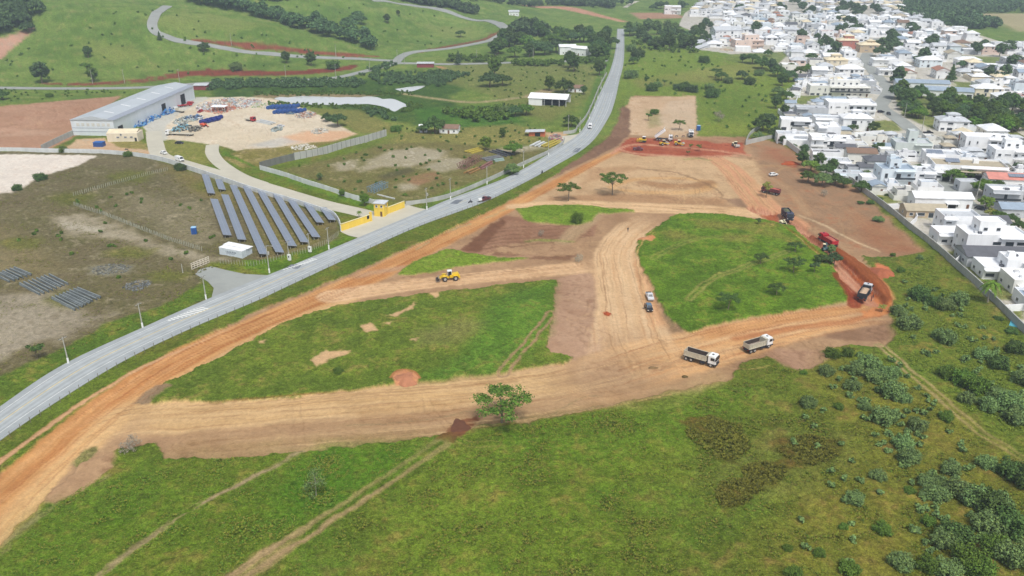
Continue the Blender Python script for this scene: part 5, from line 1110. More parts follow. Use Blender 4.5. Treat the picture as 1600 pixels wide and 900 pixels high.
far_wood('undergrowth', [([(1290, 555), (1400, 560), (1480, 660), (1560, 780), (1620, 900), (1400, 900), (1440, 780), (1350, 680)], 130), ([(1400, 440), (1480, 450), (1620, 600), (1620, 700), (1500, 620), (1420, 530)], 70), ([(1230, 640), (1300, 600), (1400, 760), (1420, 900), (1260, 900)], 22)], 'low weedy undergrowth between the shrubs of the right slope', m=L_GREY, size=0.4, sc=0.17)
far_wood('hill_scrub', [([(0, 60), (240, 15), (560, 90), (560, 105), (300, 118), (60, 128), (0, 125)], 75), ([(420, 10), (700, 15), (770, 45), (640, 78), (560, 70)], 30), ([(975, 90), (1080, 90), (1200, 110), (1215, 200), (1095, 205), (1090, 150), (985, 148)], 60)], 'small low scrub dotted over the pasture hills', m=L_MID, size=0.6, sc=0.2)
far_wood('meadow_scrub', [([(560, 200), (800, 190), (880, 212), (840, 230), (680, 225), (600, 220)], 50), ([(700, 105), (930, 105), (915, 150), (860, 175), (780, 160)], 90), ([(440, 262), (600, 228), (820, 240), (700, 300), (600, 315)], 60), ([(-10, 140), (230, 142), (150, 152), (0, 160)], 40), ([(180, 300), (320, 290), (340, 400), (200, 440), (20, 420), (30, 320)], 30)], 'low weeds and scrub in the meadows left of the road', m=L_MID, size=0.5, sc=0.15)
far_wood('roadside_scrub', [([(925, 90), (952, 90), (945, 98), (910, 102), (905, 96)], 40), ([(700, 88), (780, 92), (800, 98), (700, 99)], 60), ([(800, 98), (880, 98), (880, 103), (800, 104)], 60), ([(985, 70), (1020, 60), (1100, 75), (1090, 84), (1050, 84), (1000, 76)], 90), ([(690, 178), (800, 168), (805, 190), (740, 192)], 70)], 'low scrub along the roads', m=L_MID, size=0.9, sc=0.45)
# ================================================================== TOWN
WALLS = {'white': (236, 238, 240), 'off-white': (224, 224, 218), 'cream': (222, 212, 190), 'grey': (188, 192, 196), 'pale blue': (216, 226, 232), 'pinkish': (218, 198, 186), 'pale green': (200, 208, 204), 'tan': (196, 176, 148), 'ochre': (200, 176, 128), 'salmon': (184, 118, 106)}
ROOFS = {'white': (234, 237, 240), 'pale grey': (192, 197, 202), 'dark grey': (98, 100, 106), 'cream': (222, 210, 180), 'terracotta': (170, 124, 106), 'tan': (176, 166, 144), 'brown': (132, 108, 92), 'blue-grey': (150, 166, 182), 'red': (204, 138, 126)}
def wallm(c): return mat('plaster_' + c.replace(' ', '_').replace('-', '_'), WALLS[c], 0.85, var=0.09, scale=0.35, streak=True)
def roofm(c): return mat('roof_' + c.replace(' ', '_').replace('-', '_'), ROOFS[c], 0.8, var=0.14, scale=0.5)
M_GLASS, _nt, _b = newmat('window_glass'); _b.inputs['Base Color'].default_value = (0.035, 0.045, 0.055, 1); _b.inputs['Roughness'].default_value = 0.12
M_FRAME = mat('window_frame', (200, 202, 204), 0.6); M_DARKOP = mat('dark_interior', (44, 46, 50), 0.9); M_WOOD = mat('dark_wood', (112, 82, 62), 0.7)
M_SOLAR = None
def solar_mat():
    global M_SOLAR
    if M_SOLAR: return M_SOLAR
    m, nt, b = newmat('solar_cells')
    tc = nt.nodes.new('ShaderNodeTexCoord'); br = nt.nodes.new('ShaderNodeTexBrick')
    br.offset = 0; br.inputs['Scale'].default_value = 1.0; br.inputs['Brick Width'].default_value = 1.0; br.inputs['Row Height'].default_value = 1.65
    br.inputs['Mortar Size'].default_value = 0.035; br.inputs['Color1'].default_value = (0.17, 0.21, 0.28, 1); br.inputs['Color2'].default_value = (0.21, 0.25, 0.32, 1); br.inputs['Mortar'].default_value = (0.42, 0.44, 0.47, 1)
    nt.links.new(tc.outputs['Object'], br.inputs['Vector']); nt.links.new(br.outputs[0], b.inputs['Base Color'])
    b.inputs['Roughness'].default_value = 0.3; b.inputs['Specular IOR Level'].default_value = 0.8
    M_SOLAR = m; return m
def window(root, mw, x, y, z, w, h, face, detail=True):
    """face: 'f' (-y), 'b' (+y), 'l' (-x), 'r' (+x); x,y lie on the wall face"""
    if face in 'fb':
        s = -1 if face == 'f' else 1; c = (x, y + s * .03, z); d = (w, .1, h); di = (w - .22, .06, h - .22); ci = (x, y + s * .065, z)
        sill = ((x, y + s * .1, z - h / 2 - .05), (w + .2, .24, .09))
    else:
        s = -1 if face == 'l' else 1; c = (x + s * .03, y, z); d = (.1, w, h); di = (.06, w - .22, h - .22); ci = (x + s * .065, y, z)
        sill = ((x + s * .1, y, z - h / 2 - .05), (.24, w + .2, .09))
    if detail:
        m_ = MB(); m_.box(c, d); o = m_.build('window', M_FRAME, root)
        MB().box(ci, di).build('pane', M_GLASS, o); MB().box(*sill).build('sill', M_FRAME, o)
    else:
        MB().box(c, d).build('window', M_GLASS, root)
def roof_hip(root, cx, cy, z, w, d, rise, ov, m, rect=None):
    hx, hy = w / 2 + ov, d / 2 + ov; r = abs(hx - hy)
    mb = MB(); base = [(-hx, -hy), (hx, -hy), (hx, hy), (-hx, hy)]
    if hx >= hy: top = [(-r, 0), (r, 0)]; F = [(0, 1, 5, 4), (1, 2, 5), (2, 3, 4, 5), (3, 0, 4)]
    else: top = [(0, -r), (0, r)]; F = [(0, 1, 4), (1, 2, 5, 4), (2, 3, 5), (3, 0, 4, 5)]
    V = [(cx + x, cy + y, z) for x, y in base] + [(cx + x, cy + y, z + rise) for x, y in top]
    mb.add(V, F); mb.box((cx, cy, z - .12), (2 * hx - .02, 2 * hy - .02, .2)); 
    return mb.build('roof', m, root)
def roof_gable(root, cx, cy, z, w, d, rise, ov, m, mw, along='x'):
    hx, hy = w / 2 + ov, d / 2 + ov; mb = MB()
    if along == 'x':
        V = [(cx - hx, cy - hy, z), (cx + hx, cy - hy, z), (cx + hx, cy + hy, z), (cx - hx, cy + hy, z), (cx - hx, cy, z + rise), (cx + hx, cy, z + rise)]
        F = [(0, 1, 5, 4), (2, 3, 4, 5)]; G = [(0, 4, 3), (1, 2, 5)]
    else:
        V = [(cx - hx, cy - hy, z), (cx + hx, cy - hy, z), (cx + hx, cy + hy, z), (cx - hx, cy + hy, z), (cx, cy - hy, z + rise), (cx, cy + hy, z + rise)]
        F = [(1, 2, 5, 4), (3, 0, 4, 5)]; G = [(0, 1, 4), (2, 3, 5)]
    mb.add(V + [(v[0], v[1], v[2] - .14) for v in V], F + [tuple(i + 6 for i in f[::-1]) for f in F] + [(0, 6, 7, 1), (1, 7, 8, 2), (2, 8, 9, 3), (3, 9, 6, 0)])
    o = mb.build('roof', m, root)
    g = MB(); k = .96
    g.add([(cx + (v[0] - cx) * k, cy + (v[1] - cy) * k, v[2] - .16) for v in V], G); g.build('gable', mw, root); return o
def roof_flat(root, cx, cy, z, w, d, m, mw, par=.7, t=.22):
    MB().box((cx, cy, z + .06), (w - 2 * t - .02, d - 2 * t - .02, .12)).build('roof', m, root)
    p = MB()
    p.box((cx, cy - d / 2 + t / 2, z + par / 2), (w, t, par)); p.box((cx, cy + d / 2 - t / 2, z + par / 2), (w, t, par))
    p.box((cx - w / 2 + t / 2, cy, z + par / 2), (t, d - 2 * t, par)); p.box((cx + w / 2 - t / 2, cy, z + par / 2), (t, d - 2 * t, par))
    return p.build('parapet', mw, root)
def house(pos, w, d, st=1, wall='white', roof='pale grey', rt='flat', rz=0.0, lot=None, detail=True, upper=None, extras=(), g=None, h1=3.1, name='house', garage=True, tank=False):
    g = g or rnd; root = thing(name, None, 'house', (pos.x, pos.y, pos.z), rz); mw, mr = wallm(wall), roofm(roof)
    H = h1 * st + .2
    MB().box((0, 0, H / 2 - .5), (w, d, H + 1.0)).build('wall', mw, root)
    def wins(cx, cy, ww, dd, z0, n_st, skipdoor):
        for s in range(n_st):
            z = z0 + s * h1 + 1.7
            n = max(1, int(ww / (3.6 if detail else 5.0)))
            for i in range(n):
                if (s == 0 and skipdoor and i == n - 1) or g.random() < .3: continue
                x = cx - ww / 2 + ww * (i + .5) / n + g.uniform(-.3, .3)
                hw_ = g.choice([.6, 1.1, 1.3, 2.1]) if detail else 1.3
                window(root, mw, x, cy - dd / 2, z - (.35 if hw_ > 2 else -.2 if hw_ < 1 else 0), g.choice([.8, 1.4, 2.0, 2.8]), hw_, 'f', detail)
            n = max(1, int(dd / (4.2 if detail else 6)))
            for i in range(n):
                y = cy - dd / 2 + dd * (i + .5) / n + g.uniform(-.3, .3)
                window(root, mw, cx - ww / 2, y, z, g.choice([1.0, 1.4]), 1.1, 'l', detail)
                if detail: window(root, mw, cx + ww / 2, y, z, 1.2, 1.1, 'r', detail)
    wins(0, 0, w, d, 0, st, garage)
    if garage:
        if g.random() < .5 and w > 8: MB().box((w / 2 - 2.2, -d / 2 - .03, 1.25), (3.0, .12, 2.5)).build('garage_door', M_DARKOP if g.random() < .5 else M_FRAME, root)
        else: MB().box((w / 2 - 1.6, -d / 2 - .03, 1.1), (1.0, .12, 2.2)).build('door', M_WOOD, root)
    if rt == 'hip': roof_hip(root, 0, 0, H, w, d, min(w, d) * .22, .6, mr)
    elif rt == 'gable': roof_gable(root, 0, 0, H, w, d, min(w, d) * .2, .5, mr, mw, 'x' if w > d else 'y')
    else: roof_flat(root, 0, 0, H, w, d, mr, mw, g.choice([.5, .8, 1.0]))
    if detail and rt == 'flat':
        k = g.uniform(.35, .7) * w; sx = g.choice([-1, 1]) * (w - k) / 2
        MB().box((sx, -d / 2 - .75, H - .1), (k, 1.5, .2)).build('eave_slab', mw, root)
        if st > 1:
            MB().box((sx, -d / 2 - .7, h1), (k, 1.4, .18)).build('balcony_floor', mw, root); MB().box((sx, -d / 2 - 1.38, h1 + .5), (k, .06, .9)).build('balcony_rail', M_GLASS if g.random() < .5 else mw, root)
        for _ in range(g.randrange(1, 4)): MB().box((g.uniform(-.35, .35) * w, g.uniform(-.3, .3) * d, H + .4), (g.uniform(.7, 1.6), g.uniform(.7, 1.4), g.uniform(.5, .9))).build('roof_unit', M_FRAME if g.random() < .6 else roofm('dark grey'), root)
    if upper:   # (fx, fy, fw, fd, type)
        fx, fy, fw, fd, ut = upper; ux, uy, uw, ud = fx * w, fy * d, fw * w, fd * d
        MB().box((ux, uy, H + h1 / 2 + .1), (uw, ud, h1)).build('upper_storey', mw, root)
        z = H + h1 + .1
        for i in range(max(1, int(uw / 3.5))):
            window(root, mw, ux - uw / 2 + uw * (i + .5) / max(1, int(uw / 3.5)), uy - ud / 2, H + 1.6, 1.4, 1.2, 'f', detail)
        window(root, mw, ux - uw / 2, uy, H + 1.6, 1.4, 1.2, 'l', detail)
        if ut == 'hip': roof_hip(root, ux, uy, z, uw, ud, min(uw, ud) * .2, .5, mr)
        else: roof_flat(root, ux, uy, z, uw, ud, mr, mw, .5)
    for e in extras:
        if e[0] == 'solar':
            _, x, y, sw, sd = e; z = H + (min(w, d) * .1 if rt != 'flat' else .55)
            o = MB().box((0, 0, 0), (sw, sd, .06)).build('solar_panel', solar_mat(), root); o.location = (x, y, z + .35); o.rotation_euler = (R(12), 0, 0)
        elif e[0] == 'porch':
            _, x, y, pw, pd, pz = e
            o = MB().box((x, y, pz), (pw, pd, .22)).build('porch_roof', mr, root)
            for sx in (-1, 1): MB().box((x + sx * (pw / 2 - .25), y - pd / 2 + .25, pz / 2 - .12), (.25, .25, pz - .02)).build('column', mw, root)
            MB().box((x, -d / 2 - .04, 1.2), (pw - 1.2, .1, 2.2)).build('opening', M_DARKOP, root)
        elif e[0] == 'pool':
            _, x, y, pw, pd = e
            MB().box((x, y, .05), (pw, pd, .3)).build('pool', mat('pool_water', (92, 178, 198), .15), root)
        elif e[0] == 'annex':
            _, x, y, aw, ad, ah, rc = e
            MB().box((x, y, ah / 2 - .5), (aw, ad, ah + 1)).build('annex_wall', mw, root)
            roof_flat(root, x, y, ah, aw, ad, roofm(rc), mw, .4)
    if tank or g.random() < (.4 if rt == 'flat' else 0):
        tb = MB(); tx = g.uniform(-.3, .3) * w; ty = g.uniform(0, .3) * d; tz = H + (h1 if upper else 0)
        tb.box((tx, ty, tz + .9), (2.2, 1.8, 1.8)); tb.build('water_tank', mw, root)
    if lot:   # garden walls round the plot
        lw, ld, lh = lot; t = .18; mb = MB()
        for x, y, a, b in ((0, -ld / 2, lw, t), (0, ld / 2, lw, t), (-lw / 2, 0, t, ld - t), (lw / 2, 0, t, ld - t)): mb.box((x, y, lh / 2 - .4), (a, b, lh + .8))
        mb.build('garden_wall', mw, root)
    return root
PLACED = []
def named_house(rx, ry, w, d, h, label, st=1, wall='white', roof='pale grey', rt='flat', rz=0.0, name='house', **k):
    p = at(rx, ry, h); p.z = 0; hh = (h - .2) / st
    if p.y < 352: p.x = max(p.x, 150.0 + w / 2 + (3 if 'annex' in str(k.get('extras')) and w > 15 else 0))
    o = house(p, w, d, st, wall, roof, rt, R(rz), h1=hh, name=name, **k); o['label'] = label
    PLACED.append((p.x, p.y, max(w, d) * .55)); return o
def build_town():
    N = named_house
    N(1592, 463, 13, 8, 3.2, 'low white outbuilding with grey slab roof inside the wall corner', roof='blue-grey', rz=-8, extras=(('porch', -5.0, -5.0, 3, 2, 2.8),), tank=False)
    N(1578, 432, 20, 10, 4.4, 'broad off-white house with two dark windows behind the palm', wall='off-white', roof='white', rz=-6, extras=(('annex', -6, -7, 6, 5, 3, 'white'),))
    N(1532, 414, 17, 9, 3.6, 'long low house with flat white roof behind the wall', roof='white', rz=-6)
    N(1590, 404, 9, 7, 6.0, 'white cube house next to the dark gabled roof', 2, roof='white', rz=-6)
    N(1556, 393, 24, 10, 4.0, 'white house under a long dark grey gabled roof', roof='dark grey', rt='gable', rz=-4, wall='grey')
    N(1550, 363, 20, 10, 7.6, 'large bright white block house, tallest behind the wall', 2, roof='white', rz=-4, upper=(-.05, .15, .42, .6, 'flat'), garage=False)
    N(1482, 362, 20, 8, 3.9, 'white single-storey wing with long terrace roof and dark carport', roof='white', rz=-4, extras=(('porch', 4, -6, 11, 4, 3.2),))
    N(1497, 336, 13, 9, 6.6, 'white two-storey house right of the tan-roofed cottage', 2, roof='pale grey', rz=-5)
    N(1545, 342, 12, 8, 4.5, 'house with ribbed grey roof left of the garden trees', roof='dark grey', rt='gable', rz=-5, extras=())
    N(1443, 324, 15, 8, 3.2, 'low cottage with tan roof and dark doorway', wall='tan', roof='tan', rt='gable', rz=-4)
    N(1470, 305, 22, 8, 4.6, 'long white house with shallow white gable and terracotta porch', roof='white', rt='gable', rz=-5, extras=(('porch', 3, -5, 5, 3, 2.9),))
    N(1398, 262, 14, 10, 7.0, 'tall pale blue-white house with square roof tower', 2, wall='pale blue', roof='blue-grey', rz=-4, upper=(0.0, .2, .35, .5, 'flat'))
    N(1435, 266, 12, 9, 5.4, 'white house right of the tall pale blue one', 2, roof='pale grey', rz=-5)
    N(1463, 264, 11, 9, 4.0, 'white low house behind the umbrella tree in town', roof='white', rz=-10)
    N(1512, 256, 30, 13, 5.6, 'long modern villa with flat grey and white roofs', 1, roof='tan', rz=-12, upper=None, extras=(('porch', 4, -8, 20, 4, 4.2), ('solar', -6, 2, 6, 4)))
    N(1470, 240, 15, 10, 5.0, 'white villa with roof solar panels', roof='pale grey', rz=-12, extras=(('solar', -3, -1, 7, 5),))
    N(1576, 276, 18, 9, 4.2, 'house with bright red roof and dark solar panels', roof='red', rt='gable', rz=-10, extras=(('solar', 3, -2, 8, 3),))
    N(1582, 297, 18, 9, 5.6, 'wide grey-walled house below the red roof', 2, wall='grey', roof='white', rz=-8)
    N(1586, 322, 12, 8, 3.8, 'small house with blue-grey metal roof at right edge', wall='grey', roof='blue-grey', rt='gable', rz=-8)
    N(1356, 258, 8, 7, 4.0, 'small white house with dark gable beside pool wall', roof='dark grey', rt='gable', rz=-8)
    N(1377, 248, 14, 8, 6.4, 'cream house with dark hipped roof', 2, wall='off-white', roof='dark grey', rt='hip', rz=-6)
    N(1326, 270, 12, 7, 3.0, 'low building with blue painted wall beside grove', wall='pale blue', roof='pale grey', rz=-8, extras=(('pool', 3, -6, 6, 3),))
    N(1290, 238, 13, 6, 4.2, 'white house with dark flat roof above the grove', roof='dark grey', rz=-8)
    N(1303, 250, 14, 8, 3.4, 'low white house right of the grove top', roof='pale grey', rz=-8)
    N(1280, 214, 9, 9, 6.6, 'narrow two-storey white house near the wall bend', 2, roof='white', rz=-8)
    N(1311, 216, 13, 9, 6.0, 'white block house with terrace, right of narrow one', 2, roof='white', rz=-8)
    N(1320, 228, 9, 6, 5.0, 'little house with dark roof below white block house', roof='dark grey', rt='gable', rz=-8)
    N(1345, 236, 13, 8, 5.6, 'house with brown roof and white front above the cream one', wall='off-white', roof='brown', rt='gable', rz=-8)
    N(1337, 182, 15, 10, 7.0, 'bright house with white hipped roof beside vacant lot', 2, roof='white', rt='hip', rz=-6, upper=(0, 0, .3, .3, 'hip'))
    N(1296, 184, 17, 9, 5.0, 'flat-roofed white house left of white hipped roof', roof='pale grey', rz=-6)
    N(1237, 208, 15, 8, 4.6, 'white terrace house at the town wall corner', roof='pale grey', rz=-8, extras=(('annex', 1, -6, 12, 5, 2.8, 'white'),))
    N(1243, 186, 16, 8, 6.0, 'white two-part house above the wall corner', 2, roof='white', rz=-8)
    N(1268, 168, 18, 8, 5.0, 'pale grey walled house with wide blank side', wall='grey', roof='pale grey', rz=-8)
    N(1328, 160, 27, 12, 7.0, 'very large white blank-walled building', 2, roof='white', rz=-6, garage=False)
    N(1310, 134, 38, 10, 6.4, 'very long off-white building above small green lot', 2, wall='off-white', roof='white', rz=-5, upper=(.1, .2, .5, .5, 'flat'))
    N(1250, 118, 14, 7, 3.5, 'low shed with dark glass roof by the trees', wall='grey', roof='dark grey', rt='gable', rz=-6)
    N(1306, 92, 16, 11, 6.6, 'cream house with layered hipped roof', 2, wall='cream', roof='cream', rt='hip', rz=-5, upper=(0, 0, .45, .45, 'hip'))
    N(1328, 106, 18, 11, 6.0, 'white house with broad white hipped roof at street end', 2, roof='white', rt='hip', rz=-5)
    N(1324, 62, 17, 12, 7.4, 'salmon red house with cream pagoda roofs', 2, wall='salmon', roof='cream', rt='hip', rz=-5, upper=(.05, 0, .5, .5, 'hip'))
    N(1358, 69, 18, 12, 6.4, 'cream two-tier house right of the salmon one', 2, wall='tan', roof='cream', rt='hip', rz=-5, upper=(0.05, 0, .35, .4, 'hip'))
    N(1134, 46, 26, 16, 10.0, 'tall three-storey white building at upper town edge', 3, roof='pale grey', rt='gable', rz=8)
    N(1168, 62, 26, 14, 8.0, 'pinkish-white building beside the tall three-storey one', 2, wall='pinkish', roof='white', rz=4, upper=(.1, 0, .5, .6, 'flat'))
    N(1051, 10, 20, 12, 9.0, 'isolated white block at the top beside woods', 2, roof='white', rz=-5)
    N(1488, 186, 15, 11, 6.0, 'white house with pale hipped roof before the wood', 2, roof='pale grey', rt='hip', rz=-10, upper=(0, 0, .4, .4, 'hip'), extras=(('annex', 9, -3, 5, 6, 3, 'pale grey'),))
    N(1543, 214, 22, 10, 7.0, 'large white-roofed building behind the brick shell', 2, roof='white', rz=-12)
    N(1424, 222, 17, 10, 5.5, 'pale green unfinished building with stair tower', 1, wall='pale green', roof='pale grey', rz=-8, upper=(0, .1, .25, .5, 'flat'), garage=False)
    N(1582, 232, 18, 11, 7.2, 'white two-storey house at right edge above red roof', 2, roof='white', rz=-10, upper=(0, .2, .4, .4, 'flat'))
    N(1452, 92, 17, 11, 6.0, 'white house with broad shining hipped roof beyond the wood', 2, wall='pale blue', roof='white', rt='hip', rz=-5)
    N(1470, 108, 9, 13, 6.0, 'narrow house with terracotta gable beside the conifer', 2, roof='terracotta', rt='gable', rz=-8)
    N(1418, 112, 10, 11, 5.0, 'small terracotta gabled house left in the row', 1, wall='off-white', roof='terracotta', rt='gable', rz=-8)
    N(1512, 92, 18, 9, 4.5, 'wide low white house right of shining roof', roof='white', rt='hip', rz=-5)
    N(1440, 128, 34, 9, 4.2, 'long row house with grey roofs above the wood', roof='blue-grey', rt='gable', rz=-12)
    N(1480, 140, 30, 10, 4.2, 'stepped grey-roofed row house reaching the vacant strip', roof='blue-grey', rt='gable', rz=-18)
    N(1542, 136, 17, 11, 5.4, 'cream house with dark balcony beside vacant strip', 2, wall='cream', roof='white', rt='hip', rz=-8)
    N(1382, 92, 20, 9, 5.0, 'white courtyard house right of the street', roof='white', rz=-5)
    N(1395, 108, 22, 8, 4.0, 'white walled house below courtyard house', roof='pale grey', rz=-5)
    # brick shell under construction
    p = at(1528, 222, 3.5); p.z = 0; root = thing('unfinished_building', 'unfinished red brick building shell with open bays', 'building', p, R(-12))
    bk = mat('raw_brick', (158, 96, 78), .9, var=.25, scale=2); cn = mat('raw_concrete', (150, 146, 140), .9)
    for s in range(2):
        MB().box((0, 0, 3.2 * s + 3.1), (16, 10, .3)).build('floor_slab', cn, root)
        for i in range(5):
            MB().box((-7.7 + 3.85 * i, -4.8, 3.2 * s + 1.5), (.35, .35, 2.9)).build('column', cn, root)
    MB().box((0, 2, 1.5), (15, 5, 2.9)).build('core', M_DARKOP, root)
    for i in range(4): MB().box((-5.8 + 3.85 * i, -4.75, 3.2 + 1.0), (3.3, .2, 1.9)).build('brick_panel', bk, root)
    MB().box((-7.8, 0, 4.7), (.2, 9, 2.8)).build('brick_panel', bk, root); MB().box((0, 2.5, 4.7), (15.4, 4.6, 2.9)).build('brick_core', bk, root)
    PLACED.append((p.x, p.y, 10))
    # grey greenhouse-like long sheds at the upper town edge
    for i, (x0, y0, x1, y1) in enumerate(((1074, 74, 1112, 64), (1080, 78, 1135, 67))):
        a, b = at(x0, y0), at(x1, y1); c = (a + b) / 2; L = (b - a).length; rz = math.atan2(b.y - a.y, b.x - a.x)
        r_ = thing('long_shed', ['upper', 'lower'][i] + ' of two long low grey sheds at the town edge', 'shed', c, rz, 'long low sheds at the town edge')
        MB().box((0, 0, 1.2), (L, 8, 3.4)).build('wall', wallm('grey'), r_); roof_gable(r_, 0, 0, 2.9, L, 8, 1.0, .3, roofm('pale grey'), wallm('grey'), 'x')
    # ---------- the rest of the town, plot by plot
    TP = W([(1105, 60), (1130, 30), (1075, 25), (1100, 4), (1095, -12), (1400, -12), (1412, 20), (1440, 32), (1560, 72), (1700, 82), (1700, 262), (1640, 300), (1500, 235), (1400, 260), (1290, 268), (1252, 236), (1218, 212), (1250, 118), (1195, 90), (1120, 78)])
    def inside(P, x, y):
        r_ = False
        for i in range(len(P)):
            a, b = P[i], P[(i + 1) % len(P)]
            if (a[1] > y) != (b[1] > y) and x < (b[0] - a[0]) * (y - a[1]) / (b[1] - a[1]) + a[0]: r_ = not r_
        return r_
    EX = [W(q) for q in ([(1395, 145), (1440, 132), (1560, 172), (1700, 200), (1700, 262), (1560, 215), (1450, 215), (1395, 175)], [(1490, 128), (1530, 130), (1560, 165), (1530, 168), (1500, 150)], [(1242, 150), (1320, 148), (1318, 156), (1262, 164), (1240, 162)],
          [(1352, 190), (1402, 188), (1410, 210), (1345, 212)], [(1470, 85), (1570, 90), (1560, 100), (1470, 92)], [(1310, 8), (1375, 10), (1375, 30), (1320, 30)], [(1215, 2), (1255, 2), (1275, 26), (1230, 24)], [(1370, 66), (1400, 66), (1400, 92), (1372, 92)], [(1270, 62), (1312, 60), (1312, 78), (1275, 80)], [(1130, 95), (1140, 85), (1240, 80), (1215, 118)])]
    SEG = []
    for q in ([(1372, 60), (1352, 92), (1362, 108), (1378, 128), (1390, 140), (1382, 155), (1376, 166), (1392, 178), (1412, 192), (1440, 212)], [(1335, 214), (1430, 209)], [(1440, 262), (1512, 320), (1640, 430)]): 
        P = W(q)
        for i in range(len(P) - 1): SEG.append((P[i], P[i + 1]))
    g = random.Random(11); made = []; far = []
    ang = R(-7); ca, sa = math.cos(ang), math.sin(ang)
    v = 300.0
    row = 0
    while v < 1400:
        gap = 8.0 if row % 2 else 1.0
        u = 40.0; k = 0
        while u < 820:
            lw = g.uniform(11.5, 15.5); ld = g.uniform(17, 20)
            if k % 9 == 8: u += 7
            cx_, cy_ = u + lw / 2, v + 9.5; x = cx_ * ca - cy_ * sa * 0 + 0.0; y = cy_ + cx_ * sa * .6
            x = cx_ + (cy_ - 700) * .10
            u += lw + .3; k += 1
            if not inside(TP, x, y): continue
            if abs(x) > .66 * y + 10: continue
            if any(inside(E, x, y) for E in EX): continue
            if any((x - a) ** 2 + (y - b) ** 2 < (r_ + 7.5) ** 2 for a, b, r_ in PLACED): continue
            bad = False
            for a, b in SEG:
                e = b - a; t = max(0, min(1, ((x - a[0]) * e[0] + (y - a[1]) * e[1]) / (e @ e))); 
                if math.hypot(x - a[0] - t * e[0], y - a[1] - t * e[1]) < 12: bad = True; break
            if bad: continue
            if g.random() < .05: continue
            (made if len(made) < 290 and y < 1080 else far).append((x, y, lw, ld, g.random(), row))
        v += 19 + gap; row += 1
    print('town houses', len(made), 'far', len(far))
    lab = []
    for x, y, lw, ld, r_, row in made:
        wall = g.choices(['white', 'off-white', 'cream', 'grey', 'pale blue', 'pinkish', 'tan', 'ochre'], [64, 16, 2, 9, 6, 3, 1, 0])[0]
        roof = g.choices(['white', 'pale grey', 'dark grey', 'cream', 'terracotta', 'tan', 'brown', 'blue-grey'], [56, 25, 4, 3, 2, 4, 2, 6])[0]
        rt = g.choices(['hip', 'flat', 'gable'], [38, 44, 18])[0]; st = 2 if g.random() < .45 else 1
        w = lw * g.uniform(.72, .92); d = ld * g.uniform(.5, .68)
        up = (g.uniform(-.15, .15), g.uniform(0, .2), g.uniform(.4, .6), g.uniform(.4, .6), rt) if g.random() < .35 and st == 1 else None
        o = house(Vector((x, y, 0)), w, d, st, wall, roof, rt, ang + R(g.uniform(-3, 3)) + (R(90) if g.random() < .0 else 0), lot=(lw - .2, ld - .2, g.uniform(1.9, 2.8)), detail=y < 560, upper=up, g=g,
                  extras=((('solar', 0, 0, 5, 3),) if g.random() < .08 else ()))
        lab.append((o, '%s %s house with %s %s roof' % ('two-storey' if st == 2 else 'low', wall, roof, {'hip': 'hipped', 'flat': 'flat', 'gable': 'gabled'}[rt]), row, x))
    rows = {}
    for t in lab: rows.setdefault((t[1], t[2]), []).append(t)
    rr = sorted(set(t[2] for t in lab))
    for (base, row), it in rows.items():
        it.sort(key=lambda t: t[3])
        for i, t in enumerate(it):
            s = base + ' in the %s town row' % ordn(rr.index(row))
            if len(it) > 1: s += ', %s from left' % ordn(i)
            t[0]['label'] = s; t[0]['group'] = 'houses of the town'
    mb = MB()
    for x, y, lw, ld, r_, row in far:
        h = 3.2 if r_ < .55 else 6.3; w, d = lw * .8, ld * .6; mi = int(r_ * 997) % 3; rm = 3 + int(r_ * 7919) % 4
        mb.box((x, y, h / 2), (w, d, h), ang, mi); hx, hy = w / 2 + .4, d / 2 + .4
        V = [(x + a, y + b, h + .05) for a, b in ((-hx, -hy), (hx, -hy), (hx, hy), (-hx, hy))] + [(x - hx * .35, y, h + 1.6), (x + hx * .35, y, h + 1.6)]
        mb.add(V, [(0, 1, 5, 4), (1, 2, 5), (2, 3, 4, 5), (3, 0, 4)], rm)
        for s in (-1, 1): mb.box((x + s * w * .25, y - d / 2 - .1, h - 1.5), (1.8, .2, 1.3), 0, 7)
        mb.box((x, y - ld / 2, 1.0), (lw, .2, 2.2), ang, 0); mb.box((x - lw / 2, y, 1.0), (.2, ld, 2.2), ang, 1)
    if far: tag(mb.build('distant_houses', [wallm('white'), wallm('off-white'), wallm('grey'), roofm('white'), roofm('pale grey'), roofm('cream'), roofm('tan'), M_GLASS]), 'farthest pale houses of the town reading as one mass', 'houses', kind='stuff')
    # ---------- small buildings and yard walls filling the nearer plots
    TP2 = W([(1212, 212), (1250, 120), (1330, 95), (1345, 112), (1372, 150), (1350, 180), (1400, 205), (1440, 220), (1560, 214), (1640, 240), (1700, 330), (1680, 480), (1612, 512), (1570, 480), (1530, 440), (1475, 392), (1425, 350), (1390, 322), (1340, 284), (1300, 262), (1262, 240)])
    g2 = random.Random(31); yy = 212.0; small = []
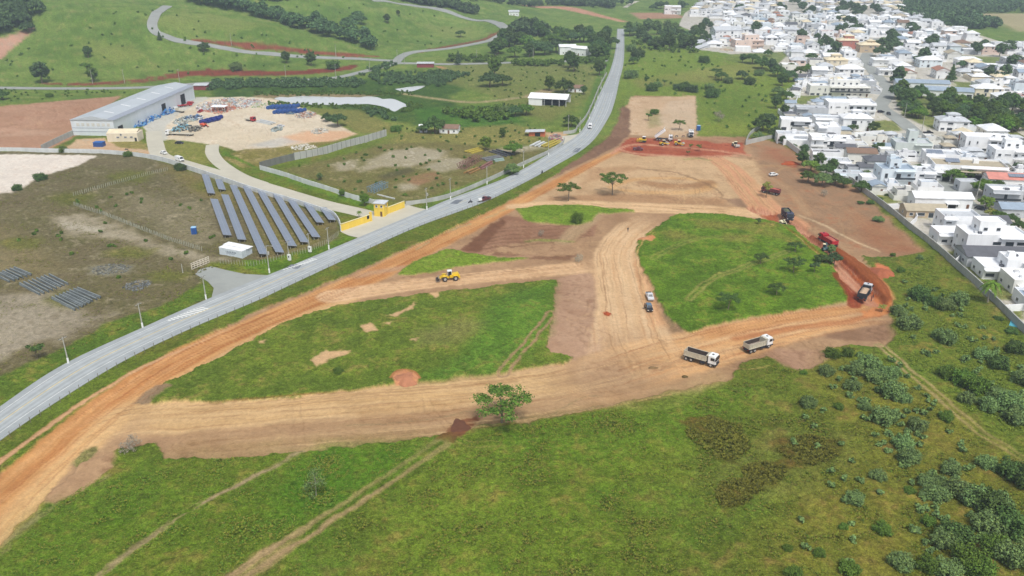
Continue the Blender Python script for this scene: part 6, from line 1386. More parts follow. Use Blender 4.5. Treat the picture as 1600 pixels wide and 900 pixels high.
    while yy < 620:
        xx = 150.0
        while xx < 330:
            x, y = xx + g2.uniform(-2, 2) + (yy - 300) * .06, yy + g2.uniform(-2, 2); xx += 8.5
            if not inside(TP2, x, y) or any(inside(E, x, y) for E in EX): continue
            if abs(x) > .64 * y: continue
            dm = min((math.hypot(x - a, y - b) - r_) for a, b, r_ in PLACED)
            if dm < 2.0: continue
            if any(math.hypot(*(np.array([x, y]) - a - (b - a) * max(0, min(1, ((np.array([x, y]) - a) @ (b - a)) / ((b - a) @ (b - a)))))) < 6.5 for a, b in SEG): continue
            if g2.random() < .18: continue
            w, d = g2.uniform(4.5, 8.5), g2.uniform(4, 6.5)
            o = house(Vector((x, y, 0)), w, d, 1, g2.choice(['white', 'white', 'off-white', 'grey']), g2.choice(['white', 'pale grey', 'pale grey', 'tan', 'dark grey', 'blue-grey']), g2.choice(['flat', 'flat', 'gable', 'hip']), R(-6 + g2.uniform(-3, 3)), lot=(w + 3.5, d + 4.5, g2.uniform(1.8, 2.6)) if g2.random() < .7 else None, detail=False, g=g2, h1=g2.uniform(2.6, 3.4), name='annex_building')
            small.append((o, x)); PLACED.append((x, y, max(w, d) * .5))
        yy += 8.5
    small.sort(key=lambda t: t[1] / t[0].location.y)
    for i, (o, _) in enumerate(small): o['label'] = 'small low annex building between the nearer houses, %s from left' % ordn(i); o['group'] = 'small annex buildings of the town'; o['category'] = 'building'
    print('annexes', len(small))
    # ---------- boundary walls
    def wall_line(name, pts, h, th, m, label, cat='wall', piers=0, pm=None, group=None, sm=True):
        P = [at(*p) for p in pts]
        if sm: Q = catmull(np.array([[p.x, p.y] for p in P]), 6); P = [Vector((q[0], q[1], hz(q[0], q[1]))) for q in Q]
        mb_ = MB(); A, B = offset_line(np.array([[p.x, p.y] for p in P]), th)
        V = []
        for i, p in enumerate(P): V += [(A[i][0], A[i][1], p.z - .6), (B[i][0], B[i][1], p.z - .6), (B[i][0], B[i][1], p.z + h), (A[i][0], A[i][1], p.z + h)]
        F = []
        for i in range(len(P) - 1):
            for k in range(4): F.append((4 * i + k, 4 * i + (k + 1) % 4, 4 * i + 4 + (k + 1) % 4, 4 * i + 4 + k))
        F += [(0, 3, 2, 1), tuple(4 * (len(P) - 1) + k for k in range(4))]
        mb_.add(V, F)
        if piers:
            root = thing(name, label, cat, P[0], 0, group); root.location = (0, 0, 0)
            mb_.build('wall_panel', m, root); pb = []; s = 0; nxt = 0
            for i in range(len(P) - 1):
                L = (P[i + 1] - P[i]).length
                while nxt <= s + L and len(pb) < 98:
                    q = P[i].lerp(P[i + 1], (nxt - s) / L); pb.append(q); nxt += piers
                s += L
            one = MB().box((0, 0, h / 2 + .03), (th + .12, .3, h + .08)).mesh('pier', pm or m)
            for q in pb:
                o = bpy.data.objects.new('pier', one); COL.objects.link(o); o.parent = root; o.location = q
            return root
        return tag(mb_.build(name, m), label, cat, group)
    globals()['wall_line'] = wall_line
    cw = mat('stained_concrete_wall', (176, 178, 174), .9, var=.2, scale=.3, streak=True)
    ww = mat('whitewashed_wall', (206, 210, 210), .85, var=.14, scale=.3, streak=True)
    wall_line('boundary_wall', [(1602, 524), (1566, 488), (1530, 452), (1490, 416), (1456, 386), (1420, 358), (1384, 328), (1352, 304), (1330, 286)], 2.6, .3, cw, 'long grey concrete wall between brown field and town', piers=6)
    wall_line('boundary_wall', [(1330, 286), (1310, 276), (1290, 268)], 2.4, .25, cw, 'short grey wall segment behind the dark grove')
    wall_line('boundary_wall', [(1250, 244), (1232, 230), (1212, 216)], 3.0, .3, ww, 'white wall at the town corner above brown field', piers=5)
    wall_line('boundary_wall', [(1212, 216), (1185, 221), (1165, 226)], 2.2, .25, cw, 'grey wall running left from the town corner')
    wall_line('boundary_wall', [(1165, 226), (1172, 212), (1188, 200)], 2.2, .25, cw, 'dark wall along the trees at the town corner')
    for i, q in enumerate(([(1316, 281), (1372, 276)], [(1378, 306), (1410, 300)], [(1384, 328), (1412, 326)], [(1420, 358), (1432, 346), (1428, 338)], [(1566, 488), (1600, 486)], [(1490, 416), (1512, 396)], [(1240, 168), (1262, 120)], [(1330, 214), (1380, 210)])):
        wall_line('garden_wall', q, 2.4, .2, wallm('white'), ['white garden wall beside the blue pool', 'pale garden wall above the green yard', 'white garden wall below the green yard', 'white wall round the small vacant yard', 'white pool wall at right edge corner', 'tall white side wall left of dark gable', 'pale fence wall along trees by green lot', 'low white wall by the side street'][i], sm=False)
    # swimming pool in the corner lot
    tag(MB().box((0, 0, .1), (9, 4, .4)).build('swimming_pool', mat('pool_water', (92, 178, 198), .15), loc=at(1606, 512), rz=R(-35)), 'turquoise swimming pool at right edge behind the wall', 'pool')
build_town()
# ================================================================== VEHICLES
def paint_m(name, rgb, rough=0.35): return mat(name, rgb, rough, var=0.07, scale=1.5, spec=0.5)
P_WHITE = paint_m('truck_white', (232, 234, 234)); P_BEIGE = mat('bed_beige_steel', (188, 182, 164), .7, var=.16, scale=1.5); P_BEDIN = mat('bed_worn_floor', (148, 134, 122), .8, var=.25, scale=1.2)
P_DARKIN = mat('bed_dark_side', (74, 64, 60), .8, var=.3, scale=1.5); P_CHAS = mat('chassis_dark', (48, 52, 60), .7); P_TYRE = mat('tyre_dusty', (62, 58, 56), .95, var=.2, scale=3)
P_RIM = mat('rim_grey', (170, 168, 164), .5); P_GLASS = mat('dark_glass', (28, 36, 46), .1, var=.05, spec=.8); P_YEL = paint_m('machine_yellow', (226, 190, 40)); P_RED = paint_m('truck_red', (176, 34, 48)); P_MAR = paint_m('truck_maroon', (104, 52, 60))
P_NAVY = paint_m('truck_dark_blue', (44, 52, 78)); P_GREEN = mat('load_green', (96, 100, 74), .9, var=.3, scale=2); P_SOILR = mat('load_red_soil', (178, 98, 84), .95, var=.2, scale=2); P_SOILT = mat('load_tan_soil', (186, 160, 136), .95, var=.2, scale=2)
P_SILVER = paint_m('car_silver', (206, 208, 212)); P_BLACK = paint_m('car_black', (38, 40, 48), .25); P_TEAL = paint_m('machine_teal', (36, 78, 82)); P_CREAM = paint_m('cab_cream', (230, 222, 186)); P_LIGHT = mat('headlamp', (235, 235, 225), .2); P_TAIL = mat('tail_lamp', (150, 24, 24), .3)
P_BLUE = paint_m('plastic_blue', (28, 98, 178), .5); P_DBLUE = paint_m('tank_blue', (34, 74, 138), .5); P_LBLUE = paint_m('machine_light_blue', (120, 172, 204), .5); P_GLASSB = mat('sky_blue_glass', (92, 116, 138), .08, spec=.8)
def place(px0, px1):
    """middle and heading from the rear and front wheel places"""
    a, b = at(*px0), at(*px1); c = (a + b) / 2; return c, math.atan2(b.y - a.y, b.x - a.x), (b - a).length
def wheel(root, x, y, r, w, dual=False):
    s = 1 if y > 0 else -1
    o = MB().tube((x, y - w / 2, r), (x, y + w / 2, r), r, n=16).build('wheel', P_TYRE, root)
    MB().tube((x, y + s * (w / 2 - .02), r), (x, y + s * (w / 2 + .03), r), r * .55, n=12).build('rim', P_RIM, o)
def dump_truck(c, rz, label, cabm=P_WHITE, bedm=P_BEIGE, inm=P_BEDIN, load=None, tilt=0.0, s=1.0, sidem=P_DARKIN, group='dump trucks'):
    t = thing('dump_truck', label, 'dump truck', c, rz, group); t.scale = (s, s, s)
    MB().box((-.3, 0, .95), (8.0, .95, .35)).box((3.1, 0, .75), (1.9, 2.3, .5)).box((.9, 1.0, .8), (1.4, .5, .55)).box((.9, -1.0, .8), (1.4, .5, .55)).build('chassis', P_CHAS, t)
    cab = MB().profile([(2.35, .95), (4.35, .95), (4.42, 1.75), (4.2, 2.95), (4.0, 3.12), (2.35, 3.12)], -1.22, 1.22).build('cab', cabm, t, bevel=.07)
    MB().add([(4.47, -1.08, 1.85), (4.47, 1.08, 1.85), (4.26, 1.02, 2.85), (4.26, -1.02, 2.85)], [(0, 1, 2, 3)]).build('windscreen', P_GLASS, cab)
    for y in (-1.25, 1.25):
        MB().box((3.55, y, 2.3), (1.0, .05, .75)).build('side_window', P_GLASS, cab); MB().box((4.35, y * 1.12, 2.3), (.15, .25, .55)).build('mirror', P_CHAS, cab)
        MB().box((4.4, y * .75, 1.15), (.12, .35, .2)).build('headlight', P_LIGHT, cab)
    MB().box((4.42, 0, 1.35), (.1, 1.7, .55)).build('grille', P_CHAS, cab); MB().box((4.4, 0, .8), (.3, 2.44, .36)).build('bumper', P_CHAS, cab); MB().box((3.2, 0, 3.16), (.5, .5, .08)).build('roof_hatch', P_CHAS, cab)
    bed = bpy.data.objects.new('dump_bed', None); COL.objects.link(bed); bed.parent = t; bed.location = (-4.1, 0, 1.25); bed.rotation_euler = (0, -tilt, 0)
    MB().box((2.95, 0, .08), (5.9, 2.4, .16)).build('bed_floor', inm, bed)
    for y in (-1, 1):
        b = MB(); b.box((2.95, y * 1.22, .75), (5.9, .07, 1.35)); b.box((2.95, y * 1.26, 1.42), (5.9, .16, .1)); b.box((2.95, y * 1.26, .1), (5.9, .16, .12))
        for i in range(8): b.box((.2 + i * .79, y * 1.29, .75), (.1, .08, 1.3))
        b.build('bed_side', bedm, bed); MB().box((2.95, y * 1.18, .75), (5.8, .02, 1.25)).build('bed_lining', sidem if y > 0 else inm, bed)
    MB().box((5.95, 0, .85), (.1, 2.5, 1.6)).box((6.35, 0, 1.7), (.9, 2.4, .08)).build('headboard', bedm, bed); MB().box((-.03, 0, .7), (.09, 2.4, 1.3)).build('tailgate', sidem if load else bedm, bed)
    if load:
        m_ = MB(); n = 10; V = []
        for i in range(n + 1):
            for j in range(6):
                u, v = i / n, j / 5; V.append((.1 + 5.7 * u, -1.1 + 2.2 * v, .95 + .75 * math.sin(math.pi * u) ** .7 * math.sin(math.pi * v) ** .7 + rnd.uniform(-.05, .05)))
        m_.add(V, [(i * 6 + j, (i + 1) * 6 + j, (i + 1) * 6 + j + 1, i * 6 + j + 1) for i in range(n) for j in range(5)]); m_.build('soil_load', load, bed, smooth=True)
    for x in (-3.4, -2.05, 3.15):
        for y in (-1, 1): wheel(t, x, y * 1.0, .52, .5 if x < 0 else .34)
    for y in (-1, 1):
        MB().box((-2.75, y * 1.05, 1.14), (3.0, .5, .06)).build('mudguard', P_CHAS, t); MB().box((-4.25, y * .9, .95), (.08, .35, .15)).build('tail_light', P_TAIL, t)
    return t
def car(c, rz, label, m=P_SILVER, kind='car', rm=None, name=None, group=None):
    t = thing(name or kind, label, 'car' if kind in ('car', 'suv') else kind, c, rz, group); rm = rm or m
    if kind == 'pickup':
        MB().profile([(-2.5, .4), (2.45, .4), (2.5, .95), (1.5, 1.12), (-2.5, 1.05)], -.9, .9).build('body', m, t, bevel=.06)
        MB().profile([(-.6, 1.05), (1.4, 1.08), (.75, 1.7), (-.45, 1.72)], -.78, .78).build('cabin', m, t, bevel=.05)
        MB().box((-1.6, 0, 1.08), (1.7, 1.45, .1)).build('cargo_bed', P_GLASS, t); wx = 1.55
        MB().add([(1.38, -.68, 1.14), (1.38, .68, 1.14), (.82, .62, 1.68), (.82, -.62, 1.68)], [(0, 1, 2, 3)]).build('windscreen', P_GLASS, t)
        MB().box((-.56, 0, 1.4), (.06, 1.3, .4)).build('rear_window', P_GLASS, t); sw = (0.3, 1.4, 1.1)
    elif kind == 'van':
        MB().profile([(-2.7, .4), (2.6, .4), (2.7, 1.0), (2.1, 1.35), (1.5, 2.25), (-2.7, 2.3)], -.98, .98).build('body', m, t, bevel=.08)
        MB().add([(2.2, -.85, 1.38), (2.2, .85, 1.38), (1.62, .78, 2.2), (1.62, -.78, 2.2)], [(0, 1, 2, 3)]).build('windscreen', P_GLASS, t)
        MB().box((2.7, 0, .75), (.08, 1.3, .3)).build('grille', P_CHAS, t); wx = 1.75; sw = (1.2, 1.65, .9)
    else:
        k = 1.12 if kind == 'suv' else 1.0
        MB().profile([(-2.1, .35), (2.1, .35), (2.15, .8 * k), (1.1, .98 * k), (-2.05, 1.0 * k), (-2.15, .7)], -.86, .86).build('body', m, t, bevel=.07)
        MB().profile([(-1.7, .95 * k), (1.15, .95 * k), (.5, 1.46 * k), (-1.3, 1.48 * k)], -.74, .74).build('cabin', rm, t, bevel=.06)
        MB().add([(1.14, -.66, 1.02 * k), (1.14, .66, 1.02 * k), (.56, .6, 1.45 * k), (.56, -.6, 1.45 * k)], [(0, 1, 2, 3)]).build('windscreen', P_GLASS, t)
        MB().add([(-1.76, .66, 1.02 * k), (-1.76, -.66, 1.02 * k), (-1.4, -.6, 1.45 * k), (-1.4, .6, 1.45 * k)], [(0, 1, 2, 3)]).build('rear_window', P_GLASS, t); wx = 1.35; sw = (-.3, 1.2 * k, 1.7)
    hw = .98 if kind == 'van' else .86
    for y in (-1, 1): MB().box((sw[0], y * ((.985 if kind == 'van' else .755)), sw[1]), (sw[2], .04, .34)).build('side_window', P_GLASS, t)
    for y in (-1, 1):
        MB().box((2.12 if kind != 'van' else 2.66, y * .62, .72), (.1, .36, .16)).build('headlight', P_LIGHT, t); MB().box((-2.13 if kind not in ('van', 'pickup') else -2.56, y * .66, .78), (.1, .26, .2)).build('tail_light', P_TAIL, t)
        for x in (-wx, wx): wheel(t, x, y * (hw - .1), .34, .22)
    return t
def person(p, rz, label, top=(60, 60, 70), legs=(40, 44, 60), stride=.25, arms=.3):
    t = thing('person', label, 'person', p, rz)
    V = [(0, 0, .95), (0, .1, .93), (stride * .6, .1, .5), (stride * .3, .11, .06), (stride * .3 + .16, .12, .03), (0, -.1, .93), (-stride * .2, -.1, .5), (-stride, -.11, .07), (-stride + .15, -.12, .03),
         (0, 0, 1.2), (0, 0, 1.42), (0, .19, 1.4), (arms * .4, .25, 1.12), (arms, .24, .9), (0, -.19, 1.4), (-arms * .3, -.25, 1.12), (arms * .4, -.24, .9), (0.01, 0, 1.52), (.02, 0, 1.64), (.02, 0, 1.76)]
    E = [(0, 1), (1, 2), (2, 3), (3, 4), (0, 5), (5, 6), (6, 7), (7, 8), (0, 9), (9, 10), (10, 11), (11, 12), (12, 13), (10, 14), (14, 15), (15, 16), (10, 17), (17, 18), (18, 19)]
    rad = [.15, .1, .075, .05, .045, .1, .075, .05, .045, .15, .16, .075, .05, .04, .075, .05, .04, .06, .105, .08]
    me = bpy.data.meshes.new('body'); me.from_pydata(V, E, []); o = bpy.data.objects.new('body', me); COL.objects.link(o); o.parent = t
    o.modifiers.new('skin', 'SKIN'); me.skin_vertices or None
    for i, v in enumerate(me.skin_vertices[0].data): v.radius = (rad[i], rad[i] * (1.15 if i in (0, 9, 10) else 1)); v.use_root = i == 0
    sb = o.modifiers.new('smooth', 'SUBSURF'); sb.levels = 1; sb.render_levels = 1
    m, nt, b = newmat('skin_and_clothes'); tc = nt.nodes.new('ShaderNodeTexCoord'); sp = nt.nodes.new('ShaderNodeSeparateXYZ'); r = nt.nodes.new('ShaderNodeValToRGB'); r.color_ramp.interpolation = 'CONSTANT'
    mr = nt.nodes.new('ShaderNodeMath'); mr.operation = 'DIVIDE'; mr.inputs[1].default_value = 2.0
    nt.links.new(tc.outputs['Object'], sp.inputs[0]); nt.links.new(sp.outputs['Z'], mr.inputs[0]); nt.links.new(mr.outputs[0], r.inputs[0]); nt.links.new(r.outputs[0], b.inputs['Base Color'])
    el = r.color_ramp.elements; el[0].color = s2l((50, 40, 34)) + [1]; el[1].position = .04; el[1].color = s2l(legs) + [1]
    for pos, c in ((.47, top), (.745, (150, 106, 80)), (.86, (36, 28, 24))): e = el.new(pos); e.color = s2l(c) + [1]
    me.materials.append(m)
    MB().tube((.02, 0, 1.70), (.02, 0, 1.84), .125, .07, 10).build('hair', mat('hair_dark', (36, 28, 24), .8), t)
    return t
def motorbike(c, rz, label, m=P_BLACK, rider=True):
    t = thing('motorcycle', label, 'motorcycle', c, rz)
    for x in (-.65, .65): wheel(t, x, 0.0, .32, .12)
    MB().box((0, 0, .62), (.9, .26, .3)).box((-.4, 0, .82), (.6, .24, .12)).bar((.62, 0, .35), (.42, 0, 1.0), .07).bar((.42, -.32, 1.0), (.42, .32, 1.0), .05).build('body', m, t)
    if rider:
        q = person(Vector((c.x - .1 * math.cos(rz), c.y - .1 * math.sin(rz), c.z + .12)), rz, 'rider in dark clothes ' + label.split(' ', 1)[1] if False else 'rider seated on the ' + label, (50, 54, 62), (40, 44, 60), .1, .45); q.scale = (.95, .95, .9)
    return t
def loader(c, rz, label, s=1.0):
    t = thing('wheel_loader', label, 'wheel loader', c, rz); t.scale = (s, s, s)
    MB().profile([(-3.3, .9), (-.3, .9), (-.3, 1.75), (-1.4, 2.0), (-3.1, 2.25), (-3.4, 1.7)], -.85, .85).build('engine_hood', P_YEL, t, bevel=.08)
    MB().box((-3.35, 0, 1.0), (.45, 1.9, .8)).build('counterweight', P_YEL, t, bevel=.06)
    MB().box((.9, 0, 1.1), (2.0, 1.0, .75)).box((0.0, 0, .95), (.6, .5, .5)).build('front_frame', P_YEL, t)
    cab = MB().box((-.35, 0, 2.35), (1.35, 1.3, 1.4), taper=.88).build('cab', P_GLASS, t)
    MB().box((-.35, 0, 3.12), (1.5, 1.45, .16)).build('cab_roof', P_WHITE, cab, bevel=.05)
    for x in (-.98, .28):
        for y in (-.62, .62): MB().bar((x, y, 1.6), (x * .88 - .04, y * .9, 3.05), .1).build('cab_post', P_WHITE, cab)
    for y in (-.45, .45): MB().bar((1.0, y, 1.5), (2.35, y, 1.35), .22, .3).bar((2.35, y, 1.35), (3.1, y, .55), .2, .26).build('lift_arm', P_YEL, t)
    b = MB(); b.profile([(3.0, .15), (4.1, .1), (4.15, .16), (3.15, .28), (3.05, .95), (3.5, 1.35), (3.4, 1.4), (2.9, 1.0), (2.88, .3)], -1.35, 1.35)
    bk = b.build('bucket', mat('bucket_steel', (150, 136, 116), .7, var=.2), t); MB().box((3.6, 0, .45), (.75, 2.5, .5), ry=.2).build('bucket_load', P_DARKIN, bk)
    for x in (-2.1, 1.3):
        for y in (-1, 1): wheel(t, x, y * 1.1, .78, .6)
        for y in (-1, 1): MB().box((x, y * 1.1, 1.66), (1.3, .62, .1)).build('mudguard', P_YEL, t)
    return t
def excavator(c, rz, label, body=P_YEL, cabm=P_CREAM, s=1.0, pose=(1.9, 3.6), name='excavator'):
    t = thing(name, label, 'excavator', c, rz); t.scale = (s, s, s)
    for y in (-1, 1):
        tr = MB().profile([(-1.9, .15), (-1.6, 0), (1.6, 0), (1.9, .15), (2.0, .5), (1.7, .85), (-1.7, .85), (-2.0, .5)], y * 1.15 - .3, y * 1.15 + .3).build('track', P_CHAS, t)
        MB().box((0, y * 1.47, .45), (2.8, .06, .3)).build('track_frame', body, tr)
    MB().tube((0, 0, .6), (0, 0, 1.05), .7, n=14).build('turntable', P_CHAS, t)
    MB().profile([(-2.3, 1.05), (1.2, 1.05), (1.2, 1.5), (-.3, 1.9), (-2.2, 2.05), (-2.5, 1.6)], -1.25, 1.25).build('house_body', body, t, bevel=.08)
    cab = MB().box((.55, .75, 2.05), (1.3, .9, 1.5), taper=.93).build('cab', P_GLASS, t); MB().box((.55, .75, 2.85), (1.4, 1.0, .12)).box((.55, .75, 1.25), (1.36, .96, .3)).build('cab_shell', cabm, cab)
    e = (pose[0] + 1.2, -.2, pose[1]); f = (pose[0] + 3.0, -.2, pose[1] * .35)
    MB().bar((.8, -.2, 1.5), (pose[0], -.2, pose[1] + .25), .38, .5).bar((pose[0], -.2, pose[1] + .25), e, .32, .42).build('boom', body, t)
    MB().bar(e, f, .28, .34).build('stick', body, t); MB().profile([(f[0] - .5, f[2]), (f[0] + .1, f[2] + .15), (f[0] + .1, f[2] - .2), (f[0] - .5, f[2] - .7), (f[0] - .9, f[2] - .45)], -.65, .3).build('bucket', P_CHAS, t)
    return t
def roller(c, rz, label, bodym=P_YEL):
    t = thing('road_roller', label, 'road roller', c, rz)
    MB().tube((1.9, -1.05, .75), (1.9, 1.05, .75), .75, n=20).build('drum', P_RIM, t)
    MB().box((1.9, 1.15, .85), (1.9, .12, .35)).box((1.9, -1.15, .85), (1.9, .12, .35)).box((.9, 0, .85), (.3, 2.4, .4)).build('drum_frame', bodym, t)
    MB().profile([(-2.4, .8), (.5, .8), (.5, 1.3), (-.6, 1.35), (-2.4, 1.8)], -.8, .8).build('engine_hood', bodym, t, bevel=.06)
    cab = MB().box((.0, 0, 1.9), (1.1, 1.2, 1.1)).build('cab', P_GLASS, t); MB().box((0, 0, 2.55), (1.6, 1.5, .12)).build('canopy', P_CREAM, cab)
    for y in (-1, 1): wheel(t, -1.3, y * .95, .72, .5)
    return t
def bulldozer(c, rz, label):
    t = thing('bulldozer', label, 'bulldozer', c, rz)
    for y in (-1, 1): MB().profile([(-1.9, .2), (-1.5, 0), (1.5, 0), (1.9, .2), (1.6, .9), (-1.8, .95)], y * 1.1 - .28, y * 1.1 + .28).build('track', P_CHAS, t)
    MB().profile([(-1.9, .6), (2.0, .6), (2.0, 1.75), (.2, 1.8), (.2, 1.5), (-1.9, 1.5)], -.75, .75).build('body', P_YEL, t, bevel=.05)
    cab = MB().box((-.7, 0, 2.1), (1.5, 1.3, 1.2), taper=.9).build('cab', P_GLASS, t); MB().box((-.7, 0, 2.78), (1.8, 1.6, .14)).build('canopy', P_WHITE, cab)
    MB().profile([(2.7, .05), (2.9, .1), (2.78, .7), (2.95, 1.25), (2.8, 1.3), (2.62, .7)], -1.7, 1.7).build('blade', P_YEL, t)
    for y in (-1, 1): MB().bar((0, y * 1.45, .5), (2.7, y * 1.45, .5), .16).build('push_arm', P_YEL, t)
    return t
def flatbed(c, rz, label, L=14.0, cabm=P_WHITE, deck=P_BEIGE, extra=False):
    t = thing('flatbed_truck', label, 'flatbed truck', c, rz, 'flatbed trucks in the compound')
    h = L / 2
    cab = MB().profile([(h - 2.1, .8), (h, .8), (h + .05, 1.7), (h - .2, 2.9), (h - 2.1, 2.9)], -1.2, 1.2).build('cab', cabm, t, bevel=.06)
    MB().add([(h + .08, -1.05, 1.8), (h + .08, 1.05, 1.8), (h - .12, 1, 2.75), (h - .12, -1, 2.75)], [(0, 1, 2, 3)]).build('windscreen', P_GLASS, cab)
    for y in (-1.22, 1.22): MB().box((h - .8, y, 2.2), (.9, .05, .65)).build('side_window', P_GLASS, cab)
    MB().box((-1.2, 0, .95), (L - 2.6, .9, .3)).build('chassis', P_CHAS, t); MB().box((-1.2, 0, 1.25), (L - 2.6, 2.45, .2)).build('deck', deck, t); MB().box((h - 2.6, 0, 1.9), (.12, 2.4, 1.1)).build('headboard', deck, t)
    for x in (h - 1.0, h - 4.2, -h + 3.2, -h + 2.0): 
        for y in (-1, 1): wheel(t, x, y, .5, .4)
    return t
def build_vehicles():
    def DT(a, b, label, **k): c, rz, L = place(a, b); return dump_truck(c, rz, label, **k)
    c, rz, L = place((1080, 564), (1111, 573)); c.y += 1.0
    dump_truck(c, rz, 'white-cab dump truck with empty pale bed, nearer and lower of two', s=1.02)
    c, rz, L = place((1172, 551.5), (1197, 544)); c.y += 1.0
    dump_truck(c, rz, 'white-cab dump truck with empty bed, behind the nearer one', s=.98)
    DT((1344, 472), (1356, 455), 'loaded dump truck seen from behind at the red bend', cabm=P_SILVER, load=P_SOILT, sidem=P_CHAS, bedm=P_CHAS, s=1.0)
    DT((1226, 336), (1233, 345), 'dark blue dump truck carrying greenery on the pink track', cabm=P_NAVY, load=P_GREEN, sidem=P_NAVY, bedm=P_NAVY, s=1.05)
    DT((1301, 386), (1286, 377), 'red dump truck with reddish soil load', cabm=P_RED, load=P_SOILR, sidem=P_RED, bedm=P_RED, s=1.0)
    DT((1212, 304), (1197, 301), 'maroon dump truck parked behind the yellow-green tree', cabm=P_MAR, bedm=P_MAR, sidem=P_MAR, inm=P_SOILR, load=P_SOILR, s=.9)
    DT((1030, 219), (1045, 220), 'white dump truck tipping its raised bed on red earth', bedm=P_WHITE, tilt=R(40), s=1.0)
    DT((1079.5, 209), (1079.5, 215), 'white truck facing us at right end of the red face', bedm=P_WHITE, s=1.0)
    c, rz, L = place((712, 436), (690, 438)); loader(c, rz, 'yellow wheel loader with white cab roof driving left on haul road')
    c, rz, L = place((1292, 400), (1288, 386)); excavator(c, rz, 'dark teal excavator with cream cab below the red truck', P_TEAL, P_CREAM, .9, (1.6, 2.6))
    c, rz, L = place((1219, 348), (1226, 351)); excavator(c, rz, 'small cream excavator at the plot corner by dark blue truck', P_CREAM, P_CREAM, .55, (1.6, 2.4))
    c, rz, L = place((1012, 222), (996, 221)); bulldozer(c, rz, 'yellow bulldozer with white canopy on the red earth')
    c, rz, L = place((1032, 227), (1042, 226)); roller(c, rz, 'yellow road roller below the tipping truck, left of two')
    c, rz, L = place((1056, 226), (1066, 227)); roller(c, rz, 'yellow road roller below the parked motorcycles, right of two')
    c, rz, L = place((1143, 226), (1155, 232)); roller(c, rz, 'cream and dark roller at right end of red face', P_CREAM)
    c, rz, L = place((989, 234), (1005, 235)); car(c, rz, 'purple-maroon pickup at left side of the red face', P_MAR, 'pickup')
    motorbike(at(1057, 214), .2, 'motorcycle parked left of white truck on pale ground', rider=False); motorbike(at(1067.5, 214), .4, 'dark red motorcycle parked next to white truck', P_MAR, rider=False)
    c, rz, L = place((1015, 461), (1015, 471)); car(c, rz + math.pi, 'silver pickup with dark bed parked on the dirt junction', P_SILVER, 'pickup') if False else car(c, R(-88), 'silver pickup parked ahead of black car on haul road', P_SILVER, 'pickup')
    car(at(1014, 483.5), R(-88), 'black car with bluish roof parked behind silver pickup', P_BLACK, 'suv', P_GLASSB, 'parked_car')
    c, rz, L = place((1204, 275), (1212, 274)); car(c, rz, 'white car parked alone on brown lot near the town', P_WHITE, 'car', name='parked_car')
    car(at(922, 200), R(-98), 'white van driving towards us on the upper main road', P_WHITE, 'van')
    motorbike(at(735, 317), R(205), 'motorcycle on the main road left of white cart'); motorbike(at(847, 271), R(60), 'motorcycle going away on main road bend')
    c, rz, L = place((765, 311), (752, 315)); t = car(c, rz, 'dark maroon utility vehicle parked on road shoulder', P_MAR, 'pickup')
    t = thing('hand_cart', 'small white cart on the shoulder before maroon vehicle', 'cart', at(750, 315.5), R(205))
    MB().box((0, 0, .75), (1.7, 1.1, .12)).build('deck', P_WHITE, t); MB().box((0, 0, 1.2), (1.6, 1.0, .7), taper=.9).build('crate', P_WHITE, t)
    for y in (-.6, .6): wheel(t, 0, y, .35, .1)
    person(at(1006.3, 482.5), 0, 'person in dark shirt standing left of black car', (70, 40, 40)); person(at(981, 362), R(-90), 'person in black standing alone on upper haul road', (30, 32, 38)); person(at(1361, 471), R(180), 'worker in red shirt beside loaded dump truck', (150, 40, 36)); person(at(1364, 466), R(150), 'worker in brown beside the bend of red track', (110, 80, 60))
    # compound vehicles
    c, rz, L = place((307, 213), (256, 211)); flatbed(c, rz, 'long white flatbed truck parked lowest in the compound', 15.5)
    c, rz, L = place((293, 178), (268, 173)); flatbed(c, rz, 'short flatbed truck with white cab by warehouse door', 9)
    c, rz, L = place((382, 188), (400, 191)); flatbed(c, rz, 'flatbed truck with red cab in middle of sand yard', 7.5, P_RED, P_BEIGE)
    c, rz, L = place((251, 239), (261, 242)); car(c, rz, 'white car at the compound road junction', P_WHITE, name='parked_car')
    c, rz, L = place((273, 249), (289, 254)); car(c, rz, 'white van on compound road beside grey wall', P_WHITE, 'van')
    c, rz, L = place((275, 225), (286, 225)); car(c, rz, 'black car on the grass strip below long flatbed truck', P_BLACK, name='parked_car')
    c, rz, L = place((281, 168), (297, 166)); flatbed(c, rz, 'red flatbed truck parked by the far warehouse door', 8.5, P_RED, P_RED)
    c, rz, L = place((297, 164), (303, 160)); car(c, rz, 'red car beside the far end of warehouse', P_RED, name='parked_car')
    c, rz, L = place((310, 177), (317, 174)); car(c, rz, 'red pickup in front of brick rubble in yard', P_RED, 'pickup')
    motorbike(at(198, 235), 0, 'black motorcycle parked inside the compound wall', rider=False)
    c, rz, L = place((449, 179), (458, 179)); car(c, rz, 'dark pickup in front of the blue tanks', P_GLASSB, 'pickup')
    c, rz, L = place((434, 199), (444, 198)); car(c, rz, 'grey wrecked car alone in the sand yard', P_SILVER, name='wrecked_car')
    c, rz, L = place((1385, 177), (1392, 182)); car(c, rz, 'dark car parked in town street bend', P_BLACK, 'suv', name='parked_car'); c, rz, L = place((1372, 176), (1380, 176)); car(c, rz, 'black car parked beside the town street bend', P_BLACK, name='parked_car')
    car(at(1365, 146), R(0), 'dark car in driveway of the long off-white building', P_BLACK, name='parked_car'); car(at(1343, 95), R(-60), 'dark car at top of the town street', P_BLACK, name='parked_car')
    car(at(1447, 284), R(-40), 'dark car on the narrow street beside white villa', P_BLACK, name='parked_car'); car(at(1532, 328), R(-50), 'black car parked below the leafy street tree', P_BLACK, name='parked_car'); car(at(1450, 209), R(0), 'dark pickup beside the pale hipped roof house', P_BLACK, 'pickup')
